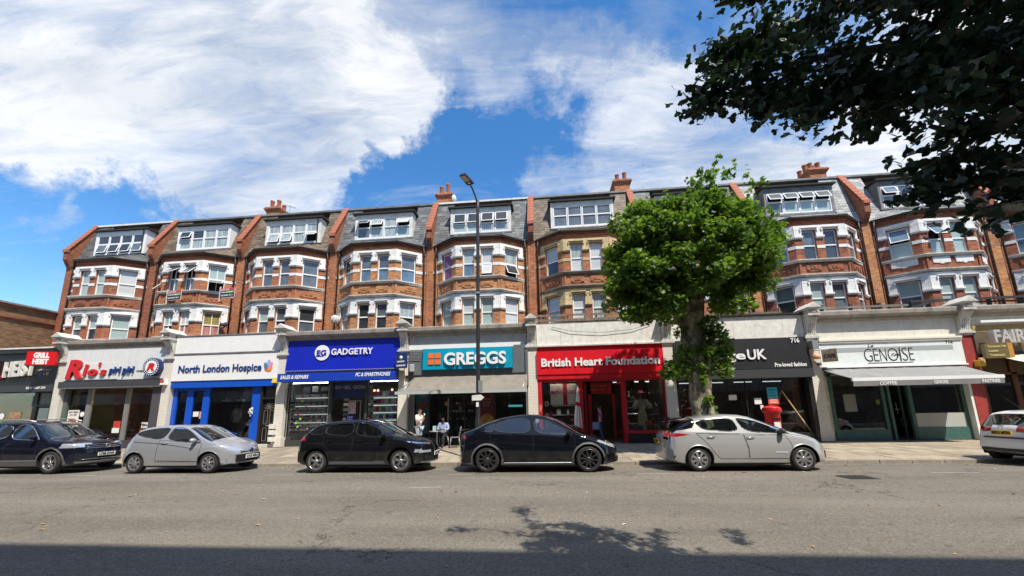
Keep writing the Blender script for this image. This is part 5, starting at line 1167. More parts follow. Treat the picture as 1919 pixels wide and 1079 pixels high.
# ---- shop 4 : heart charity
def shop_heart():
    i = 4; r = empty('shopfront', (bx(i)+W/2, YF, ZP), 'red framed charity shopfront with recessed door and England flag display', 'shopfront', 'shopfronts along the terrace')
    x0, x1 = shell(i, r, 4.5, proj=.0, bandz=5.8)
    R_ = 'heart_red_frame'
    part('ledge', r, 'stone_trim', (x0, x1, YF-.12, YF+.05, 4.70, 4.76)); part('fascia_head', r, mat('heart_dark', (.35, .005, .015), .5), (x0, x1, YF-.02, YF+.3, 4.46, 4.70))
    sg = empty('shop_sign', (2.4, YF-.1, 3.9), 'bright red fascia board with bold white British Heart Foundation', 'sign', 'shop signs on the fascias')
    part('board', sg, 'heart_red', (x0-.02, x0+1.72, YF-.14, YF, 3.38, 4.46), (x0+1.725, x1-.02, YF-.142, YF, 3.38, 4.46)); letters('lettering', 'British Heart Foundation', -.26, YF-.17, 3.76, 5.38, .36, 'fresh_white', sg, bold=0.032, extr=.02)
    part('frame_head', r, R_, (x0, x1, YF-.10, YF+.2, 3.16, 3.38), (x0, x1, YF-.04, YF+.2, 3.04, 3.16))
    part('frame', r, R_, (x0, -.27, YF-.05, YG+.05, ZP, 3.04), (5.28, x1+.05, YG-.14, YG+.05, ZP, 3.04), (1.42, 1.62, YG-.14, YG+.05, ZP, 3.04), (3.36, 3.58, YG-.14, YG+.05, ZP, 3.04), (x0, 1.5, YF+.0, YG+.05, ZP+.42, ZP+.55), (3.4, x1, YF+.0, YG+.05, ZP+.42, ZP+.55))
    part('stall_riser', r, 'age_black', (x0, 1.42, YF+.05, YG, ZP, ZP+.42), (3.6, x1, YF+.05, YG, ZP, ZP+.42))
    part('corner_bar', r, R_, (1.44, 1.56, YF-.30, YF-.2, ZP, 3.0)) if False else None
    pane(r, -.27, 1.42, ZP+.55, 3.04); pane(r, 3.60, 5.28, ZP+.55, 3.04)
    # recessed lobby and door
    part('lobby_panel', r, R_, (1.95, 2.12, YG+1.0, YG+1.15, ZP, 3.04), (3.12, 3.24, YG+1.0, YG+1.15, ZP, 3.04), (1.95, 3.24, YG+1.0, YG+1.1, 2.50, 3.04))
    t = MB()
    for a in ((1.58, YG+.05, 1.95, YG+1.0), (3.42, YG+.05, 3.24, YG+1.0)): t.bar((a[0], a[1], .7), (a[2], a[3], .7), .06, .1); t.bar((a[0], a[1], 2.95), (a[2], a[3], 2.95), .06, .1)
    t.box(1.74, 1.82, YG+.45, YG+.53, ZP, 3.0); t.build('lobby_frame', R_, r)
    letters('lobby_text', 'Welcome to BHF', 2.06, YG+.99, 2.84, .85, .08, 'peach', r, extr=.003); letters('lobby_text', 'North Finchley', 2.06, YG+.99, 2.68, .75, .08, 'peach', r, extr=.003)
    letters('jamb_text', 'BHF', -.40, YF-.055, 1.7, .10, .3, 'neon' if False else 'peach', r, bold=0.020, extr=.002)
    room(i, r, x0, x1, 3.4, 4.2)
    part('added_fill_light', r, mat('warm_fill', (1, 1, 1), .5, emit=(1, .9, .75, 7)), (-.1, 1.3, YG+.10, YG+.13, 3.08, 3.11), (3.7, 5.1, YG+.10, YG+.13, 3.08, 3.11))  # unseen warm strips added under the frame head to lift the window goods
    fl = empty('wall_flag', (.6, YG+.3, 2.4), 'white flag with a red cross and the word ENGLAND hung inside the red shop window', 'flag')
    t = MB(); nx = 18
    def fy(u): return YG+.28+.025*math.sin(u*9)
    def strip(u0, u1, z0, z1, m, e):
        for k in range(nx):
            a, b = u0+(u1-u0)*k/nx, u0+(u1-u0)*(k+1)/nx; t.quad((a, fy(a)+e, z0), (b, fy(b)+e, z0), (b, fy(b)+e, z1), (a, fy(a)+e, z1), m)
    strip(.12, 1.38, 2.0, 2.98, 'paper', 0); strip(.72, .92, 2.0, 2.98, 'red_fabric', -.006); t.build('cloth', None, fl, smooth=True); letters('lettering', 'ENGLAND', .34, YG+.25, 2.50, .98, .17, 'red_fabric', fl, bold=0.020, extr=.002)
    part('corner_patch', fl, 'red_fabric', (.14, .32, YG+.25, YG+.255, 2.5, 2.66))
    pf = empty('hanging_flag', (1.3, YF-.15, 1.9), 'white and red flag hanging in folds on the door post of the red shop', 'flag')
    t = MB(); vs = []; fs = []; n = 14
    for j in range(11):
        f = j/10; z = 2.82-f*1.75; wd = .04+.30*min(1, f*1.25)
        for k in range(n+1): u = k/n; vs.append((1.36-wd*.5+wd*u-.04*f, YF-.16+.045*math.sin(u*14+f*2)*min(1, f*2), z-.15*u*f))
    for j in range(10):
        for k in range(n): a = j*(n+1)+k; fs.append((a, a+1, a+n+2, a+n+1))
    t.add(vs, fs, 'paper', True); kx = t.mi('red_fabric')
    for q, f_ in enumerate(fs):
        j = q//n; 
        if j in (4,) or (q % n in (9, 10) and j > 3): t.m[q] = kx
    t.build('cloth', None, pf); t = MB(); t.tube([(1.4, YF-.16, .95), (1.38, YF-.16, 2.85)], .012); t.build('pole', 'alu', pf)
    for k, z in enumerate((1.0, 1.5, 1.93)): part('display_shelf', r, 'shelf_white', (.2, 1.38, YG+.25, YG+.6, z, z+.04))
    t = MB()
    for k in range(16): x = .25+rnd.random()*1.05; z = (1.04, 1.54, 1.97)[k % 3]; h = rnd.uniform(.1, .3); t.box(x, x+rnd.uniform(.06, .2), YG+.35, YG+.45, z, z+h, rnd.choice(('rust_brown', 'paper', 'p_grey', 'wood', 'p_red')))
    tag(t.build('bric_a_brac'), 'books, boxes and ornaments on the shelves under the England flag', 'ornaments', kind='stuff')
    t = MB(); t.lathe([(.05, 0), (.13, .04), (.13, .1), (.05, .14)], (-.08, YG+.4, 2.05), 'paper', 12, 'y'); t.box(-.15, 0, YG+.4, YG+.5, .9, 1.6, 'wood'); t.box(.02, .2, YG+.5, YG+.6, 1.1, 1.7, 'red_fabric'); tag(t.build('soft_toys'), 'ring, doll and red bag stacked at the left edge of the red shop window', 'toys', kind='stuff')
    # right window display
    part('display_shelf', r, 'shelf_white', (3.62, 4.05, YG+.3, YG+.6, 2.08, 2.11)); part('display_shelf', r, 'shelf_white', (3.62, 4.12, YG+.3, YG+.6, 1.78, 1.81)); part('display_shelf', r, 'shelf_white', (3.62, 4.05, YG+.3, YG+.6, 1.5, 1.53)); part('display_shelf', r, 'shelf_white', (3.62, 4.1, YG+.3, YG+.6, 1.05, 1.08)); part('display_shelf', r, 'shelf_white', (4.75, 5.2, YG+.5, YG+.7, 1.45, 1.48)); part('display_shelf', r, 'mint', (4.75, 5.2, YG+.5, YG+.7, .95, .98)); part('display_shelf', r, 'mint', (4.75, 5.2, YG+.5, YG+.7, 1.2, 1.22))
    t = MB()
    for k in range(60): x = rnd.uniform(3.65, 4.05) if k % 2 else rnd.uniform(4.7, 5.2); z = rnd.uniform(.85, 2.6); q = rnd.uniform(.03, .09); t.box(x, x+q, YG+.5, YG+.6, z, z+q*1.6, rnd.choice(('p_grey', 'paper', 'peach', 'rust_brown', 'p_purple', 'pizza', 'room_dark')))
    tag(t.build('handbags_and_scarves'), 'crowded bags, scarves and trinkets in the right window of the red shop', 'accessories', kind='stuff')
    t = MB(); t.box(3.7, 4.3, YG+.2, YG+.5, ZP+.55, ZP+.75); tag(t.build('blue_cloth', 'navy'), 'folded dark blue cloth on the red shop window floor', 'cloth')
    for k, x in enumerate((3.1, 4.1, 4.6)): part('spot_lamp', r, 'led_strip', (x, x+.16, YG+.3, YG+.42, 2.98, 3.02))
    # railing board on the roof over
    rr = empty('roof_railing', (2.4, YF+.9, 5.72), 'weathered brown timber railing on the roof above the red charity shop', 'railing', 'roof railings above the shops'); y = YF+.75
    for k in range(5): part('post', rr, 'wood_grey', (-.35+k*1.42, -.27+k*1.42, y, y+.08, 5.7, 6.44))
    for z, h, yy in ((6.36, .10, -.02), (6.10, .12, -.015), (5.88, .14, -.015)): part('rail', rr, 'wood_grey', (-.45, 5.5, y+yy-.03, y+yy, z, z+h))
mat('wood_grey', (.20, .155, .115), .8, var=.4, vscale=6, dirt=.5)
shop_heart()

# ---- shop 5 : age charity
def shop_age():
    i = 5; r = empty('shopfront', (bx(i)+W/2, YF, ZP), 'black charity shopfront with a wide dark window, partly behind the tree trunk', 'shopfront', 'shopfronts along the terrace')
    x0, x1 = shell(i, r, 4.7, proj=.0, bandz=5.8); part('capping', r, 'black_felt', (x0, x1, YF-.08, YF+.4, 5.84, 5.9))
    sg = empty('shop_sign', (8.4, YF-.1, 4.0), 'black fascia board with white ageUK, number 716 and Pre-loved fashion', 'sign', 'shop signs on the fascias')
    t = MB(); t.hexa([(x0, YF-.20, 3.38), (x1, YF-.20, 3.38), (x1, YF, 3.38), (x0, YF, 3.38), (x0, YF-.06, 4.78), (x1, YF-.06, 4.78), (x1, YF, 4.78), (x0, YF, 4.78)]); t.build('board', 'age_black', sg)
    letters('lettering', 'age', 7.62, YF-.20, 3.84, 1.22, .36, 'fresh_white', sg, bold=0.025, extr=.02); letters('lettering', 'UK', 8.92, YF-.20, 3.82, .80, .44, 'fresh_white', sg, bold=0.020, extr=.02)
    letters('lettering', '716', 10.88, YF-.12, 4.53, .36, .19, 'fresh_white', sg, bold=0.024, extr=.006); letters('lettering', 'Pre-loved fashion', 10.02, YF-.205, 3.46, 1.32, .17, 'fresh_white', sg, bold=0.027, extr=.006)
    part('shutter_box', r, 'age_box', (x0, x1, YF-.22, YF+.2, 2.98, 3.36)); 
    part('frame', r, 'age_black', (x0, x0+.12, YF, YG+.1, ZP, 3.0), (x1-.18, x1, YF-.04, YG+.1, ZP, 3.0), (x0, x1, YF+.02, YG+.1, ZP, .60), (8.86, 8.90, YG-.02, YG+.03, .6, 3.0), (6.9, 6.95, YG-.02, YG+.03, .6, 3.0))
    for a, b in ((x0+.12, 6.9), (6.95, 8.86), (8.90, x1-.18)): pane(r, a, b, .6, 2.98)
    room(i, r, x0, x1, 3.4, 3.6, mat('age_wall', (.14, .115, .10), .85, var=.4, vscale=1.5)); part('side_board', r, mat('brown_panel', (.22, .10, .045), .6, var=.35, vscale=2), (x1-.5, x1-.2, YG+.4, YG+1.2, ZP, 3.0))
    t = MB()
    for k in range(4): t.box(6.2+k*1.3, 7.0+k*1.3, YG+.8, YG+.86, 2.88, 2.92)
    t.build('light_strip', 'led_strip', r)
    part('window_notice', r, 'paper', (8.12, 8.46, YG-.012, YG-.004, 2.05, 2.28)); part('window_notice', r, 'paper', (9.2, 9.5, YG-.012, YG-.004, 1.85, 2.12)); part('window_notice', r, 'paper', (9.42, 9.55, YG-.012, YG-.004, 1.62, 1.8))
    b = empty('window_banner', (10.0, YG, 2.2), 'cyan and coral notice in the dark window just above the post box', 'poster'); part('cyan_panel', b, 'cyan_poster', (9.78, 10.22, YG-.02, YG-.008, 2.1, 2.58)); part('coral_panel', b, 'coral_poster', (9.78, 10.22, YG-.02, YG-.008, 1.83, 2.1))
    for k in range(3): letters('lettering', ('Donate', 'your', 'clothes')[k], 9.84, YG-.024, 2.44-k*.13, .3, .07, 'navy', b, extr=.002)
    for k in range(3): part('text_line', b, 'paper', (9.86, 10.16, YG-.024, YG-.021, 1.9+k*.06, 1.92+k*.06))
    a = empty('a_frame_ladder', (10.75, YG+.4, .6), 'pale timber A-frame ladder shelf with shoes in the right of the black window', 'ladder')
    t = MB(); t.bar((10.42, YG+.05, 2.42), (11.40, YG+.04, .62), .10, .04); t.bar((10.42, YG+.10, 2.38), (10.15, YG+.3, 1.2), .07, .05); t.build('leg', 'wood', a)
    for z, xa_, xb_ in ((.95, 10.3, 11.1), (1.4, 10.3, 10.95), (1.85, 10.35, 10.7)): part('shelf', a, mat('coral_shelf', (.55, .25, .18), .6), (xa_, xb_, YG+.35, YG+.7, z, z+.03))
    t = MB()
    for k in range(12): x = 10.3+rnd.random()*.6; z = (.98, 1.43, 1.88)[k % 3]; t.lathe([(.0, 0), (.05, .01), (.045, .05), (.02, .07)], (x, YG+.45, z), rnd.choice(('leafy', 'paper', 'rust_brown', 'room_dark')), 8)
    tag(t.build('shoes'), 'shoes standing on the ladder shelves in the black shop window', 'shoes', kind='stuff')
    t = MB()
    for k in range(8): a_ = rnd.uniform(-.25, .25); t.tube([(9.05+k*.03, YG+.4, .7), (8.98+k*.04+a_, YG+.4, 1.95+rnd.uniform(-.1, .1))], .012, 'wood_grey', 5)
    t.lathe([(.09, 0), (.12, .25), (.07, .45)], (9.12, YG+.4, .65), 'p_grey', 12); tag(t.build('dried_stems'), 'vase of tall dried stems in the middle of the black shop window', 'vase')
    t = MB()
    for k in range(40): x = rnd.uniform(5.95, 6.35); z = rnd.uniform(1.0, 2.6); t.box(x, x+.07, YG+.3, YG+.35, z, z+.09, rnd.choice(('golden', 'paper', 'orange_tile', 'rust_brown')))
    tag(t.build('patterned_clothes'), 'patterned orange clothes at the left end of the black shop window behind the tree', 'clothes', kind='stuff')
shop_age()

# ---- shop 6 : cafe
def shop_cafe():
    i = 6; r = empty('shopfront', (bx(i)+W/2, YF, ZP), 'green framed cafe front with pale fascia and large plate glass windows', 'shopfront', 'shopfronts along the terrace')
    x0, x1 = shell(i, r, 4.5, pm='cream_render', proj=.34)
    part('ledge', r, 'cream_render', (x0, x1, YF-.13, YF+.05, 4.52, 4.60), (x0, x1, YF-.10, YF, 4.44, 4.52)); part('fascia', r, mat('mint_white', (.74, .78, .75), .6, var=.05, dirt=.12), (x0, x1, YF-.05, YF+.3, 3.40, 4.44)); part('grey_stripe', r, mat('grey_stripe', (.36, .38, .37), .6), (12.45, 17.45, YF-.056, YF-.05, 4.02, 4.22))
    sg = empty('shop_sign', (14.9, YF-.1, 3.8), 'thin black art deco lettering Le Genoise Cafe on the pale fascia', 'sign', 'shop signs on the fascias')
    xs = 13.85
    for ch, w_ in zip('GENOISE', (.33, .20, .26, .42, .05, .22, .19)):
        letters('letter', ch, xs, YF-.060, 3.58, w_, .60, 'black_iron', sg, bold=-.018 if ch not in 'I' else 0, extr=.0015); xs += w_+.055
    letters('lettering', 'Le', 14.05, YF-.06, 4.22, .25, .13, 'black_iron', sg, shear=.4, extr=.004); letters('lettering', 'Cafe', 14.95, YF-.066, 3.82, .35, .11, 'black_iron', sg, shear=.4, extr=.004); letters('lettering', '714', 17.2, YF-.06, 4.28, .28, .11, 'black_iron', sg, extr=.004)
    part('underline', sg, 'black_iron', (13.95, 15.78, YF-.058, YF-.051, 3.50, 3.53))
    part('cill_rail', r, 'fresh_white', (x0, x1, YF-.14, YF, 3.34, 3.40))
    C_ = 'cafe_green'
    part('frame', r, C_, (12.36, 12.50, YG-.06, YG+.06, ZP, 3.1), (14.46, 14.58, YG-.06, YG+.06, ZP, 3.1), (14.70, 14.80, YG-.06, YG+.06, ZP, 3.1), (15.52, 15.66, YG-.06, YG+.06, ZP, 3.1), (17.62, 17.74, YG-.06, YG+.06, ZP, 3.1), (12.3, 17.74, YG-.06, YG+.06, 3.0, 3.3))
    part('stall_riser', r, C_, (12.36, 14.5, YG-.08, YG+.06, ZP, .68), (15.6, 16.85, YG-.08, YG+.06, ZP, .76)); part('stall_riser', r, 'cafe_green', (16.85, 17.66, YG-.08, YG+.06, ZP, .76)); part('frosted_panel', r, 'cafe_panel', (15.66, 17.62, YG-.03, YG-.015, .76, 1.34))
    part('side_post', r, 'fresh_white', (x0, 12.05, YF, YG+.2, ZP, 3.3), (17.74, x1+.05, YF-.02, YG+.2, ZP, 3.3)); part('side_infill', r, mat('cafe_side', (.62, .60, .52), .6, var=.2, vscale=5), (12.05, 12.36, YG-.02, YG+.05, ZP, 3.3))
    pane(r, 12.50, 14.46, .68, 3.0); pane(r, 15.66, 17.62, .76, 3.0)
    part('door_frame', r, C_, (14.80, 14.86, YG+.3, YG+.36, ZP, 2.8), (15.46, 15.52, YG+.3, YG+.36, ZP, 2.8)); 
    room(i, r, 12.0, 17.8, 3.4, 4.0); part('menu_card', r, 'paper', (12.95, 13.45, YG+.03, YG+.04, 1.45, 2.2)); part('window_notice', r, 'lime_dot', (14.25, 14.4, YG+.03, YG+.04, 1.75, 1.95)); part('door_handle', r, 'alu', (15.2, 15.4, YG+.34, YG+.37, 1.5, 1.53), (15.28, 15.3, YG+.34, YG+.37, 1.3, 1.8))
    t = MB()
    for k in range(18): x = rnd.uniform(12.6, 17.5); z = rnd.uniform(.7, 1.0); t.box(x, x+rnd.uniform(.1, .4), YG+1.5, YG+1.9, z, z+.4, rnd.choice(('rust_brown', 'room_dark', 'wood_grey', 'p_grey')))
    tag(t.build('cafe_furniture'), 'dim tables and chairs inside the green cafe', 'furniture', kind='stuff')
    aw = awning('awning', 12.05, 17.45, YF-.1, 3.28, YF-1.6, 2.76, 'awning_slate', .20, 'awning_grey', 'wide grey awning with white bar lettered COFFEE and PASTRIES over the cafe', .02, 17.6, 12.0, bar='fresh_white')
    for w_, x in (('COFFEE', 13.0), ('GENOISE', 14.95), ('PASTRIES', 16.65)): letters('lettering', w_, x, YF-1.665, 2.50, .62 if w_ != 'GENOISE' else .5, .12, 'fresh_white', aw, bold=0.020, extr=.003)
    hs = empty('hanging_sign', (12.2, YF-.4, 3.85), 'small brown wooden hanging board on the pilaster left of the cafe', 'sign', 'projecting signs on the pilasters')
    s2 = MB(); s2.box(-.26, .26, -.03, .03, -.26, .26, 'wood_grey'); s2.box(-.5, .26, -.01, .01, .27, .29, 'black_iron'); s2.build('board', None, hs, local=True); V, Fc = text_mesh('CAFE', .4, .16, 0, .03, .004); q = MB(); q.add([(a-.2, b-.034, c-.08) for a, b, c in V], Fc, 'black_iron'); q.build('lettering', None, hs, uv=False, local=True); hs.rotation_euler = (0, 0, -.5)
    t = MB(); t.box(11.72, 11.9, YF-.3, YF-.05, 4.15, 4.5); t.build('x', None) if False else None
    al = empty('alarm_box', (11.8, YF-.2, 4.3), 'grey alarm box and round dusty lamp on the pilaster left of the cafe', 'alarm box'); part('box', al, 'alu', (11.62, 11.86, YF-.35, YF-.06, 4.18, 4.55)); t = MB(); t.lathe([(0, 0), (.15, .03), (.17, .15), (.1, .25), (0, .28)], (11.75, YF-.25, 3.72), 'peach', 14); t.lathe([(0, 0), (.08, .02), (.08, .12), (0, .14)], (11.85, YF-.2, 3.45), 'rust_brown', 10); t.build('round_lamp', None, al)
    # charred timber railing over the cafe
    rr = empty('roof_railing', (14.9, YF+.6, 5.72), 'dark timber railing with arched ends over the cafe roof', 'railing', 'roof railings above the shops'); y = YF+.45
    for k, x in enumerate((12.75, 14.0, 15.25, 16.5, 17.3)): part('post', rr, 'dark_timber', (x, x+.11, y-.02, y+.09, 5.7, 6.34-.04*(k % 2)))
    for z in (5.84, 6.12): part('rail', rr, 'grey_rail' if z < 6 else 'grey_rail', (12.2, 16.5, y-.05, y-.02, z, z+.10))
    t = MB(); t.bar((16.2, y-.1, 5.9), (17.6, y-.1, 6.34), .07, .12); t.bar((16.5, y-.1, 6.3), (23.4, y-.1, 6.36), .08, .10); t.build('rail', 'dark_timber', rr)
    rr = empty('roof_railing', (21, YF+.6, 5.72), 'dark timber railing over the beige shop at the right edge', 'railing', 'roof railings above the shops')
    for x in (18.5, 19.8, 21.1, 22.4): part('post', rr, 'dark_timber', (x, x+.11, y-.02, y+.09, 5.7, 6.34))
    for z in (5.95, 6.15): part('rail', rr, 'dark_timber', (18.3, 24.0, y-.06, y-.02, z, z+.07))
    r5 = empty('roof_railing', (8.5, YF+.9, 5.72), 'low broken timber railing above the black shop, behind the trunk', 'railing', 'roof railings above the shops')
    for x in (6.2, 7.9, 9.6, 10.9): part('post', r5, 'wood_grey', (x, x+.08, y, y+.08, 5.7, 6.3))
    part('rail', r5, 'wood_grey', (5.9, 11.0, y-.04, y-.01, 6.02, 6.10), (5.9, 9.7, y-.04, y-.01, 5.84, 5.91))
mat('dark_timber', (.035, .03, .028), .7, var=.3); mat('grey_rail', (.20, .19, .17), .7, var=.3)
shop_cafe()

# ---- shop 7 : beauty
def shop_beauty():
    i = 7; r = empty('shopfront', (bx(i)+W/2, YF, ZP), 'brown and ochre shopfront at the right edge under a cream canopy', 'shopfront', 'shopfronts along the terrace')
    x0, x1 = shell(i, r, 4.8, pm='cream_render')
    part('blind_rail', r, 'fresh_white', (x0+.3, x1, YF-.2, YF-.1, 5.12, 5.22)); part('ochre_panel', r, 'ochre_panel', (x0+.1, x1, YF-.03, YF+.1, 4.74, 5.02)); part('fascia', r, 'bronze_sign', (x0, x1, YF-.10, YF+.2, 3.80, 4.74))
    sg = empty('shop_sign', (20, YF-.3, 4.4), 'raised silver capitals reading FAIRM on the bronze fascia at the right edge', 'sign', 'shop signs on the fascias'); letters('lettering', 'FAIRMAN', 18.62, YF-.45, 4.20, 2.45, .52, 'steel_letters', sg, bold=0.027, extr=.12)
    part('frame', r, 'rust_brown', (x0, x0+.12, YF, YG+.1, ZP, 3.8), (x0, x1, YF+.05, YG+.1, ZP, .7), (19.75, 19.95, YG-.05, YG+.08, .7, 3.8), (x0, x1, YG-.05, YG+.05, 2.9, 3.0)); pane(r, x0+.12, 19.75, .7, 3.8); pane(r, 19.95, x1, .7, 3.8)
    room(i, r, x0, x1, 3.85, 2.6, mat('beauty_wall', (.22, .13, .045), .7, var=.5, vscale=1.2))
    hs = empty('hanging_sign', (18.45, YF-.7, 3.82), 'olive and orange projecting box lettered Laser Treatment by the red pilaster', 'sign', 'projecting signs on the pilasters')
    s2 = MB(); s2.box(-.46, .46, -.08, .08, -.30, .30, 'olive_sign'); s2.box(.30, .465, -.085, .085, -.30, .30, mat('amber_panel', (.55, .27, .06), .5)); s2.build('box', None, hs, local=True); q = MB()
    for w_, z_, ww in (('Permanent Hair', .14, .62), ('Laser', -.04, .34), ('Treatment', -.22, .5)): V, Fc = text_mesh(w_, ww, .09, 0, .03, .004); q.add([(a-.36, b-.09, c+z_) for a, b, c in V], Fc, mat('gold_ink', (.65, .55, .25), .5))
    q.build('lettering', None, hs, uv=False, local=True); hs.rotation_euler = (0, 0, -.12)
    aw = awning('awning', 19.15, 24.2, YF-.15, 3.72, YF-1.75, 3.0, 'cream_canvas', .22, 'cream_canvas', 'cream canvas canopy at the right edge of the terrace', .02, 24.2, 18.7)
    letters('lettering', 'Fairman', 19.6, YF-1.70, 3.05, 1.2, .2, 'fresh_white', aw, shear=.3, extr=.004) if False else None
    bl = empty('alarm_bell', (18.25, YF-.2, 3.4), 'small yellow and red alarm box under the laser sign on the red pilaster', 'alarm box'); part('box', bl, mat('alarm_yellow', (.75, .5, .06), .5), (18.12, 18.36, YF-.28, YF-.05, 3.25, 3.5), bevel=.02); disc('face', bl, 'peach', 18.24, 3.52, .09, YF-.3, .1, 12)
shop_beauty()
# shopfront beyond the right edge keeps the terrace going
r8 = empty('shopfront', (bx(8)+W/2, YF, ZP), 'plain dark shopfront beyond the right edge', 'shopfront', 'shopfronts along the terrace'); shell(8, r8, 3.4); part('front', r8, 'age_box', (bx(8)+.2, bx(9), YF, YF+.3, ZP, 3.4))
for x, z, lab, m in ((bx(2)-.25, 3.45, 'yellow alarm box on the flaking pilaster beside the gadget shop', 'alarm_yellow'), (bx(1)-.05, 3.5, 'small white alarm box with red top on the whitewashed brick pilaster', 'fresh_white'), (bx(3)+.0, 3.62, 'cream triangular alarm box under the little blue hanging sign', 'cream_stone')):
    al = empty('alarm_box', (x, YF-.2, z), lab, 'alarm box'); t = MB(); t.hexa([(x-.13, YF-.24, z-.12), (x+.13, YF-.24, z-.12), (x+.13, YF-.05, z-.12), (x-.13, YF-.05, z-.12), (x-.09, YF-.2, z+.14), (x+.09, YF-.2, z+.14), (x+.09, YF-.05, z+.14), (x-.09, YF-.05, z+.14)]); t.build('box', m, al)
    if m == 'fresh_white': part('red_top', al, 'red_dot', (x-.1, x+.1, YF-.25, YF-.24, z, z+.13))

# slack cables strung along the parapets and walls
for nm, pts, lab in (('cable', [(.3, YF-.03, 5.66), (1.2, YF-.05, 5.42), (2.6, YF-.05, 5.30), (4.0, YF-.05, 5.40), (4.9, YF-.03, 5.64)], 'thin slack cable drooping across the white parapet over the red shop'),
                     ('cable', [(bx(2)+.4, YW-.3, 8.7), (bx(2)+.5, YW-.2, 7.8), (bx(2)+.75, YW-.2, 6.9), (bx(2)+.8, YW-.2, 5.8)], 'thin cable running down to the roof by the white satellite dish'),
                     ('cable', [(bx(6)+.25, YW-.25, 9.3), (bx(6)+.5, YW-.5, 8.5), (bx(6)+.35, YW-.25, 7.4), (bx(6)+.4, YW-.2, 5.8)], 'thin cable looping down the wall right of the tree crown')):
    t = MB(); t.tube(pts, .010, 'black_iron', 5); tag(t.build(nm), lab, 'cable')
# ------------------------------------------------------------------ cars
def carpaint(name, col, metal=.0, rough=.25, flake=0.):
    m = bpy.data.materials.new(name); m.use_nodes = True; t = NT(m.node_tree); p = t.n['Principled BSDF']
    p.inputs['Base Color'].default_value = (*col, 1); p.inputs['Metallic'].default_value = metal; p.inputs['Roughness'].default_value = rough
    p.inputs['Coat Weight'].default_value = 1; p.inputs['Coat Roughness'].default_value = .015; p.inputs['Specular IOR Level'].default_value = 0. if max(col) < .1 else .3
    tc = t.new('ShaderNodeTexCoord')
    # road dust, heavier low down
    sep = t.new('ShaderNodeSeparateXYZ'); t.l.new(tc.outputs['Object'], sep.inputs[0])
    nz = t.noise(tc.outputs['Object'], 3., 6, .65)
    low = t.maprange(sep.outputs[2], .75, .15, 0., .35)
    t.put(p.inputs['Base Color'], t.mix(t.math('MULTIPLY', t.maprange(nz.outputs[0], .35, .7), t.math('ADD', t.math('MULTIPLY', low, .35), .004)), (*col, 1), (.25, .23, .19)))
    MATS[name] = m; return m
carpaint('paint_navy', (.006, .007, .016)); carpaint('paint_silver', (.40, .415, .44), .45, .30); carpaint('paint_black', (.006, .006, .008)); carpaint('paint_midnight', (.004, .005, .008))
carpaint('paint_pale_silver', (.43, .43, .415), .35, .30); carpaint('paint_white', (.80, .80, .79), 0, .3)
mat('tyre', (.022, .021, .020), .85, var=.3); mat('alloy', (.55, .55, .56), .28, metal=.9); mat('dark_alloy', (.10, .10, .105), .35, metal=.8); mat('arch_black', (.008, .008, .008), .9); mat('trim_black', (.03, .03, .031), .55); mat('trim_grey', (.10, .10, .10), .6)
mat('chrome', (.75, .75, .76), .12, metal=1); mat('tail_red', (.35, .004, .01), .12, coat=1); mat('lamp_clear', (.55, .57, .60), .10, metal=.5, coat=1); mat('seat_cloth', (.03, .03, .033), .9); mat('seat_beige', (.35, .33, .28), .9); mat('plate_white', (.8, .8, .78), .4); mat('plate_yellow', (.65, .42, .03), .4); mat('gap', (.004, .004, .004), .9)

def interp(tab, x):
    xs = [p[0] for p in tab]; ys = [p[1] for p in tab]
    # monotone-ish smooth interpolation
    return float(np.interp(x, xs, ys))
def smooth_tab(tab, n=400, it=10):
    xs = np.linspace(tab[0][0], tab[-1][0], n); ys = np.interp(xs, [p[0] for p in tab], [p[1] for p in tab])
    for _ in range(it): ys[1:-1] = (ys[:-2]+2*ys[1:-1]+ys[2:])/4
    return xs, ys
def in_poly(px, pz, poly):
    inside = np.zeros(px.shape, bool); n = len(poly)
    for i in range(n):
        x0, z0 = poly[i]; x1, z1 = poly[(i+1) % n]
        if z0 == z1: continue
        c = ((z0 > pz) != (z1 > pz)) & (px < (x1-x0)*(pz-z0)/(z1-z0)+x0); inside ^= c
    return inside
def chaikin(poly, k=2):
    for _ in range(k):
        out = []
        for i in range(len(poly)):
            a, b = np.array(poly[i]), np.array(poly[(i+1) % len(poly)]); out += [tuple(a*.8+b*.2), tuple(a*.2+b*.8)]
        poly = out
    return poly

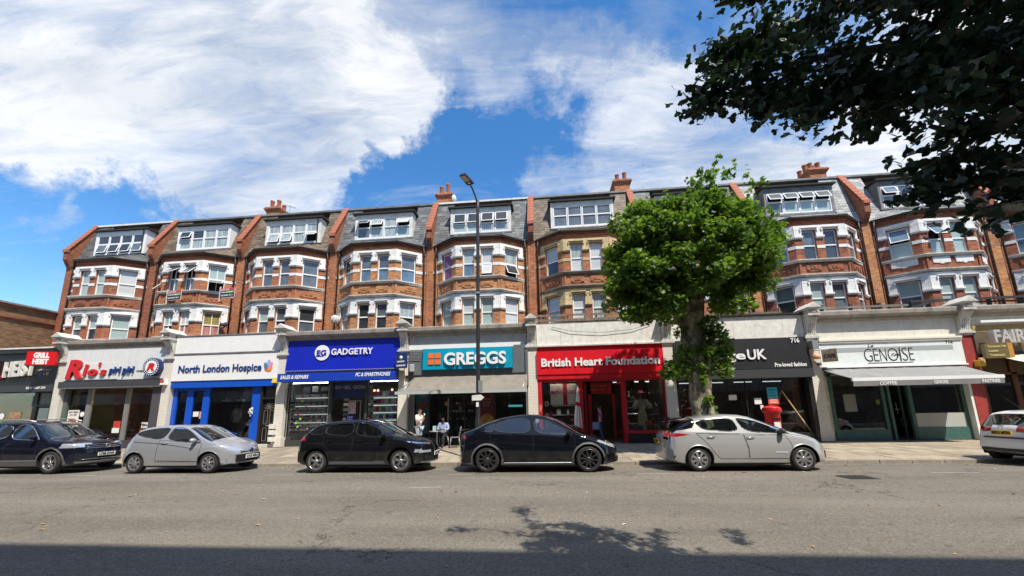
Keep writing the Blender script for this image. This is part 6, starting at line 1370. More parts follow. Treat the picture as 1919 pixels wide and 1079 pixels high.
def make_car(root, S_):
    """body grown from cross-sections; x forward from the rear axle, y across, z up"""
    hw = S_['hw']; xr, xf = S_['top'][0][0], S_['top'][-1][0]
    tx, tz = smooth_tab(S_['top'], it=S_.get('sm', 10)); bxs, bz = smooth_tab(S_['belt'], it=14); 
    NX = 190
    X = np.concatenate([np.linspace(xr, xr+.12, 8)[:-1], np.linspace(xr+.12, xf-.12, NX), np.linspace(xf-.12, xf, 8)[1:]])
    rw = S_['rw']; R = S_.get('archR', rw+.055); wb = S_['wb']
    def width(x):
        f = np.clip((x-(xf-.85))/.85, 0, 1); r_ = np.clip(((xr+.7)-x)/.7, 0, 1)
        return hw*(1-.10*f**2.2-.07*r_**2.2)
    plan_f, plan_r = S_.get('planf', .42), S_.get('planr', .20)
    rings = []; V = []
    NS = None
    for x in X:
        w = width(x); zt = float(np.interp(x, tx, tz)); zb = min(float(np.interp(x, bxs, bz)), zt-.02)
        fr = np.clip((x-(xf-.45))/.45, 0, 1); rr = np.clip(((xr+.45)-x)/.45, 0, 1)
        zl = S_.get('zlo', .20)+.05*fr**2+.10*rr**2
        zl = min(zl, zt-.1)
        g = float(np.clip((zt-zb-.10)/.32, 0, 1)); g = g*g*(3-2*g)
        tum = S_.get('tum', .42); wr = .935*w-tum*max(zt-zb, 0)
        hh = max(zb-zl, .05)
        low = [(0, zl), (.55*w, zl), (.88*w, zl), (.955*w, zl+.03), (.98*w, zl+.22*hh), (1.0*w, zl+.44*hh), (.996*w, zl+.62*hh), (.974*w, zl+.80*hh), (.952*w, zl+.93*hh), (.935*w, zb)]
        # shoulder crease
        hoodedge = (.90*w, zb+(zt-zb)*.42)
        re = ((wr+.03), zt-.085)
        r1 = (hoodedge[0]*(1-g)+re[0]*g, hoodedge[1]*(1-g)+re[1]*g)
        r2 = (.80*w*(1-g)+(wr-.05)*g, (zt-(zt-zb)*.26)*(1-g)+(zt-.032)*g)
        r3 = (.55*w*(1-g)+(wr*.72)*g, (zt-.03*min(1, (zt-zb)/.1))*(1-g)+(zt-.010)*g)
        r4 = (.28*w, zt-.003); r5 = (0, zt)
        pts = []
        def seg(a, b, n): 
            for k in range(n): pts.append((a[0]+(b[0]-a[0])*k/n, a[1]+(b[1]-a[1])*k/n))
        lows = [low[0], low[1], low[2], low[3]]
        seg(low[0], low[1], 2); seg(low[1], low[2], 2); seg(low[2], low[3], 2)
        # smooth side via catmull
        sd = low[3:]
        for k in range(len(sd)-1):
            p0 = sd[max(k-1, 0)]; p1 = sd[k]; p2 = sd[k+1]; p3 = sd[min(k+2, len(sd)-1)]; nn = 8
            for q in range(nn):
                f = q/nn; cr = [.5*((2*p1[c])+(-p0[c]+p2[c])*f+(2*p0[c]-5*p1[c]+4*p2[c]-p3[c])*f*f+(-p0[c]+3*p1[c]-3*p2[c]+p3[c])*f**3) for c in (0, 1)]
                pts.append(tuple(cr))
        ibelt = len(pts)
        seg(low[9], r1, 16); iroof = len(pts)
        tp = [r1, r2, r3, r4, r5]
        for k in range(4):
            p0 = tp[max(k-1, 0)]; p1 = tp[k]; p2 = tp[k+1]; p3 = tp[k+2] if k < 3 else (-r4[0], r4[1]); nn = 5
            for q in range(nn):
                f = q/nn; cr = [.5*((2*p1[c])+(-p0[c]+p2[c])*f+(2*p0[c]-5*p1[c]+4*p2[c]-p3[c])*f*f+(-p0[c]+3*p1[c]-3*p2[c]+p3[c])*f**3) for c in (0, 1)]
                pts.append(tuple(cr))
        pts.append(r5)
        rings.append((pts, w))
    NS = len(pts)
    A = np.array([r[0] for r in rings])       # NXs, NS, 2
    Wd = np.array([r[1] for r in rings])
    nx = len(X)
    P = np.zeros((nx, NS, 3)); P[:, :, 0] = X[:, None]; P[:, :, 1] = A[:, :, 0]; P[:, :, 2] = A[:, :, 1]
    # lower side sculpting: a soft crease
    if S_.get('crease'):
        z0, amp = S_['crease']
        dz = (P[:, :, 2]-z0-.05*(P[:, :, 0]/wb)); P[:, :, 1] -= amp*np.exp(-(dz/.05)**2)*(P[:, :, 1] > .8*hw)*(1 if True else 0)
    # rounded in plan at the ends
    yy = np.clip(np.abs(P[:, :, 1])/Wd[:, None], 0, 1)
    ff = np.clip((X-(xf-1.15))/1.15, 0, 1)[:, None]**1.5; rf = np.clip(((xr+.9)-X)/.9, 0, 1)[:, None]**1.5
    shelf = S_.get('shelf', 0)
    P[:, :, 0] -= plan_f*ff*yy**2.6; P[:, :, 0] += plan_r*rf*yy**2.8
    # windscreen bows forward in the middle
    ws = S_['screen']; mid = np.exp(-((X-(ws[0]+ws[1])/2)/.55)**2)[:, None]; P[:, :, 0] -= .16*mid*yy**2*(P[:, :, 2] > .8)
    # wheel arches: pull nearby vertices onto the circle, drop faces inside
    rw_z = rw
    inside = np.zeros((nx, NS), bool)
    lowmask = np.zeros((nx, NS), bool); lowmask[:, :ibelt] = True
    for cx in (0, wb):
        dx = P[:, :, 0]-cx; dz = P[:, :, 2]-rw_z; d = np.hypot(dx, dz)
        near = (np.abs(d-R) < .026) & lowmask & (np.abs(P[:, :, 1]) > .5*hw)
        sc = np.where(near, R/np.maximum(d, 1e-6), 1); P[:, :, 0] = cx+dx*sc; P[:, :, 2] = np.where(near, rw_z+dz*sc, P[:, :, 2])
        inside |= (d <= R+.002) & lowmask & (np.abs(P[:, :, 1]) > .5*hw)
    # mirror
    FV = P.reshape(-1, 3); MV = FV*np.array([1, -1, 1]); NV = len(FV)
    idx = np.arange(nx*NS).reshape(nx, NS)
    q = np.stack([idx[:-1, :-1], idx[1:, :-1], idx[1:, 1:], idx[:-1, 1:]], -1).reshape(-1, 4)
    segid = np.tile(np.arange(NS-1), nx-1)
    ins = inside.reshape(-1); drop = ins[q].all(1); 
    cen = FV[q].mean(1); n_ = len(q)
    # regions on the +y half
    reg = np.zeros(n_, int)   # 0 body
    side = (segid >= ibelt) & (segid < iroof+1)
    wins = S_['windows']
    names = []
    win_poly = [chaikin(w['poly']) for w in wins]
    for w, pl in zip(wins, win_poly): 
        names.append(('side_window', w['m'])); reg[side & in_poly(cen[:, 0], cen[:, 2], pl)] = len(names)
    # windscreen / rear screen : part of the roof band
    topm = segid >= iroof
    gx = np.interp(cen[:, 0], X, (np.interp(X, tx, tz)-np.minimum(np.interp(X, bxs, bz), np.interp(X, tx, tz)-.02)))
    dsl = np.gradient(tz, tx); sl = np.interp(cen[:, 0], tx, dsl)
    names.append(('windscreen', CGLASS)); m_ = topm & (segid >= iroof+3) & (cen[:, 0] > ws[0]-.10*0) & (cen[:, 0] < ws[1]); reg[m_] = len(names)
    rs = S_['rear_screen']; names.append(('rear_window', S_.get('rearglass', CGLASS_D))); m_ = topm & (segid >= iroof+3) & (cen[:, 0] > rs[0]) & (cen[:, 0] < rs[1]); reg[m_] = len(names)
    for (nm, pl, mm) in S_.get('patches', []):
        names.append((nm, mm)); reg[(segid >= 6) & in_poly(cen[:, 0], cen[:, 2], pl) & (np.abs(cen[:, 1]) > S_.get('patchy', .35)*hw)] = len(names)
    for (nm, x0, x1, y1, mm) in S_.get('top_patches', []):
        names.append((nm, mm)); reg[topm & (cen[:, 0] > x0) & (cen[:, 0] < x1) & (np.abs(cen[:, 1]) < y1)] = len(names)
    if S_.get('clad'):
        names.append(('lower_cladding', M(S_['clad']))); d0 = np.hypot(cen[:, 0], cen[:, 2]-rw_z); d1 = np.hypot(cen[:, 0]-wb, cen[:, 2]-rw_z)
        reg[(reg == 0) & (segid < ibelt) & ((cen[:, 2] < S_.get('cladz', .36)) | (np.minimum(d0, d1) < R+S_.get('lip', .055)))] = len(names)
    # doors: inside door polygons
    di = []
    for dpl in S_['doors']:
        names.append(('door', M(S_['paint']))); k = len(names); di.append(k); reg[(reg == 0) & (segid < iroof) & (segid >= 6) & in_poly(cen[:, 0], cen[:, 2], dpl)] = k
    def emit(name, mask, m, parent=root, both=True, off=0.):
        f = q[mask & ~drop]
        if not len(f): return None
        out = []
        F2 = f if not both else None
        allv = np.concatenate([FV, MV]); faces = np.concatenate([f, f[:, ::-1]+NV]) if both else f
        used = np.unique(faces); remap = -np.ones(len(allv), int); remap[used] = np.arange(len(used))
        me = bpy.data.meshes.new(name); me.from_pydata(allv[used].tolist(), [], remap[faces].tolist()); me.materials.append(M(m)); me.polygons.foreach_set('use_smooth', [True]*len(faces))
        bm = bmesh.new(); bm.from_mesh(me); bmesh.ops.remove_doubles(bm, verts=bm.verts, dist=.0008); bmesh.ops.recalc_face_normals(bm, faces=bm.faces); bm.to_mesh(me); bm.free()
        o = bpy.data.objects.new(name, me); COL.objects.link(o); o.parent = parent; return o
    body = emit('body', reg == 0, S_['paint'])
    # end caps joined across
    for which, ix in (('front', nx-1), ('rear', 0)):
        t = MB(); K = 12; vs = []
        for j in range(NS):
            p = P[ix, j]; 
            for k in range(K+1):
                y = p[1]*(1-2*k/K); yn = min(1, abs(y)/Wd[ix]); x = (xf-plan_f*yn**2.6) if which == 'front' else (xr+plan_r*yn**2.8)
                vs.append((x, y, p[2]))
        fs = []
        for j in range(NS-1):
            for k in range(K): a = j*(K+1)+k; fs.append((a, a+1, a+K+2, a+K+1))
        t.add(vs, fs, S_['paint'], True); t.build('%s_bumper' % which, None, root, local=True, uv=False)
    for k, (nm, mm) in enumerate(names):
        if k+1 in di:
            for sgn in (1, -1):
                f = q[(reg == k+1) & ~drop]
                if not len(f): continue
                base = FV if sgn == 1 else MV; used = np.unique(f); remap = -np.ones(NV, int); remap[used] = np.arange(len(used))
                me = bpy.data.meshes.new('door'); me.from_pydata(base[used].tolist(), [], remap[f if sgn == 1 else f[:, ::-1]].tolist()); me.materials.append(mm); me.polygons.foreach_set('use_smooth', [True]*len(f))
                o = bpy.data.objects.new('door', me); COL.objects.link(o); o.parent = root
        else:
            if nm in ('headlight', 'tail_light', 'side_window', 'running_light', 'rear_pillar_panel', 'tailgate_panel', 'rear_diffuser'):
                for sgn in (1, -1):
                    f = q[(reg == k+1) & ~drop]
                    if not len(f): continue
                    base = FV if sgn == 1 else MV; used = np.unique(f); remap = -np.ones(NV, int); remap[used] = np.arange(len(used))
                    me = bpy.data.meshes.new(nm); me.from_pydata(base[used].tolist(), [], remap[f if sgn == 1 else f[:, ::-1]].tolist()); me.materials.append(M(mm)); me.polygons.foreach_set('use_smooth', [True]*len(f))
                    o = bpy.data.objects.new(nm, me); COL.objects.link(o); o.parent = root
            else: emit(nm, reg == k+1, mm)
    # helper: half width of the side surface at (x,z)
    def ysurf(x, z, lift=.0):
        d = (FV[:, 0]-x)**2+(FV[:, 2]-z)**2*1.0; d = np.where((np.tile(np.arange(NS), nx) >= 6), d, 9); k = int(np.argmin(d)); return float(FV[k, 1])+lift
    def line_on(pts, r, m, name, parent=root, sides=(1, -1), step=.05, lift=.001):
        for s in sides:
            t = MB(); out = []
            for a, b in zip(pts[:-1], pts[1:]):
                n = max(1, int(math.hypot(b[0]-a[0], b[1]-a[1])/step))
                for k in range(n): x = a[0]+(b[0]-a[0])*k/n; z = a[1]+(b[1]-a[1])*k/n; out.append((x, s*ysurf(x, z, lift), z))
            x, z = pts[-1]; out.append((x, s*ysurf(x, z, lift), z)); t.tube(out, r, m, 5, smooth=False); t.build(name, None, parent, local=True, uv=False)
    for dpl in S_['doors']: line_on(dpl+[dpl[0]], .0055, 'gap', 'door_seam')
    for w, pl in zip(wins, win_poly): line_on(pl+[pl[0]], .007 if S_.get('wtrim') != 'chrome' else .011, S_.get('wtrim', 'trim_black'), 'window_seal', sides=(1, -1), lift=.002)
    for (x, z) in S_['handles']:
        for s in (1, -1):
            y = ysurf(x, z); t = MB(); t.tube([(x-.10, s*(y+.005), z), (x-.08, s*(y+.035), z), (x+.08, s*(y+.035), z+.004), (x+.10, s*(y+.005), z+.004)], .013, S_.get('handlem', S_['paint']), 6); t.build('door_handle', None, root, local=True, uv=False)
    for pts, r, m, nm in S_.get('lines', []): line_on(pts, r, m, nm)
    if True:
        xa = ws[1]+.06; hl = [(xa+(xf-.30-xa)*k/8, interp(S_['belt'], xa+(xf-.30-xa)*k/8)+.035) for k in range(9)]; line_on(hl, .004, 'gap', 'bonnet_seam')
    # mirrors
    mx, mz = S_['mirror']
    for s in (1, -1):
        y = ysurf(mx, mz); t = MB(); c = (mx+.02, s*(y+.13), mz+.03); vs = []
        n, mm_ = 10, 7
        for j in range(mm_+1):
            a = math.pi*j/mm_
            for k in range(n): b = 2*math.pi*k/n; vs.append((c[0]+.10*math.sin(a)*math.cos(b)*(1 if math.cos(b) > 0 else .5), c[1]-s*.11*math.cos(a), c[2]+.075*math.sin(a)*math.sin(b)))
        fs = [(j*n+k, j*n+(k+1) % n, (j+1)*n+(k+1) % n, (j+1)*n+k) for j in range(mm_) for k in range(n)]
        t.add(vs, fs, S_.get('mirrorm', S_['paint']), True); t.hexa([(mx-.03, s*(y-.02), mz-.08), (mx+.07, s*(y-.02), mz-.08), (mx+.06, s*(y+.1), mz-.04), (mx-.02, s*(y+.1), mz-.04), (mx-.03, s*(y-.02), mz-.04), (mx+.07, s*(y-.02), mz-.04), (mx+.06, s*(y+.1), mz), (mx-.02, s*(y+.1), mz)], 'trim_black'); t.build('wing_mirror', None, root, local=True, uv=False)
    # wheels
    for cx in (0, wb):
        for s in (1, -1):
            wheel(root, cx, s*(hw-.045), rw, s, S_['rim'], S_.get('rimm', 'alloy'), S_.get('rimr', rw*.70))
    # arch liners, floor, interior
    t = MB()
    for cx in (0, wb):
        for s in (1, -1):
            n = 20; vs = []; 
            for k in range(n+1): a = math.pi*(-.08+1.16*k/n); vs += [(cx+R*1.01*math.cos(a), s*(hw*.965), rw+R*1.01*math.sin(a)), (cx+R*1.01*math.cos(a), s*(hw-.36), rw+R*1.01*math.sin(a))]
            t.add(vs, [(2*k, 2*k+1, 2*k+3, 2*k+2) for k in range(n)], 'arch_black')
            t.poly([(cx+R*1.0*math.cos(math.pi*(-.08+1.16*k/n)), s*(hw-.36), rw+R*math.sin(math.pi*(-.08+1.16*k/n))) for k in range(n+1)], (0, -s*.01, 0), 'arch_black')
    t.box(.2, wb-.2, -hw*.8, hw*.8, .17, .24, 'arch_black'); t.box(xr+.3, xf-.4, -hw*.5, hw*.5, .2, .3, 'arch_black'); t.build('wheel_arch_liner', None, root, local=True, uv=False)
    t = MB(); zb_ = interp(S_['belt'], wb*.5); sc = S_.get('seat', 'seat_cloth')
    t.box(.0, ws[1]-.35, -hw*.84, hw*.84, .30, zb_-.12, 'seat_cloth')
    for x in (wb*.24, wb*.60):
        for y in (-.36, .36):
            t.hexa([(x-.12, y-.24, .5), (x+.0, y-.24, .5), (x+.0, y+.24, .5), (x-.12, y+.24, .5), (x-.30, y-.20, zb_+.16), (x-.20, y-.20, zb_+.16), (x-.20, y+.20, zb_+.16), (x-.30, y+.20, zb_+.16)], sc)
            t.hexa([(x-.30, y-.11, zb_+.18), (x-.21, y-.11, zb_+.18), (x-.21, y+.11, zb_+.18), (x-.30, y+.11, zb_+.18), (x-.31, y-.10, zb_+.34), (x-.24, y-.10, zb_+.34), (x-.24, y+.10, zb_+.34), (x-.31, y+.10, zb_+.34)], sc)
    t.box(ws[0]+.1, ws[1]-.15, -hw*.8, hw*.8, zb_-.15, zb_+.0, 'seat_cloth'); t.build('seats', None, root, local=True, uv=False)
    t = MB(); n = 18; sx, sy, sz = ws[0]-.02, .36*-1*-1, zb_+.04
    t.tube([(sx-.07*math.sin(2*math.pi*k/n), -.36+.18*math.cos(2*math.pi*k/n), sz+.17*math.sin(2*math.pi*k/n)) for k in range(n+1)], .013, 'trim_black', 6, caps=False); t.build('steering_wheel', None, root, local=True, uv=False)
    return dict(P=P, ysurf=ysurf, xf=xf, xr=xr, tx=tx, tz=tz, zl=S_.get('zlo', .2), planf=plan_f, planr=plan_r)

def wheel(root, x, y, r, s, style, rm, rr):
    w = bpy.data.objects.new('wheel', None); COL.objects.link(w); w.parent = root; w.location = (x, y, r); w.empty_display_size = .2
    th = .21
    t = MB(); o_ = s*.0
    prof = [(rr+.0, -th*.46), (rr+.03, -th*.5), (r-.035, -th*.48), (r-.008, -th*.38), (r, -th*.2), (r, th*.2), (r-.008, th*.38), (r-.035, th*.48), (rr+.03, th*.5), (rr, th*.46)]
    t.lathe([(a, b-s*.10) for a, b in prof], (0, 0, 0), 'tyre', 44, 'y'); t.build('tyre', None, w, local=True, uv=False)
    t = MB(); yo = s*(.5*th-.10)   # outer face
    t.lathe([(rr+.002, yo-s*.01), (rr-.012, yo+s*.002), (rr-.030, yo-s*.012), (rr-.035, yo-s*.12)], (0, 0, 0), rm, 44, 'y'); t.lathe([(rr-.03, yo-s*.10), (.0, yo-s*.10)], (0, 0, 0), 'arch_black', 30, 'y')
    t.lathe([(.17, yo-s*.095), (.17, yo-s*.085), (.04, yo-s*.085)], (0, 0, 0), 'dark_alloy', 28, 'y')
    t.lathe([(.055, yo-s*.06), (.055, yo-s*.02), (.03, yo-s*.012), (0, yo-s*.012)], (0, 0, 0), rm, 18, 'y')
    kind, n = style
    def spoke(a, w0, w1, r0=.03, r1=None, tw=0., d0=.02, d1=.004, m=None):
        r1 = r1 or rr-.02; c, q = math.cos(a), math.sin(a); c2, q2 = math.cos(a+tw), math.sin(a+tw)
        def pt(rad, side, wd, dep, cc, qq): return (cc*rad-qq*side*wd, yo-s*dep, qq*rad+cc*side*wd)
        t.hexa([pt(r0, -1, w0, d0+.03, c, q), pt(r0, 1, w0, d0+.03, c, q), pt(r1, 1, w1, d1+.03, c2, q2), pt(r1, -1, w1, d1+.03, c2, q2), pt(r0, -1, w0, d0, c, q), pt(r0, 1, w0, d0, c, q), pt(r1, 1, w1, d1, c2, q2), pt(r1, -1, w1, d1, c2, q2)], m or rm)
    for k in range(n):
        a = 2*math.pi*k/n+.3
        if kind == 'plain': spoke(a, .014, .026)
        elif kind == 'double': spoke(a-.13, .012, .014, tw=-.05); spoke(a+.13, .012, .014, tw=.05)
        elif kind == 'wide': spoke(a, .022, .040)
        elif kind == 'blade': spoke(a, .012, .017, tw=.22)
        elif kind == 'geo':
            spoke(a, .022, .030, r1=rr*.55); spoke(a, .008, .008, r0=rr*.5, tw=.0)
            spoke(a+.02, .012, .012, r0=rr*.45, r1=rr-.02, tw=.42); spoke(a+.02, .010, .010, r0=rr*.50, tw=-.35); spoke(a+.50, .05, .075, r0=rr*.72, r1=rr-.02, m='alloy', d0=.012)
    t.build('rim', None, w, local=True, uv=False)

def plate(root, x, z, txt, m, rz=0., y=0., rear=False, tilt=0.):
    p = bpy.data.objects.new('number_plate', None); COL.objects.link(p); p.parent = root; p.location = (x, y, z); p.rotation_euler = (0, 0, (math.pi/2 if not rear else -math.pi/2)+rz)
    t = MB(); t.box(-.26, .26, -.01, .01, -.056, .056, m); t.build('backing', None, p, local=True, uv=False)
    V, Fc = text_mesh(txt, .46, .074, 0, .05, .002); q = MB(); q.add([(a-.23, b-.012, c-.036) for a, b, c in V], Fc, 'gap'); q.build('characters', None, p, local=True, uv=False)

def grille(root, G, pts, m, n=0, name='grille', lift=.012, chrome=None, y=0):
    """dark opening on the nose: z0,z1,half width"""
    z0, z1, yw = pts; xf, pf = G['xf'], G['planf']; t = MB(); K = 16
    def X_(yy, z): 
        # nose x at height z
        tz, tx = G['tz'], G['tx']; k = len(tx)-1
        while k > 0 and tz[k] < z and tx[k] > G['xf']-.8: k -= 1
        base = tx[k] if z > tz[-1] else xf
        return base-pf*min(1, abs(yy)/.86)**2.6*min(1, max(0, (base-(xf-1.15))/1.15))**1.5
    vs = []
    for z in (z0, z1):
        for k in range(K+1): yy = -yw+2*yw*k/K; vs.append((X_(yy, z)+lift, yy, z))
    t.add(vs, [(k, k+1, K+2+k, K+1+k) for k in range(K)], m); t.build(name, None, root, local=True, uv=False)
    if chrome:
        for z in chrome:
            t = MB(); t.tube([(X_(-yw+2*yw*k/K, z)+lift+.008, -yw+2*yw*k/K, z) for k in range(K+1)], .010, 'chrome', 5); t.build('grille_bar', None, root, local=True, uv=False)

def place_car(name, x, lab, spec, z=0.0, y=12.3, rz=0.):
    r = empty(name, (x, y, z), lab, 'car', 'cars parked along the kerb', rz); spec['G'] = make_car(r, spec); return r

CAR_Y = 12.28
# --- dark estate SUV at far left
S1 = dict(hw=.92, wb=2.79, rw=.36, paint='paint_navy', clad='trim_grey', cladz=.40, lip=.05, zlo=.22, tum=.36, archR=.425, wtrim='chrome',
  top=[(-.98, .70), (-.96, .95), (-.92, 1.10), (-.80, 1.30), (-.55, 1.56), (-.30, 1.64), (.3, 1.68), (1.0, 1.69), (1.5, 1.66), (1.85, 1.57), (2.2, 1.37), (2.55, 1.15), (2.7, 1.10), (3.0, 1.07), (3.4, 1.00), (3.58, .93), (3.66, .80), (3.70, .62)],
  belt=[(-.98, .68), (-.9, 1.02), (-.6, 1.10), (.5, 1.07), (2.2, 1.00), (2.7, .97), (3.3, .90), (3.55, .82), (3.7, .58)],
  screen=(1.62, 2.56), rear_screen=(-.90, -.50),
  windows=[dict(poly=[(-.72, 1.14), (-.35, 1.13), (-.30, 1.50), (-.45, 1.48)], m=CGLASS_D), dict(poly=[(-.27, 1.13), (.98, 1.10), (1.02, 1.56), (-.20, 1.54)], m=CGLASS_D), dict(poly=[(1.10, 1.10), (2.22, 1.06), (2.18, 1.12), (1.78, 1.44), (1.55, 1.55), (1.12, 1.57)], m=CGLASS)],
  doors=[[(.10, 1.06), (1.05, 1.04), (1.05, .42), (.40, .42), (.30, .75)], [(1.07, 1.04), (2.26, 1.0), (2.30, .42), (1.07, .42)]],
  handles=[(.35, .96), (1.28, .95)], mirror=(2.12, 1.12), rim=('double', 5), mirrorm='paint_navy',
  patches=[('headlight', [(3.05, .80), (3.75, .80), (3.75, .93), (3.10, .94)], 'lamp_clear'), ('tail_light', [(-1.1, .95), (-.55, .98), (-.6, 1.08), (-1.1, 1.08)], 'tail_red')],
  lines=[([(-.6, .80), (3.0, .80)], .006, 'gap', 'body_crease'), ([(.35, .42), (2.35, .42)], .010, 'alu', 'sill_strip')])
c1 = place_car('parked_car', -16.07-2.79, 'dark navy family SUV with roof rails and plate LT68, leftmost of the parked cars', S1)
G = S1['G']; grille(c1, G, (.74, .90, .52), 'gap', chrome=(.77, .82, .88)); grille(c1, G, (.40, .58, .62), 'gap', name='lower_grille', chrome=(.42,)); grille(c1, G, (.30, .36, .70), 'trim_grey', name='bumper_lip')
plate(c1, G['xf']+.03, .56, 'LT68 ZWA', 'plate_white')
t = MB(); t.lathe([(.07, 0), (.07, .02), (.055, .02), (.055, 0)], (G['xf']+.02, 0, .83), 'chrome', 20, 'x'); t.build('badge', None, c1, local=True, uv=False)
for s in (1, -1):
    t = MB(); t.tube([(-.3, s*.62, 1.64), (-.1, s*.64, 1.72), (1.2, s*.66, 1.74), (1.7, s*.64, 1.66)], .02, 'alu', 6); t.build('roof_rail', None, c1, local=True, uv=False)
# --- small silver three-door hatchback
S2 = dict(hw=.86, wb=2.53, rw=.305, paint='paint_silver', zlo=.21, tum=.44, archR=.36, wtrim='trim_black', rimr=.215,
  top=[(-.64, .60), (-.62, .80), (-.55, .98), (-.38, 1.14), (-.12, 1.36), (.05, 1.42), (.5, 1.47), (.95, 1.485), (1.4, 1.455), (1.72, 1.38), (2.15, 1.20), (2.55, 1.03), (2.75, .965), (3.0, .88), (3.18, .78), (3.27, .67), (3.30, .55)],
  belt=[(-.64, .58), (-.5, .88), (-.2, 1.08), (.2, 1.08), (1.0, .98), (2.2, .88), (2.7, .84), (3.05, .76), (3.3, .50)],
  screen=(1.58, 2.52), rear_screen=(-.48, -.10),
  windows=[dict(poly=[(-.12, 1.20), (.28, 1.10), (.86, 1.03), (.98, 1.40), (.40, 1.37), (.0, 1.29)], m=CGLASS_D), dict(poly=[(.96, 1.02), (2.02, .925), (2.22, .93), (1.95, 1.10), (1.62, 1.30), (1.30, 1.40), (1.06, 1.405)], m=CGLASS)],
  doors=[[(.78, 1.02), (2.24, .90), (2.20, .36), (.74, .36)]], handles=[(.98, .93)], mirror=(1.98, .97), rim=('wide', 7), mirrorm='paint_silver',
  patches=[('headlight', [(2.62, .80), (2.62, .88), (2.85, .86), (3.28, .66), (3.25, .60), (2.9, .70)], 'lamp_clear'), ('tail_light', [(-.70, .86), (-.36, .88), (-.16, 1.14), (-.04, 1.37), (-.14, 1.42), (-.7, 1.3)], 'tail_red')],
  lines=[([(-.1, .97), (.9, .90), (1.9, .76)], .007, 'gap', 'body_crease'), ([(.8, .40), (2.1, .37)], .006, 'trim_grey', 'sill_strip')])
c2 = place_car('parked_car', -13.12, 'small silver three-door hatchback parked outside the blue charity shop', S2)
G = S2['G']; grille(c2, G, (.30, .52, .52), 'gap', name='lower_grille'); grille(c2, G, (.585, .615, .40), 'gap', name='grille'); plate(c2, G['xf']+.03, .44, 'LV13 WFU', 'plate_white')
for s in (1, -1):
    t = MB(); t.lathe([(.075, 0), (.07, .012), (.05, -.01), (0, -.012)], (3.02, s*.62, .38), 'chrome', 16, 'x'); t.build('fog_lamp', None, c2, local=True, uv=False)
t = MB(); t.lathe([(.0, .02), (.075, .01), (.075, 0)], (G['xf']-.01, 0, .63), 'navy', 18, 'x'); t.build('badge', None, c2, local=True, uv=False)
t = MB(); t.tube([(.15, 0, 1.42), (-.05, 0, 1.56)], .006, 'black_iron', 4)
# --- black small crossover
S3 = dict(hw=.90, wb=2.63, rw=.335, paint='paint_black', clad='trim_grey', cladz=.34, lip=.0, zlo=.22, tum=.40, archR=.40, wtrim='trim_black', rimr=.245,
  top=[(-.80, .62), (-.79, .84), (-.72, 1.0), (-.62, 1.10), (-.40, 1.26), (-.15, 1.43), (.1, 1.49), (.6, 1.545), (1.1, 1.56), (1.5, 1.53), (1.8, 1.45), (2.15, 1.27), (2.5, 1.09), (2.65, 1.04), (2.95, 1.00), (3.2, .93), (3.38, .84), (3.44, .70), (3.46, .56)],
  belt=[(-.8, .6), (-.7, .95), (-.3, 1.08), (.5, 1.06), (2.0, .99), (2.6, .95), (3.1, .86), (3.46, .52)],
  screen=(1.66, 2.50), rear_screen=(-.62, -.18),
  windows=[dict(poly=[(-.30, 1.14), (.18, 1.12), (.24, 1.37), (-.05, 1.28)], m=CGLASS_D), dict(poly=[(.21, 1.12), (1.08, 1.08), (1.10, 1.46), (.55, 1.44), (.27, 1.38)], m=CGLASS_D), dict(poly=[(1.18, 1.08), (2.20, 1.03), (2.18, 1.07), (1.85, 1.28), (1.60, 1.40), (1.38, 1.46), (1.19, 1.465)], m=CGLASS)],
  doors=[[(.20, 1.05), (1.12, 1.04), (1.12, .38), (.52, .38), (.42, .66), (.20, .80)], [(1.14, 1.04), (2.24, .98), (2.20, .38), (1.14, .38)]], handles=[(.42, .93), (1.34, .92)], mirror=(2.08, 1.06), rim=('geo', 5), mirrorm='paint_black', seat='seat_cloth',
  patches=[('headlight', [(3.02, .57), (3.40, .55), (3.40, .63), (3.04, .66)], 'lamp_clear'), ('running_light', [(2.78, .87), (3.40, .78), (3.40, .81), (2.80, .90)], 'chrome'), ('tail_light', [(-.85, .92), (-.36, .95), (-.44, 1.05), (-.9, 1.05)], 'tail_red')],
  lines=[([(-.4, .88), (.8, .84), (2.4, .86)], .006, 'gap', 'body_crease')])
c3 = place_car('parked_car', -7.04, 'black compact crossover with patterned two-tone wheels, outside the blue gadget shop', S3)
G = S3['G']; grille(c3, G, (.30, .46, .62), 'gap', name='lower_grille'); grille(c3, G, (.26, .30, .72), 'trim_grey', name='bumper_lip'); plate(c3, G['xf']+.03, .50, 'LB71 KXE', 'plate_white')
for s in (1, -1):
    t = MB()
    n = 18
    for cx in (0, 2.63):
        vs = []
        for k in range(n+1):
            a = math.pi*(.02+.96*k/n); 
            for rr_ in (.40, .465): x_, z_ = cx+rr_*math.cos(a), .335+rr_*math.sin(a); vs.append((x_, s*(.906), z_))
        t = MB(); t.add(vs, [(2*k, 2*k+1, 2*k+3, 2*k+2) for k in range(n)], 'paint_black'); t.build('arch_cladding', None, c3, local=True, uv=False)

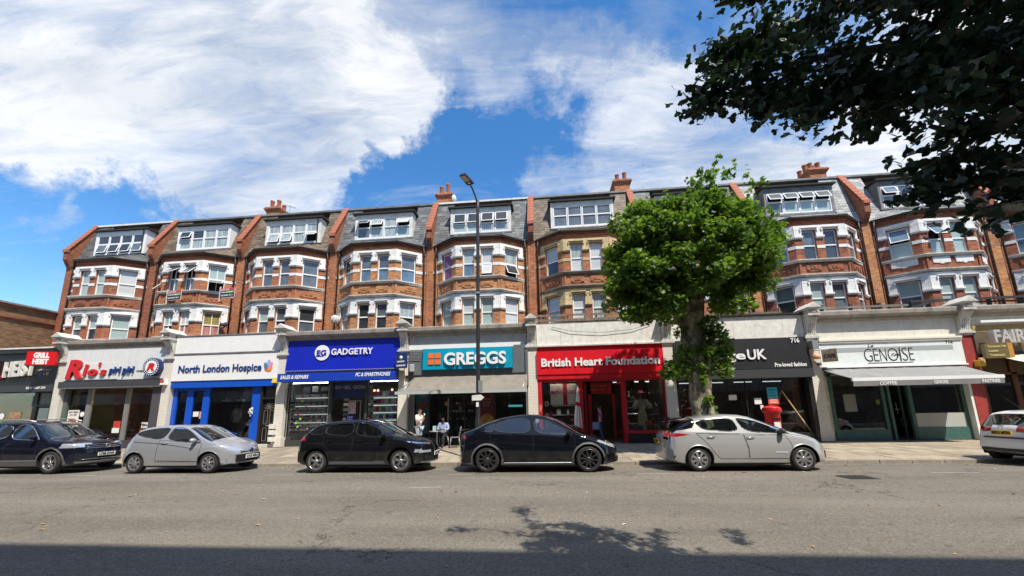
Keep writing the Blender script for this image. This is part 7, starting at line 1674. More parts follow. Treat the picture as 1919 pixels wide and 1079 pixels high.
# --- black-blue electric crossover
S4 = dict(hw=.95, wb=2.90, rw=.355, paint='paint_midnight', clad='trim_grey', cladz=.27, lip=.05, zlo=.19, tum=.46, archR=.42, wtrim='trim_black', rimr=.275, rimm='dark_alloy',
  top=[(-.93, .58), (-.92, .88), (-.88, 1.05), (-.84, 1.14), (-.55, 1.22), (-.1, 1.40), (.4, 1.54), (.9, 1.61), (1.3, 1.625), (1.7, 1.58), (2.1, 1.45), (2.5, 1.24), (2.85, 1.05), (3.05, .985), (3.35, .90), (3.6, .80), (3.75, .70), (3.80, .60), (3.82, .50)],
  belt=[(-.93, .56), (-.8, 1.0), (-.4, 1.09), (.3, 1.07), (1.5, 1.0), (2.4, .95), (2.9, .92), (3.4, .80), (3.82, .46)],
  screen=(1.75, 2.86), rear_screen=(-.72, .30), planf=.5,
  windows=[dict(poly=[(-.22, 1.17), (.08, 1.14), (.16, 1.145), (.22, 1.40), (.0, 1.30)], m=CGLASS_D), dict(poly=[(.18, 1.14), (1.28, 1.08), (1.24, 1.53), (.75, 1.50), (.25, 1.41)], m=CGLASS_D), dict(poly=[(1.40, 1.08), (2.46, 1.02), (2.45, 1.06), (2.1, 1.28), (1.75, 1.44), (1.35, 1.53)], m=CGLASS)],
  doors=[[(.10, 1.08), (1.32, 1.04), (1.36, .36), (.60, .36), (.50, .70), (.10, .86)], [(1.34, 1.04), (2.55, .97), (2.46, .36), (1.38, .36)]], handles=[], mirror=(2.32, 1.06), rim=('blade', 10), mirrorm='paint_midnight',
  patches=[('headlight', [(3.15, .84), (3.2, .88), (3.72, .70), (3.70, .62)], 'lamp_clear'), ('tail_light', [(-1.0, .93), (-.60, .95), (-.68, 1.05), (-1.0, 1.06)], 'tail_red')],
  lines=[([(.5, .27), (2.4, .27)], .008, 'alu', 'sill_strip'), ([(.2, .93), (.32, .935)], .008, 'paint_midnight', 'flush_handle'), ([(1.5, .92), (1.66, .92)], .008, 'paint_midnight', 'flush_handle')])
c4 = place_car('parked_car', -1.81, 'blue-black electric crossover with dark bladed wheels, outside the bakery and red charity shop', S4)
G = S4['G']; grille(c4, G, (.28, .38, .55), 'gap', name='lower_grille'); 
t = MB(); t.tube([(-.86, -.6, 1.155), (-.90, 0, 1.17), (-.86, .6, 1.155)], .018, 'black_plastic', 6); t.build('spoiler', None, c4, local=True, uv=False)
# --- silver electric hatchback
S5 = dict(hw=.89, wb=2.72, rw=.32, paint='paint_pale_silver', zlo=.20, tum=.42, archR=.38, wtrim='trim_black', rimr=.225,
  top=[(-.86, .62), (-.85, .86), (-.80, .98), (-.70, 1.08), (-.52, 1.22), (-.34, 1.34), (-.12, 1.41), (.4, 1.50), (.9, 1.54), (1.3, 1.52), (1.65, 1.45), (2.1, 1.28), (2.55, 1.09), (2.75, 1.02), (3.05, .95), (3.35, .84), (3.5, .75), (3.58, .62), (3.60, .52)],
  belt=[(-.86, .6), (-.75, .95), (-.4, 1.06), (.3, 1.04), (1.4, .97), (2.4, .92), (2.8, .88), (3.3, .76), (3.6, .48)],
  screen=(1.55, 2.56), rear_screen=(-.72, -.36),
  windows=[dict(poly=[(.02, 1.30), (.15, 1.15), (.36, 1.10), (1.16, 1.05), (1.05, 1.42), (.5, 1.40), (.02, 1.37)], m=CGLASS), dict(poly=[(1.30, 1.05), (2.45, .985), (2.43, 1.0), (1.95, 1.20), (1.60, 1.35), (1.25, 1.42), (1.14, 1.42)], m=CGLASS)],
  doors=[[(-.02, 1.02), (1.22, 1.0), (1.30, .60), (1.30, .34), (.56, .34), (.42, .50), (.22, .78)], [(1.24, 1.0), (2.32, .95), (2.44, .70), (2.42, .34), (1.32, .34), (1.32, .60)]], handles=[(.36, .93), (1.40, .90)], mirror=(2.18, 1.03), rim=('wide', 8), mirrorm='trim_black', handlem='chrome',
  patches=[('headlight', [(2.95, .82), (2.98, .86), (3.42, .74), (3.52, .60), (3.3, .66)], 'lamp_clear'), ('tail_light', [(-.92, .92), (-.55, .93), (-.16, .99), (-.50, 1.03), (-.92, 1.04)], 'tail_red'), ('rear_pillar_panel', [(-.80, 1.06), (-.10, 1.16), (.0, 1.30), (.0, 1.44), (-.34, 1.42), (-.62, 1.26)], M('paint_black')), ('tailgate_panel', [(-1.0, .78), (-.72, .82), (-.74, .93), (-1.0, .93)], M('paint_black')), ('rear_diffuser', [(-1.0, .2), (-.74, .2), (-.60, .42), (-1.0, .48)], 'trim_black')],
  lines=[([(.3, 1.0), (1.2, .965), (2.3, .94)], .005, 'trim_grey', 'body_crease'), ([(2.0, .50), (2.3, .50)], .010, 'chrome', 'door_badge')])
c5 = place_car('parked_car', 4.11, 'pale silver electric hatchback with black rear pillars, outside the black charity shop', S5)
G = S5['G']; grille(c5, G, (.30, .50, .45), 'gap', name='lower_grille')
t = MB(); t.hexa([(-.78, -.55, 1.36), (-.20, -.58, 1.44), (-.20, .58, 1.44), (-.78, .55, 1.36), (-.76, -.55, 1.41), (-.20, -.58, 1.47), (-.20, .58, 1.47), (-.76, .55, 1.41)]); t.build('spoiler', 'paint_black', c5, local=True, uv=False)
plate(c5, -.90, .78, 'LC20 XHM', 'plate_yellow', rear=True)
# --- white supermini at the right edge
S6 = dict(hw=.86, wb=2.51, rw=.30, paint='paint_white', zlo=.24, tum=.40, archR=.355, wtrim='trim_black', rimr=.21, planr=.12,
  top=[(-.56, .60), (-.55, .88), (-.50, 1.0), (-.42, 1.10), (-.26, 1.30), (-.14, 1.43), (.1, 1.48), (.6, 1.51), (1.1, 1.51), (1.5, 1.44), (1.9, 1.28), (2.3, 1.09), (2.5, 1.02), (2.9, .90), (3.15, .76), (3.25, .62), (3.28, .52)],
  belt=[(-.56, .6), (-.45, .95), (0, 1.08), (1.0, 1.02), (2.2, .93), (2.9, .82), (3.28, .5)],
  screen=(1.4, 2.3), rear_screen=(-.44, -.17), rearglass=CGLASS_D,
  windows=[dict(poly=[(.12, 1.14), (.95, 1.08), (.98, 1.40), (.45, 1.41), (.12, 1.30)], m=CGLASS_D), dict(poly=[(1.04, 1.08), (2.1, 1.0), (2.08, 1.04), (1.5, 1.34), (1.06, 1.40)], m=CGLASS)],
  doors=[[(.1, 1.05), (1.0, 1.03), (1.0, .4), (.45, .4), (.4, .7)], [(1.02, 1.03), (2.12, .95), (2.08, .4), (1.02, .4)]], handles=[(.3, .93), (1.2, .92)], mirror=(1.95, 1.02), rim=('wide', 5),
  patches=[('headlight', [(2.7, .74), (2.75, .82), (3.2, .70), (3.2, .6)], 'lamp_clear'), ('tail_light', [(-.62, .90), (-.18, .88), (-.20, .99), (-.46, 1.04), (-.62, 1.03)], 'tail_red')], lines=[])
c6 = place_car('parked_car', 13.68, 'white supermini seen from behind with a yellow plate, rightmost car at the picture edge', S6, y=12.75, rz=-.02)
G = S6['G']; xr_ = G['xr']
plate(c6, xr_-.02, .86, 'KR11 MTN', 'plate_yellow', rear=True)
part6 = MB(); part6.box(xr_-.012, xr_+.05, -.52, .52, .70, .74, 'black_plastic'); part6.box(xr_-.02, xr_+.06, -.62, .62, .34, .42, 'black_plastic'); part6.build('bumper_trim', None, c6, local=True, uv=False)
t = MB(); t.lathe([(.055, 0), (.055, -.015), (.035, -.015)], (xr_-.002, 0, 1.0), 'chrome', 16, 'x'); t.build('badge', None, c6, local=True, uv=False)
t = MB(); t.tube([(.15, 0, 1.48), (-.25, .02, 1.86)], .005, 'black_iron', 4); t.build('aerial', None, c6, local=True, uv=False)
t = MB(); t.tube([(-.46, 0, 1.07), (-.42, .2, 1.12), (-.40, .35, 1.10)], .008, 'black_iron', 4); t.build('rear_wiper', None, c6, local=True, uv=False)
# ------------------------------------------------------------------ street furniture
def lamp_post():
    x, y = -2.46, 13.55; r = empty('street_lamp', (x, y, .07), 'tall black street lamp with flat LED head at the kerb before the bakery', 'street lamp')
    t = MB(); t.lathe([(.11, 0), (.11, 1.35), (.085, 1.42), (.085, 1.5), (.075, 1.55), (.062, 9.4), (.058, 9.75), (.02, 9.78)], (x, y, .06), 'black_iron', 18); t.build('column', None, r)
    t = MB(); t.box(x-.055, x+.055, y-.125, y-.10, .7, 1.3, 'black_iron'); t.build('access_door', None, r)
    t = MB(); t.tube([(x-.01, y-.02, 9.55), (x-.06, y-.10, 9.9), (x-.16, y-.35, 10.15), (x-.24, y-.6, 10.25)], .03, 'black_iron', 8); t.build('arm', None, r)
    h = MB(); h.hexa([(-.13, -.30, -.05), (.13, -.30, -.05), (.15, .26, -.05), (-.15, .26, -.05), (-.10, -.27, .03), (.10, -.27, .03), (.12, .22, .04), (-.12, .22, .04)], 'black_iron'); h.box(-.105, .105, -.26, .05, -.062, -.05, mat('led_glass', (.45, .40, .28), .3)); h.box(-.05, .05, .12, .18, -.06, -.05, 'white_paint')
    o = h.build('lamp_head', None, r, local=True); o.location = (-.27, -.75, 10.2); o.rotation_euler = (math.radians(-6), math.radians(6), math.radians(-22)); o.scale = (1.05, 1.05, 1.1)
    s = empty('arrow_sign', (x, y-.12, 2.2), 'small white arrow plates and tag strapped to the lamp column', 'sign'); t = MB()
    t.poly([(x-.20, y-.12, 2.12), (x+.12, y-.12, 2.12), (x+.24, y-.12, 2.22), (x+.12, y-.12, 2.32), (x-.20, y-.12, 2.30)], (0, .01, 0)); t.build('arrow_plate', 'weathered_white', s); t = MB(); t.box(x+.02, x+.17, y-.10, y-.09, 2.4, 2.82); t.build('plate', 'alu', s); t = MB(); t.box(x-.05, x+.04, y-.115, y-.10, 1.9, 2.06); t.build('tag', 'fresh_white', s)
    t = MB(); t.box(x-.07, x+.07, y-.09, y+.06, 6.03, 6.10); t.build('band', 'alu', r)
lamp_post()

def post_box():
    x, y = 7.75, 14.4; r = empty('post_box', (x, y, .1), 'red cylindrical pillar box behind the pale silver hatchback', 'post box'); R_ = mat('post_red', (.62, .012, .015), .35, var=.08, dirt=.1)
    t = MB(); t.lathe([(.27, 0), (.27, .22), (.235, .25), (.232, 1.38), (.25, 1.40), (.25, 1.44)], (x, y, .08), R_, 32); t.build('body', None, r)
    t = MB(); t.lathe([(.25, 1.44), (.30, 1.47), (.305, 1.53), (.28, 1.57), (.29, 1.585), (.26, 1.62), (.15, 1.67), (0, 1.69)], (x, y, .08), R_, 32); t.build('cap', None, r)
    t = MB(); t.box(x-.12, x+.12, y-.25, y-.225, 1.26, 1.34, 'black_iron'); t.build('slot', None, r); t = MB(); t.box(x-.10, x+.10, y-.245, y-.225, .95, 1.2, 'paper'); t.build('collection_plate', None, r); t = MB(); t.lathe([(.27, 0), (.27, .12)], (x, y, .082), 'black_iron', 32); t.build('base', None, r)
post_box()

t = MB(); x, y = -21.2, 16.2; zb_ = .15
t.hexa([(x-.32, y-.3, zb_), (x+.32, y-.3, zb_), (x+.32, y+.3, zb_), (x-.32, y+.3, zb_), (x-.42, y-.36, .95), (x+.42, y-.36, .95), (x+.42, y+.36, .95), (x-.42, y+.36, .95)], 'black_plastic')
n = 12
for k in range(n):
    a0, a1 = math.pi*k/n, math.pi*(k+1)/n; p = lambda a: (x-.46*math.cos(a), .95+.30*math.sin(a))
    (xa, za), (xb_, zb2) = p(a0), p(a1); t.quad((xa, y-.4, za), (xb_, y-.4, zb2), (xb_, y+.4, zb2), (xa, y+.4, za), 'black_gloss'); t.add([(xa, y-.4, za), (xb_, y-.4, zb2), (x, y-.4, .95)], [(0, 1, 2)], 'black_gloss'); t.add([(xa, y+.4, za), (xb_, y+.4, zb2), (x, y+.4, .95)], [(0, 1, 2)], 'black_gloss')
tag(t.build('litter_bin'), 'glossy black round-topped bin on the pavement between the navy and silver cars', 'bin')
ab = empty('a_board', (-21.95, 16.3, .15), 'small white pavement board with a green disc beside the black bin', 'a-board'); t = MB(); t.hexa([(-22.15, 16.1, .15), (-21.75, 16.1, .15), (-21.75, 16.14, .15), (-22.15, 16.14, .15), (-22.15, 16.3, 1.05), (-21.75, 16.3, 1.05), (-21.75, 16.34, 1.05), (-22.15, 16.34, 1.05)]); t.build('board', 'fresh_white', ab); disc('green_disc', ab, 'green_dot', -21.95, .85, .14, 16.22, .01, 20)

# cafe table and chair outside the bakery
tb = empty('bistro_table', (-4.95, 17.1, .2), 'small round grey table outside the bakery with a carton on it', 'table')
t = MB(); t.lathe([(0, .70), (.34, .70), (.35, .715), (.34, .73), (0, .73)], (-4.95, 17.1, .2), 'alu', 24); t.build('table_top', None, tb); t = MB(); t.lathe([(.03, .02), (.03, .70)], (-4.95, 17.1, .2), 'alu', 10); t.lathe([(0, .03), (.22, .02), (.23, 0)], (-4.95, 17.1, .2), 'alu', 20); t.build('pedestal', None, tb)
t = MB(); t.box(-5.12, -4.95, 17.0, 17.12, .93, 1.15, 'mint'); tag(t.build('drink_carton'), 'pale green carton standing on the bistro table', 'carton')
def chair(x, y, z, rz, lab):
    c = empty('bistro_chair', (x, y, z), lab, 'chair', 'bistro chairs outside the bakery', rz)
    t = MB(); t.box(-.19, .19, -.19, .19, .43, .455, 'alu'); t.build('seat', None, c, local=True)
    for a, b in ((-.18, -.18), (.18, -.18), (-.18, .18), (.18, .18)):
        t = MB(); t.tube([(a, b, .44), (a*1.25, b*1.25, 0)], .012, 'alu', 6); t.build('leg', None, c, local=True)
    t = MB(); t.tube([(-.18, .18, .44), (-.19, .25, .84), (-.12, .27, .90), (.12, .27, .90), (.19, .25, .84), (.18, .18, .44)], .012, 'alu', 6)
    for k in range(4): t.box(-.18, .18, .21+k*.015, .225+k*.015, .55+k*.09, .59+k*.09, 'alu')
    t.build('backrest', None, c, local=True)
chair(-4.18, 17.25, .2, -1.25, 'empty metal chair with its back to the right, beside the bistro table'); chair(-4.78, 17.62, .22, .25, 'metal chair under the seated man in the blue shirt')

# ------------------------------------------------------------------ people
def person(name, J, R_, bones, m, parent, label=None, sub=1):
    me = bpy.data.meshes.new(name); ks = list(J); me.from_pydata([J[k] for k in ks], [(ks.index(a), ks.index(b)) for a, b in bones], [])
    o = bpy.data.objects.new(name, me); COL.objects.link(o)
    sk = o.modifiers.new('skin', 'SKIN'); sk.use_smooth_shade = True
    for i, k in enumerate(ks):
        v = me.skin_vertices[0].data[i]; r_ = R_[k]; v.radius = r_ if isinstance(r_, tuple) else (r_, r_); v.use_root = (i == 0)
    sb = o.modifiers.new('sub', 'SUBSURF'); sb.levels = sub+1; sb.render_levels = sub+1
    dg = bpy.context.evaluated_depsgraph_get(); m2 = bpy.data.meshes.new_from_object(o.evaluated_get(dg)); bpy.data.objects.remove(o)
    m2.materials.clear(); m2.materials.append(M(m)); m2.polygons.foreach_set('use_smooth', [True]*len(m2.polygons))
    o = bpy.data.objects.new(name, m2); COL.objects.link(o); o.parent = parent; return o
def figure(x, y, z, rz, lab, pose, skin='skin', top='paper', bottom='navy', hair='dark_cloth', shorts=False, sleeves='short', scale=1., hairlong=False, female=False):
    """pose: dict of joint overrides; figure faces -y before rotation"""
    r = empty('person', (x, y, z), lab, 'person', None, rz); r.scale = (scale,)*3
    J = dict(pelvis=(0, 0, .95), waist=(0, 0, 1.10), chest=(0, .01, 1.32), neck=(0, .015, 1.47), jaw=(0, -.005, 1.55), head=(0, 0, 1.63), crown=(0, .015, 1.70),
             ls=(.17, .02, 1.41), le=(.22, .03, 1.13), lw=(.22, -.08, .89), lh=(.22, -.10, .82), rs=(-.17, .02, 1.41), re=(-.22, .03, 1.13), rw=(-.22, -.08, .89), rh=(-.22, -.10, .82),
             lhip=(.09, 0, .90), lk=(.10, -.01, .50), la=(.10, .03, .09), lt=(.11, -.12, .04), rhip=(-.09, 0, .90), rk=(-.10, -.01, .50), ra=(-.10, .03, .09), rt=(-.11, -.12, .04))
    J.update(pose)
    R0 = dict(pelvis=(.145, .105), waist=(.125, .095), chest=(.15, .11), neck=.055, jaw=(.065, .075), head=(.078, .092), crown=(.06, .07), ls=.058, le=.042, lw=.028, lh=.03, rs=.058, re=.042, rw=.028, rh=.03, lhip=.085, lk=.058, la=.04, lt=.035, rhip=.085, rk=.058, ra=.04, rt=.035)
    if female: R0.update(waist=(.105, .085), chest=(.13, .11), ls=.048, rs=.048, pelvis=(.15, .11))
    B = [('pelvis', 'waist'), ('waist', 'chest'), ('chest', 'neck'), ('neck', 'jaw'), ('jaw', 'head'), ('head', 'crown'), ('chest', 'ls'), ('ls', 'le'), ('le', 'lw'), ('lw', 'lh'), ('chest', 'rs'), ('rs', 're'), ('re', 'rw'), ('rw', 'rh'), ('pelvis', 'lhip'), ('lhip', 'lk'), ('lk', 'la'), ('la', 'lt'), ('pelvis', 'rhip'), ('rhip', 'rk'), ('rk', 'ra'), ('ra', 'rt')]
    person('body', J, R0, B, skin, r)
    V_ = {k: Vector(v) for k, v in J.items()}
    mix_ = lambda a, b, f: tuple(V_[a].lerp(V_[b], f))
    # shirt
    sl = {'short': .55, 'long': 1.}[sleeves]
    T = dict(pelvis=tuple(V_['pelvis']+Vector((0, 0, .02))), waist=J['waist'], chest=J['chest'], nb=tuple(V_['neck']+Vector((0, 0, -.035))), ls=J['ls'], rs=J['rs'], le=mix_('ls', 'le', min(1, sl/.55*.75)), re=mix_('rs', 're', min(1, sl/.55*.75)))
    TR = dict(pelvis=(.165, .122), waist=(.145, .115) if not female else (.12, .1), chest=(.168, .128) if not female else (.146, .128), nb=.062, ls=.074 if not female else .06, rs=.074 if not female else .06, le=.066, re=.066)
    TB = [('pelvis', 'waist'), ('waist', 'chest'), ('chest', 'nb'), ('chest', 'ls'), ('ls', 'le'), ('chest', 'rs'), ('rs', 're')]
    if sleeves == 'long': T.update(le=J['le'], re=J['re'], lw=mix_('le', 'lw', .9), rw=mix_('re', 'rw', .9)); TR.update(le=.054, re=.054, lw=.042, rw=.042); TB += [('le', 'lw'), ('re', 'rw')]
    person('shirt', T, TR, TB, top, r)
    f = .95 if not shorts else .0
    L = dict(pelvis=tuple(V_['pelvis']+Vector((0, 0, .01))), lhip=J['lhip'], lk=J['lk'], rhip=J['rhip'], rk=J['rk']); LR = dict(pelvis=(.158, .118), lhip=.105, rhip=.105, lk=.078, rk=.078); LB = [('pelvis', 'lhip'), ('lhip', 'lk'), ('pelvis', 'rhip'), ('rhip', 'rk')]
    if not shorts: L.update(la=J['la'], ra=J['ra']); LR.update(la=.06, ra=.06); LB += [('lk', 'la'), ('rk', 'ra')]
    person('shorts' if shorts else 'trousers', L, LR, LB, bottom, r)
    for a, t_ in (('la', 'lt'), ('ra', 'rt')): person('shoe', {'a': tuple(V_[a]+Vector((0, .02, -.035))), 'b': tuple(V_[t_]+Vector((0, -.01, .005)))}, {'a': .048, 'b': .046}, [('a', 'b')], 'dark_cloth', r)
    hd = V_['head']
    hb = {'a': tuple(hd+Vector((0, .035, .02))), 'b': tuple(hd+Vector((0, .02, .085)))}; hr = {'a': (.088, .09), 'b': (.075, .085)}; hbb = [('a', 'b')]
    if hairlong: hb['c'] = tuple(hd+Vector((0, .06, -.08))); hr['c'] = .06; hbb.append(('a', 'c'))
    person('hair', hb, hr, hbb, hair, r)
    # face: nose, eyes, ears
    t = MB(); h = hd; t.add([(h.x-.012, h.y-.088, h.z-.03), (h.x+.012, h.y-.088, h.z-.03), (h.x, h.y-.085, h.z+.015), (h.x, h.y-.112, h.z-.028)], [(0, 3, 1), (0, 2, 3), (1, 3, 2)], skin)
    for s in (1, -1): t.box(h.x+s*.035-.012, h.x+s*.035+.012, h.y-.092, h.y-.083, h.z+.008, h.z+.017, 'dark_cloth'); t.lathe([(0, -.01), (.02, -.006), (.022, .006), (0, .01)], (h.x+s*.082, h.y+.01, h.z), skin, 8, 'x')
    t.box(h.x-.02, h.x+.02, h.y-.085, h.y-.078, h.z-.058, h.z-.052, 'rust_brown'); t.build('face_features', None, r, local=True, uv=False)
    # fingers
    for hn, wn in (('lh', 'lw'), ('rh', 'rw')):
        d = (V_[hn]-V_[wn]).normalized(); side = d.cross(Vector((0, 1, .1))).normalized(); pal = d.cross(side).normalized()
        t = MB()
        for k in range(4):
            b = V_[hn]+side*(.024-.016*k)+d*.02; L_ = (.055, .065, .062, .048)[k]; t.tube([b, b+d*L_*.55+pal*.006, b+d*L_*.95+pal*.022], [.0095, .0085, .006], skin, 6)
        b = V_[hn]+side*.03-d*.005; t.tube([b, b+side*.02+d*.025+pal*.01, b+side*.022+d*.045+pal*.022], [.010, .009, .006], skin, 6); t.build('fingers', None, r, local=True, uv=False)
    return r
mat('tee_white', (.72, .72, .70), .85, var=.05); mat('camo', (.42, .50, .54), .85, var=.55, vscale=11); mat('pale_blue_shirt', (.34, .40, .58), .8, var=.08); mat('magenta_top', (.45, .03, .22), .8); mat('blue_bag', (.18, .24, .36), .7); mat('brown_hair', (.07, .03, .015), .7)
mn = figure(-5.66, 16.75, .19, 1.25, 'man in white t-shirt and pale patterned shorts eating outside the bakery', dict(le=(.20, -.04, 1.14), lw=(.07, -.22, 1.30), lh=(.03, -.22, 1.40), re=(-.20, -.03, 1.14), rw=(-.08, -.24, 1.28), rh=(-.03, -.24, 1.38), jaw=(0, -.02, 1.54), head=(0, -.02, 1.62)), 'skin', 'tee_white', 'camo', 'dark_cloth', shorts=True, scale=1.0)
t = MB(); t.lathe([(.0, 0), (.028, .01), (.03, .10), (.0, .12)], (0, -.27, 1.40), 'paper', 10); o = t.build('sandwich', None, None, local=True); o.location = (-5.66, 16.75, .19); o.rotation_euler = (0, 0, 1.25); tag(o, 'wrapped sandwich held at the mouth of the man in the white t-shirt', 'sandwich')
seated = dict(pelvis=(0, 0, .50), waist=(0, -.02, .68), chest=(0, -.03, .92), neck=(0, -.06, 1.07), jaw=(0, -.11, 1.13), head=(0, -.12, 1.20), crown=(0, -.12, 1.27), ls=(.18, -.03, 1.01), le=(.25, -.10, .76), lw=(.09, -.30, .76), lh=(.03, -.36, .76), rs=(-.18, -.03, 1.01), re=(-.25, -.10, .76), rw=(-.09, -.30, .76), rh=(-.03, -.36, .76),
   lhip=(.09, -.03, .50), lk=(.12, -.44, .50), la=(.12, -.46, .09), lt=(.12, -.60, .04), rhip=(-.09, -.03, .50), rk=(-.12, -.44, .50), ra=(-.12, -.42, .09), rt=(-.12, -.56, .04))
figure(-4.78, 17.58, .22, -.05, 'man in pale blue shirt seated at the bistro table looking down', seated, 'skin_dark', 'pale_blue_shirt', 'dark_cloth', 'dark_cloth', sleeves='long')
figure(-23.05, 17.35, .2, .7, 'person in dark jacket sitting outside the chicken restaurant', {**seated, **{k: (v[0], v[1], v[2]+.12) for k, v in seated.items()}}, 'skin', 'navy', 'dark_cloth', 'brown_hair', sleeves='long')
st_ = MB(); st_.box(-23.3, -22.8, 17.3, 17.7, .2, .62, 'black_plastic'); tag(st_.build('stool'), 'low dark seat under the person outside the chicken restaurant', 'stool')
t = MB(); t.lathe([(0, -.28), (.14, -.24), (.18, 0), (.15, .22), (0, .28)], (-23.32, 17.42, 1.18), 'fresh_white', 16); t.box(-23.42, -23.2, 17.25, 17.3, 1.05, 1.2, 'redprint'); tag(t.build('rucksack'), 'white rucksack with a red patch on the seated person outside the chicken restaurant', 'rucksack')
wm = figure(2.35, 18.42, .28, -1.9, 'woman in magenta top with pale blue bag in the red shop doorway', dict(le=(.19, .05, 1.14), lw=(.20, -.02, .90), lh=(.20, -.03, .83), re=(-.19, .03, 1.14), rw=(-.19, -.04, .90), rh=(-.19, -.05, .83), la=(.10, .14, .11), lt=(.10, .0, .05), lk=(.10, .03, .5)), 'skin_light', 'magenta_top', 'navy', 'brown_hair', scale=.93, hairlong=True, female=True)
t = MB(); t.box(1.98, 2.28, 18.12, 18.22, .85, 1.18, 'blue_bag'); t.tube([(2.1, 18.17, 1.18), (2.25, 18.25, 1.42), (2.35, 18.3, 1.55)], .01, 'navy', 5); tag(t.build('shoulder_bag', None, bevel=0), 'pale blue shoulder bag carried by the woman in magenta', 'bag')
# mannequin in the blue shop window, dress and hat in the red one
mq = empty('mannequin', (-16.05, YG+.35, .72), 'mannequin in a white t-shirt and black skirt in the blue charity shop window', 'mannequin')
def dress_form(parent, x, y, z, prof, m, nm, sx=1., sy=.62, n=20):
    t = MB(); vs = []; 
    for (r_, h) in prof:
        for k in range(n): a = 2*math.pi*k/n; rr = r_*(1+.04*math.sin(a*5+h*7)); vs.append((x+rr*math.cos(a)*sx, y+rr*math.sin(a)*sy, z+h))
    fs = [(j*n+k, j*n+(k+1) % n, (j+1)*n+(k+1) % n, (j+1)*n+k) for j in range(len(prof)-1) for k in range(n)]
    t.add(vs, fs, m, True); return t.build(nm, None, parent)
dress_form(mq, -16.0, YG+.4, 0, [(.17, 1.42), (.165, 1.55), (.155, 1.7), (.19, 1.9), (.20, 2.02), (.08, 2.12), (.05, 2.14)], 'tee_white', 'shirt'); dress_form(mq, -16.0, YG+.4, 0, [(.24, 1.12), (.20, 1.25), (.165, 1.44)], 'dark_cloth', 'skirt')
t = MB()
for s in (1, -1): t.tube([(-16.0+s*.18, YG+.4, 2.03), (-16.0+s*.25, YG+.38, 1.75), (-16.0+s*.24, YG+.3, 1.5)], [.06, .045, .03], 'skin_light', 8); t.tube([(-16.0+s*.10, YG+.4, 1.15), (-16.0+s*.10, YG+.4, .74)], [.065, .04], 'skin_light', 8)
t.build('limbs', None, mq); dress_form(mq, -16.0, YG+.4, 0, [(.0, 2.42), (.07, 2.40), (.10, 2.30), (.09, 2.2), (.05, 2.12)], 'dark_cloth', 'head')
dr = empty('dress_on_hanger', (4.35, YG+.3, 1.4), 'long pale patterned dress on a hanger in the right window of the red shop', 'dress'); mat('floral', (.55, .56, .45), .85, var=.55, vscale=14)
dress_form(dr, 4.35, YG+.3, 0, [(.26, .72), (.25, 1.0), (.21, 1.35), (.16, 1.62), (.14, 1.70), (.19, 1.85), (.21, 2.0), (.16, 2.15), (.06, 2.20)], 'floral', 'gown', sy=.35)
t = MB()
for s in (1, -1): t.tube([(4.35+s*.17, YG+.3, 2.12), (4.35+s*.33, YG+.3, 1.88), (4.35+s*.36, YG+.3, 1.75)], [.09, .11, .12], 'floral', 10)
t.build('sleeve', None, dr); t = MB(); t.tube([(4.17, YG+.3, 2.18), (4.35, YG+.3, 2.28), (4.53, YG+.3, 2.18)], .012, 'coral_shelf', 5); t.build('hanger', None, dr)
t = MB(); t.lathe([(.22, 0), (.21, .012), (.11, .03), (.10, .12), (.06, .14), (0, .14)], (4.33, YG+.3, 2.46), mat('pink_hat', (.60, .07, .18), .8), 20); tag(t.build('sun_hat'), 'pink brimmed hat above the hanging dress in the red shop window', 'hat')
t = MB(); t.hexa([(4.5, YG+.2, .72), (4.85, YG+.2, .72), (4.85, YG+.3, .72), (4.5, YG+.3, .72), (4.4, YG+.2, 1.15), (4.7, YG+.2, 1.25), (4.7, YG+.3, 1.25), (4.4, YG+.3, 1.15)], 'p_red'); t.box(4.5, 4.75, YG+.17, YG+.2, .8, 1.0, 'leafy'); tag(t.build('handbag'), 'red and green bag at the foot of the hanging dress', 'bag')
# pigeon on the chimney pot
t = MB(); px, py, pz = bx(5)-.55, YW+2.4, 17.0
vs = []; t.lathe([(0, -.12), (.03, -.10), (.055, -.02), (.05, .06), (.02, .12), (0, .13)], (px, py, pz), 'p_grey', 12, 'x'); t.lathe([(0, 0), (.03, .02), (.03, .05), (0, .07)], (px+.12, py, pz+.03), 'p_grey', 10); t.hexa([(px-.22, py-.02, pz-.03), (px-.1, py-.03, pz-.02), (px-.1, py+.03, pz-.02), (px-.22, py+.02, pz-.03), (px-.22, py-.02, pz-.02), (px-.1, py-.03, pz+.02), (px-.1, py+.03, pz+.02), (px-.22, py+.02, pz-.02)], 'p_grey')
t.tube([(px, py, pz-.04), (px, py, pz-.12)], .006, 'rust_brown', 4); tag(t.build('pigeon'), 'small grey pigeon perched on the chimney pots beside the tree crown', 'bird')

# ------------------------------------------------------------------ trees
def leaf_mat(name, c1, c2, c3, transl=.35, c4=None):
    m = bpy.data.materials.new(name); m.use_nodes = True; t = NT(m.node_tree); p = t.n['Principled BSDF']; out = t.n['Material Output']
    at = t.new('ShaderNodeAttribute'); at.attribute_name = 'tone'
    c = t.mix(at.outputs['Fac'], c1, c2); c = t.mix(t.maprange(at.outputs['Fac'], .8, 1.), c, c3)
    t.put(p.inputs['Base Color'], c); p.inputs['Roughness'].default_value = .45; p.inputs['Specular IOR Level'].default_value = .4
    tr = t.new('ShaderNodeBsdfTranslucent'); t.put(tr.inputs[0], t.mix(.5, c, (c3[0]*1.1, c3[1]*1.3, c3[2]*.4))); mx = t.new('ShaderNodeMixShader'); mx.inputs[0].default_value = transl
    t.l.new(p.outputs[0], mx.inputs[1]); t.l.new(tr.outputs[0], mx.inputs[2]); t.l.new(mx.outputs[0], out.inputs[0]); return m
LEAF1 = leaf_mat('plane_leaf', (.04, .09, .018), (.11, .205, .032), (.31, .43, .07), .42)
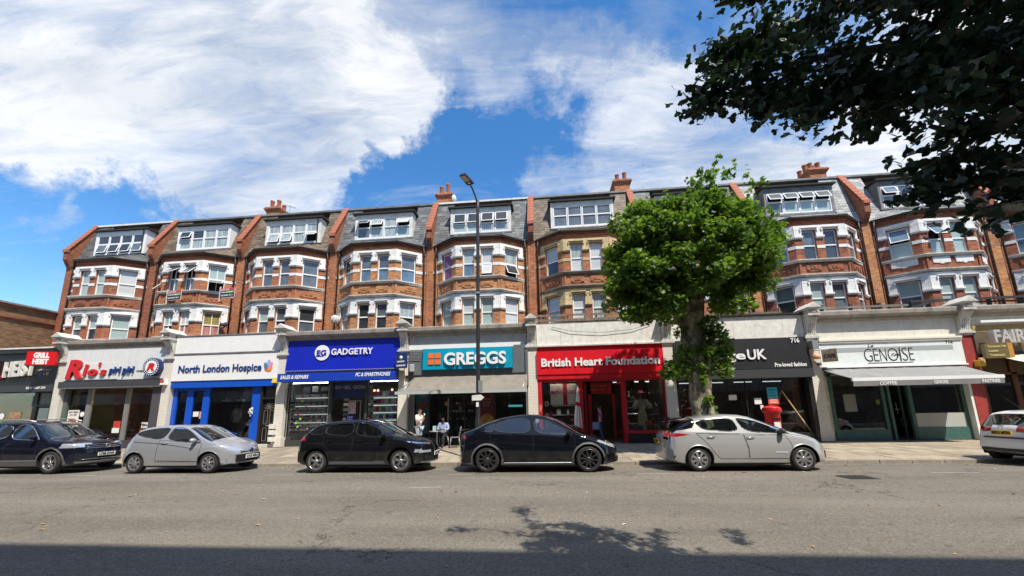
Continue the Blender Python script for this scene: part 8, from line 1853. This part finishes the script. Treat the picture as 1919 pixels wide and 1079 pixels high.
LEAF2 = leaf_mat('dark_leaf', (.020, .042, .022), (.036, .070, .034), (.07, .13, .05), .10)
rng = np.random.default_rng(5)
LOBED = np.array([(0, -.5), (.16, -.30), (.48, -.28), (.30, -.02), (.50, .22), (.20, .18), (0, .52), (-.20, .18), (-.50, .22), (-.30, -.02), (-.48, -.28), (-.16, -.30)])
FAN = np.array([(0, -.55), (.12, -.2), (.42, .0), (.52, .25), (.25, .42), (.04, .36), (0, .18), (-.04, .36), (-.28, .44), (-.52, .22), (-.40, -.02), (-.12, -.2)])
def leaves(name, C, size, m, shape, parent, up=.5, droop=.25, flat=.15):
    """leaf blades at points C; each one a small lobed blade, folded a little"""
    n = len(C); k = len(shape)
    nrm = rng.normal(size=(n, 3)); nrm[:, 2] = np.abs(nrm[:, 2])+up; nrm /= np.linalg.norm(nrm, axis=1)[:, None]
    a = rng.normal(size=(n, 3)); u = np.cross(nrm, a); u /= np.linalg.norm(u, axis=1)[:, None]; w = np.cross(nrm, u)
    s = size*rng.uniform(.6, 1.25, n)
    P = C[:, None, :]+(u[:, None, :]*shape[None, :, 0, None]+w[:, None, :]*shape[None, :, 1, None])*s[:, None, None]
    fold = np.abs(shape[:, 0])*-droop; P += nrm[:, None, :]*(fold[None, :, None]*s[:, None, None])
    ctr = C[:, None, :]+nrm[:, None, :]*0
    V = np.concatenate([P, ctr], 1).reshape(-1, 3)-np.array(parent.location)
    base = np.arange(n)*(k+1)
    loops = []
    # fan of triangles grouped as quads: centre, i, i+1, i+2
    tri = []
    for i in range(0, k, 2): tri.append([k, i, (i+1) % k, (i+2) % k])
    tri = np.array(tri); F = (base[:, None, None]+tri[None]).reshape(-1, 4)
    me = bpy.data.meshes.new(name); me.vertices.add(len(V)); me.vertices.foreach_set('co', V.ravel().astype(np.float32)); me.loops.add(len(F)*4); me.loops.foreach_set('vertex_index', F.ravel().astype(np.int32)); me.polygons.add(len(F)); me.polygons.foreach_set('loop_start', np.arange(0, len(F)*4, 4, dtype=np.int32))
    me.polygons.foreach_set('loop_total', np.full(len(F), 4, dtype=np.int32)) if hasattr(me.polygons[0], 'loop_total') and False else None
    me.update(calc_edges=True)
    at = me.attributes.new('tone', 'FLOAT', 'POINT'); cl_ = np.array([noise.noise(Vector(c_)*1.6) for c_ in C]); tone = np.repeat(np.clip(rng.normal(.42, .24, n)+cl_*.55, 0, 1), k+1); at.data.foreach_set('value', tone.astype(np.float32))
    me.materials.append(m); o = bpy.data.objects.new(name, me); COL.objects.link(o); o.parent = parent; return o
def bark():
    m = bpy.data.materials.new('plane_bark'); m.use_nodes = True; t = NT(m.node_tree); p = t.n['Principled BSDF']; p.inputs['Roughness'].default_value = .85
    tc = t.new('ShaderNodeTexCoord'); mp = t.new('ShaderNodeMapping'); mp.inputs['Scale'].default_value = (1, 1, .55); t.l.new(tc.outputs['Object'], mp.inputs[0])
    vo = t.new('ShaderNodeTexVoronoi'); vo.inputs['Scale'].default_value = 6.5; wv = t.vmath('SCALE', t.noise(mp.outputs[0], 5, 5, .7).outputs['Color']); wv.inputs['Scale'].default_value = .35; t.l.new(t.vmath('ADD', mp.outputs[0], wv.outputs[0]).outputs[0], vo.inputs['Vector'])
    b = t.new('ShaderNodeRGBToBW'); t.l.new(vo.outputs['Color'], b.inputs[0])
    c = t.mix(t.maprange(b.outputs[0], .3, .7), (.13, .105, .07), (.33, .29, .19)); c = t.mix(t.math('MULTIPLY', t.maprange(t.noise(mp.outputs[0], 2.2, 6, .7).outputs[0], .5, .66), .6), c, (.07, .055, .04))
    t.put(p.inputs['Base Color'], c); bp = t.new('ShaderNodeBump'); bp.inputs['Strength'].default_value = .9; bp.inputs['Distance'].default_value = .05
    t.put(bp.inputs['Height'], t.math('ADD', b.outputs[0], t.noise(mp.outputs[0], 18, 4).outputs[0])); t.l.new(bp.outputs[0], p.inputs['Normal']); MATS['plane_bark'] = m; return m
bark()
def limb(pts, rs, name, parent, m='plane_bark', n=14, knob=.06):
    # resample to a smooth, slightly lumpy limb
    P = [Vector(p) for p in pts]; out = []; rr = []
    for i in range(len(P)-1):
        p0, p1, p2, p3 = P[max(i-1, 0)], P[i], P[i+1], P[min(i+2, len(P)-1)]
        for k in range(6):
            f = k/6; q = .5*((2*p1)+(-p0+p2)*f+(2*p0-5*p1+4*p2-p3)*f*f+(-p0+3*p1-3*p2+p3)*f**3); out.append(q); rr.append(rs[i]+(rs[i+1]-rs[i])*f)
    out.append(P[-1]); rr.append(rs[-1])
    t = MB(); vs = []; N_ = len(out)
    for i, q in enumerate(out):
        d = (out[min(i+1, N_-1)]-out[max(i-1, 0)]).normalized(); ref = Vector((1, 0, 0)) if abs(d.x) < .9 else Vector((0, 1, 0)); x = d.cross(ref).normalized(); y = d.cross(x)
        for k in range(n):
            a = 2*math.pi*k/n; r_ = rr[i]*(1+knob*2.2*noise.noise(Vector((math.cos(a)*1.3, math.sin(a)*1.3, 0))+q*1.7)); vs.append(q+x*math.cos(a)*r_+y*math.sin(a)*r_)
    t.add(vs, [(i*n+k, i*n+(k+1) % n, (i+1)*n+(k+1) % n, (i+1)*n+k) for i in range(N_-1) for k in range(n)], m, True); t.add([tuple(v) for v in vs[-n:]], [list(range(n))], m); return t.build(name, None, parent, uv=False)

def plane_tree():
    x, y = 5.35, 14.35; r = empty('street_tree', (x, y, .08), 'leafy pollarded plane tree on the pavement in front of the red and black charity shops', 'tree')
    limb([(x+.12, y, 0), (x+.10, y, 1.2), (x+.02, y, 2.4), (x+.0, y, 3.6), (x-.02, y, 4.6), (x+.05, y, 5.6)], [.46, .40, .38, .38, .42, .42], 'trunk', r, n=22, knob=.14)
    limbs = [([(x-.02, y, 4.5), (x-.5, y-.05, 5.0), (x-.75, y, 5.6), (x-1.5, y+.1, 6.4)], [.14, .10, .09, .05]),
             ([(x+.05, y, 5.4), (x+.0, y-.1, 6.4), (x-.2, y-.1, 7.4), (x-.5, y, 8.6)], [.28, .20, .14, .07]), ([(x+.1, y, 5.4), (x+.7, y+.1, 6.2), (x+1.3, y, 6.7), (x+1.9, y+.2, 7.8)], [.24, .18, .14, .06]),
             ([(x, y, 5.4), (x-.7, y+.1, 6.3), (x-1.4, y+.3, 7.2), (x-1.9, y+.2, 8.2)], [.24, .16, .11, .05]), ([(x+.1, y, 5.6), (x+.6, y-.5, 6.6), (x+.9, y-.9, 7.6), (x+1.0, y-1.0, 8.8)], [.2, .14, .1, .05]),
             ([(x, y, 5.6), (x+.2, y+.8, 6.7), (x+.4, y+1.2, 7.8), (x+.5, y+1.1, 9)], [.2, .14, .1, .05]), ([(x+1.3, y, 6.7), (x+1.4, y-.2, 7.3), (x+1.5, y-.3, 8.6)], [.12, .09, .04]), ([(x-.2, y-.1, 7.4), (x+.3, y-.2, 8.6), (x+.6, y-.2, 9.8)], [.12, .08, .03])]
    for p_, r_ in limbs: limb(p_, r_, 'branch', r, n=10)
    # crown: clusters of shoots
    cl = []
    core = Vector((x+.05, y-.35, 7.35))
    E_ = [(0, 0, 0, 2.75, 1.95, 1.95, 190), (-1.8, 0, -.7, 1.35, 1.5, 1.35, 60), (-2.0, -.3, -1.7, 1.0, .9, .85, 34), (-.9, -.7, -1.3, 1.0, .8, .7, 26), (1.75, 0, .2, 1.25, 1.5, 1.25, 52), (.7, 0, 1.45, 1.35, 1.2, .85, 34), (1.5, 0, 1.35, .85, .8, .8, 20), (-1.3, 0, 1.15, 1.3, 1.2, .8, 34), (-1.3, -.3, -2.1, .6, .6, .5, 12), (1.15, -.2, -1.95, .45, .6, .4, 8), (2.1, 0, -.7, .75, .8, .7, 18)]
    for (ox, oy, oz, a, b, c, n) in E_:
        for _ in range(n):
            v = rng.normal(size=3); v /= np.linalg.norm(v); rad = rng.uniform(.62, 1.0)**.6; cl.append((core.x+ox+v[0]*a*rad, core.y+oy+v[1]*b*rad, core.z+oz+v[2]*c*rad, rng.uniform(.26, .48)))
    pts = []
    for (cx, cy, cz, s) in cl:
        # keep the hollow underneath around the limbs
        if abs(cx-x+.1) < .75 and cz < 5.75 and cy < y+.8: continue
        n = int(84*(s/.4)**2); v = rng.normal(size=(n, 3)); v /= np.linalg.norm(v, axis=1)[:, None]; rad = rng.uniform(.2, 1, n)**.5; pts.append(np.array([cx, cy, cz])+v*(rad*s)[:, None]*np.array([1.1, 1.1, .8]))
    # shoots sticking out of the top
    for _ in range(46):
        a = rng.uniform(0, 6.28); rr = rng.uniform(.2, 2.4); bx_, by_ = core.x+.4+rr*math.cos(a), core.y+rr*math.sin(a)*.8; bz_ = core.z+1.75*math.sqrt(max(0, 1-(rr/3.1)**2))+(.75 if bx_ > core.x+.2 else .2); L = rng.uniform(.3, .85)
        tz_ = rng.uniform(0, L, 14); pts.append(np.stack([bx_+rng.normal(0, .06, 14)+tz_*.12, by_+rng.normal(0, .06, 14), bz_+tz_], 1))
    leaves('crown', np.concatenate(pts), .175, LEAF1, LOBED, r, .35)
    # leafy tufts growing from the trunk
    tf = []
    for (cx, cy, cz, a, c, n) in ((x-.75, y-.25, 3.1, .55, .42, 250), (x-.45, y-.3, 3.6, .45, .4, 180), (x-1.05, y-.2, 2.95, .3, .25, 80), (x-.55, y-.2, 4.5, .35, .35, 60), (x+.7, y-.15, 4.1, .62, .55, 480), (x+.95, y-.1, 3.55, .45, .4, 240), (x+.5, y-.3, 4.65, .5, .35, 200), (x+.2, y-.42, 3.75, .35, .3, 100), (x+.05, y-.45, 2.75, .18, .25, 40), (x+.75, y-.25, 3.0, .42, .3, 170), (x+.45, y-.35, 3.5, .3, .3, 70), (x+.12, y-.48, 2.0, .16, .2, 34), (x+.05, y-.4, 3.15, .25, .2, 50), (x+.45, y-.1, 1.5, .08, .3, 20)):
        v = rng.normal(size=(n, 3)); v /= np.linalg.norm(v, axis=1)[:, None]; rad = rng.uniform(.1, 1, n)**.5; tf.append(np.array([cx, cy, cz])+v*rad[:, None]*np.array([a, a*.8, c]))
    leaves('trunk_shoots', np.concatenate(tf), .165, LEAF1, LOBED, r, .5)
    t = MB()
    for k in range(26): a = rng.uniform(0, 6.28); s = rng.choice([-1, 1]); b = Vector((x+.1*s, y-.3, rng.uniform(2.6, 4.6))); t.tube([b, b+Vector((s*rng.uniform(.3, .8), rng.uniform(-.3, .1), rng.uniform(-.1, .35)))], .012, 'plane_bark', 5)
    t.build('twigs', None, r, uv=False)
plane_tree()

# ---- branches of a nearer tree reaching over from the right
def near_tree():
    bx_, by_ = 8.6, 1.6; r = empty('overhanging_tree', (bx_, by_, 0), 'dark overhanging branches with fan-shaped leaves filling the upper right corner', 'tree')
    limb([(bx_, by_, 0), (bx_, by_, 2), (bx_-.1, by_+.1, 3.6), (bx_-.2, by_+.1, 4.4), (bx_-.3, by_+.1, 5.2)], [.30, .24, .22, .18, .12], 'trunk', r)
    def P3(px, py, dist):   # a place along a line of sight, at a chosen distance
        v = CD + CR*((px-958.5)/720) - CU*((py-639.5)/720); v = v/ v.y; q = Vector((0, 0, 1.7056))+v*dist; return q
    paths = NEAR_PATHS
    pts = []
    for pi_, (path, w0, w1, n, sz) in enumerate(paths):
        n = int(n*(.43 if pi_ not in (4, 5, 6, 9) else .22)); w0 *= .85; w1 *= .85
        Q = [Vector(p) for p in path]
        for _ in range(n):
            i = rng.integers(0, len(Q)-1); f = rng.uniform(); q = Q[i].lerp(Q[i+1], f); g = (i+f)/(len(Q)-1); s = w0+(w1-w0)*g
            c = np.array(q)+rng.normal(size=3)*s*np.array([.42, .38, .38]); k = rng.integers(6, 14); pts.append(c+rng.normal(size=(k, 3))*.06)
        limb([tuple(p) for p in path], [(.04 if pi_ < 13 else .008)*(1-.8*i/(len(path)-1))+.005 for i in range(len(path))], 'branch', r, n=7)
    pts = np.concatenate(pts)
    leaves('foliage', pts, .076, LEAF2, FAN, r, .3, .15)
NEAR_PATHS = [
 ([(3.19, 2.13, 3.91), (2.99, 2.43, 4.13), (2.55, 2.66, 4.31), (2.07, 2.89, 4.47), (1.67, 3.12, 4.5), (1.43, 3.19, 4.37)], 0.55, 0.14, 380, 0),
 ([(3.27, 2.13, 4.2), (2.89, 2.43, 4.4), (2.5, 2.74, 4.8), (2.17, 2.96, 4.9), (1.87, 3.19, 4.94), (1.56, 3.27, 4.86)], 0.55, 0.12, 380, 0),
 ([(3.08, 2.13, 3.46), (2.8, 2.36, 3.6), (2.49, 2.51, 3.73), (2.29, 2.74, 3.96), (2.02, 2.89, 4.12), (1.78, 3.04, 4.23)], 0.42, 0.16, 300, 0),
 ([(2.9, 1.98, 3.49), (2.67, 2.2, 3.72), (2.46, 2.43, 3.9), (2.21, 2.66, 4.03), (2.02, 2.74, 3.82)], 0.45, 0.1, 220, 0),
 ([(2.48, 2.05, 3.55), (2.5, 2.36, 3.75), (2.36, 2.58, 3.8), (2.25, 2.66, 3.64)], 0.3, 0.1, 110, 0),
 ([(2.86, 2.05, 2.99), (2.81, 2.28, 3.09), (2.77, 2.43, 3.24), (2.6, 2.51, 3.27), (2.48, 2.58, 3.31)], 0.26, 0.1, 110, 0),
 ([(2.8, 2.05, 2.78), (2.78, 2.28, 2.94), (2.73, 2.43, 3.06), (2.56, 2.51, 3.09), (2.5, 2.58, 3.09)], 0.26, 0.1, 110, 0),
 ([(2.77, 2.05, 2.66), (2.74, 2.28, 2.81), (2.72, 2.43, 2.87), (2.65, 2.51, 2.91)], 0.16, 0.1, 34, 0),
 ([(3.43, 2.13, 4.82), (3.14, 2.51, 5.23), (2.74, 2.89, 5.56), (2.41, 3.19, 5.68), (2.11, 3.34, 5.73)], 0.6, 0.2, 260, 0),
 ([(2.79, 2.2, 3.38), (2.81, 2.36, 3.37), (2.77, 2.51, 3.46), (2.66, 2.58, 3.58)], 0.2, 0.1, 60, 0),
 ([(2.11, 3.34, 5.73), (1.92, 3.34, 5.68), (1.79, 3.34, 5.64)], 0.1, 0.05, 10, 0),
 ([(1.87, 3.19, 4.94), (1.72, 3.19, 5.12)], 0.06, 0.04, 4, 0),
 ([(1.43, 3.19, 4.37), (1.31, 3.19, 4.29)], 0.05, 0.03, 4, 0),
 ([(2.6, 1.9, 6.2), (2.0, 2.6, 6.5), (1.85, 3.6, 6.7), (1.75, 3.75, 6.7)], 0.1, 0.24, 60, 0),
 ([(2.0, 2.4, 6.4), (1.3, 2.7, 6.5), (0.75, 2.6, 6.6)], 0.1, 0.12, 26, 0),
 ([(2.0, 2.2, 6.4), (2.0, 2.0, 6.5), (2.3, 1.9, 6.4)], 0.2, 0.16, 40, 0),
 ([(3.4, 2.2, 6.1), (3.5, 2.7, 6.2), (3.6, 2.95, 6.2)], 0.1, 0.16, 36, 0),
 ([(4.4, 2.4, 6.1), (4.6, 2.8, 6.1), (4.5, 3.0, 6.1)], 0.1, 0.14, 30, 0),
]
near_tree()
bpy.context.view_layer.update()
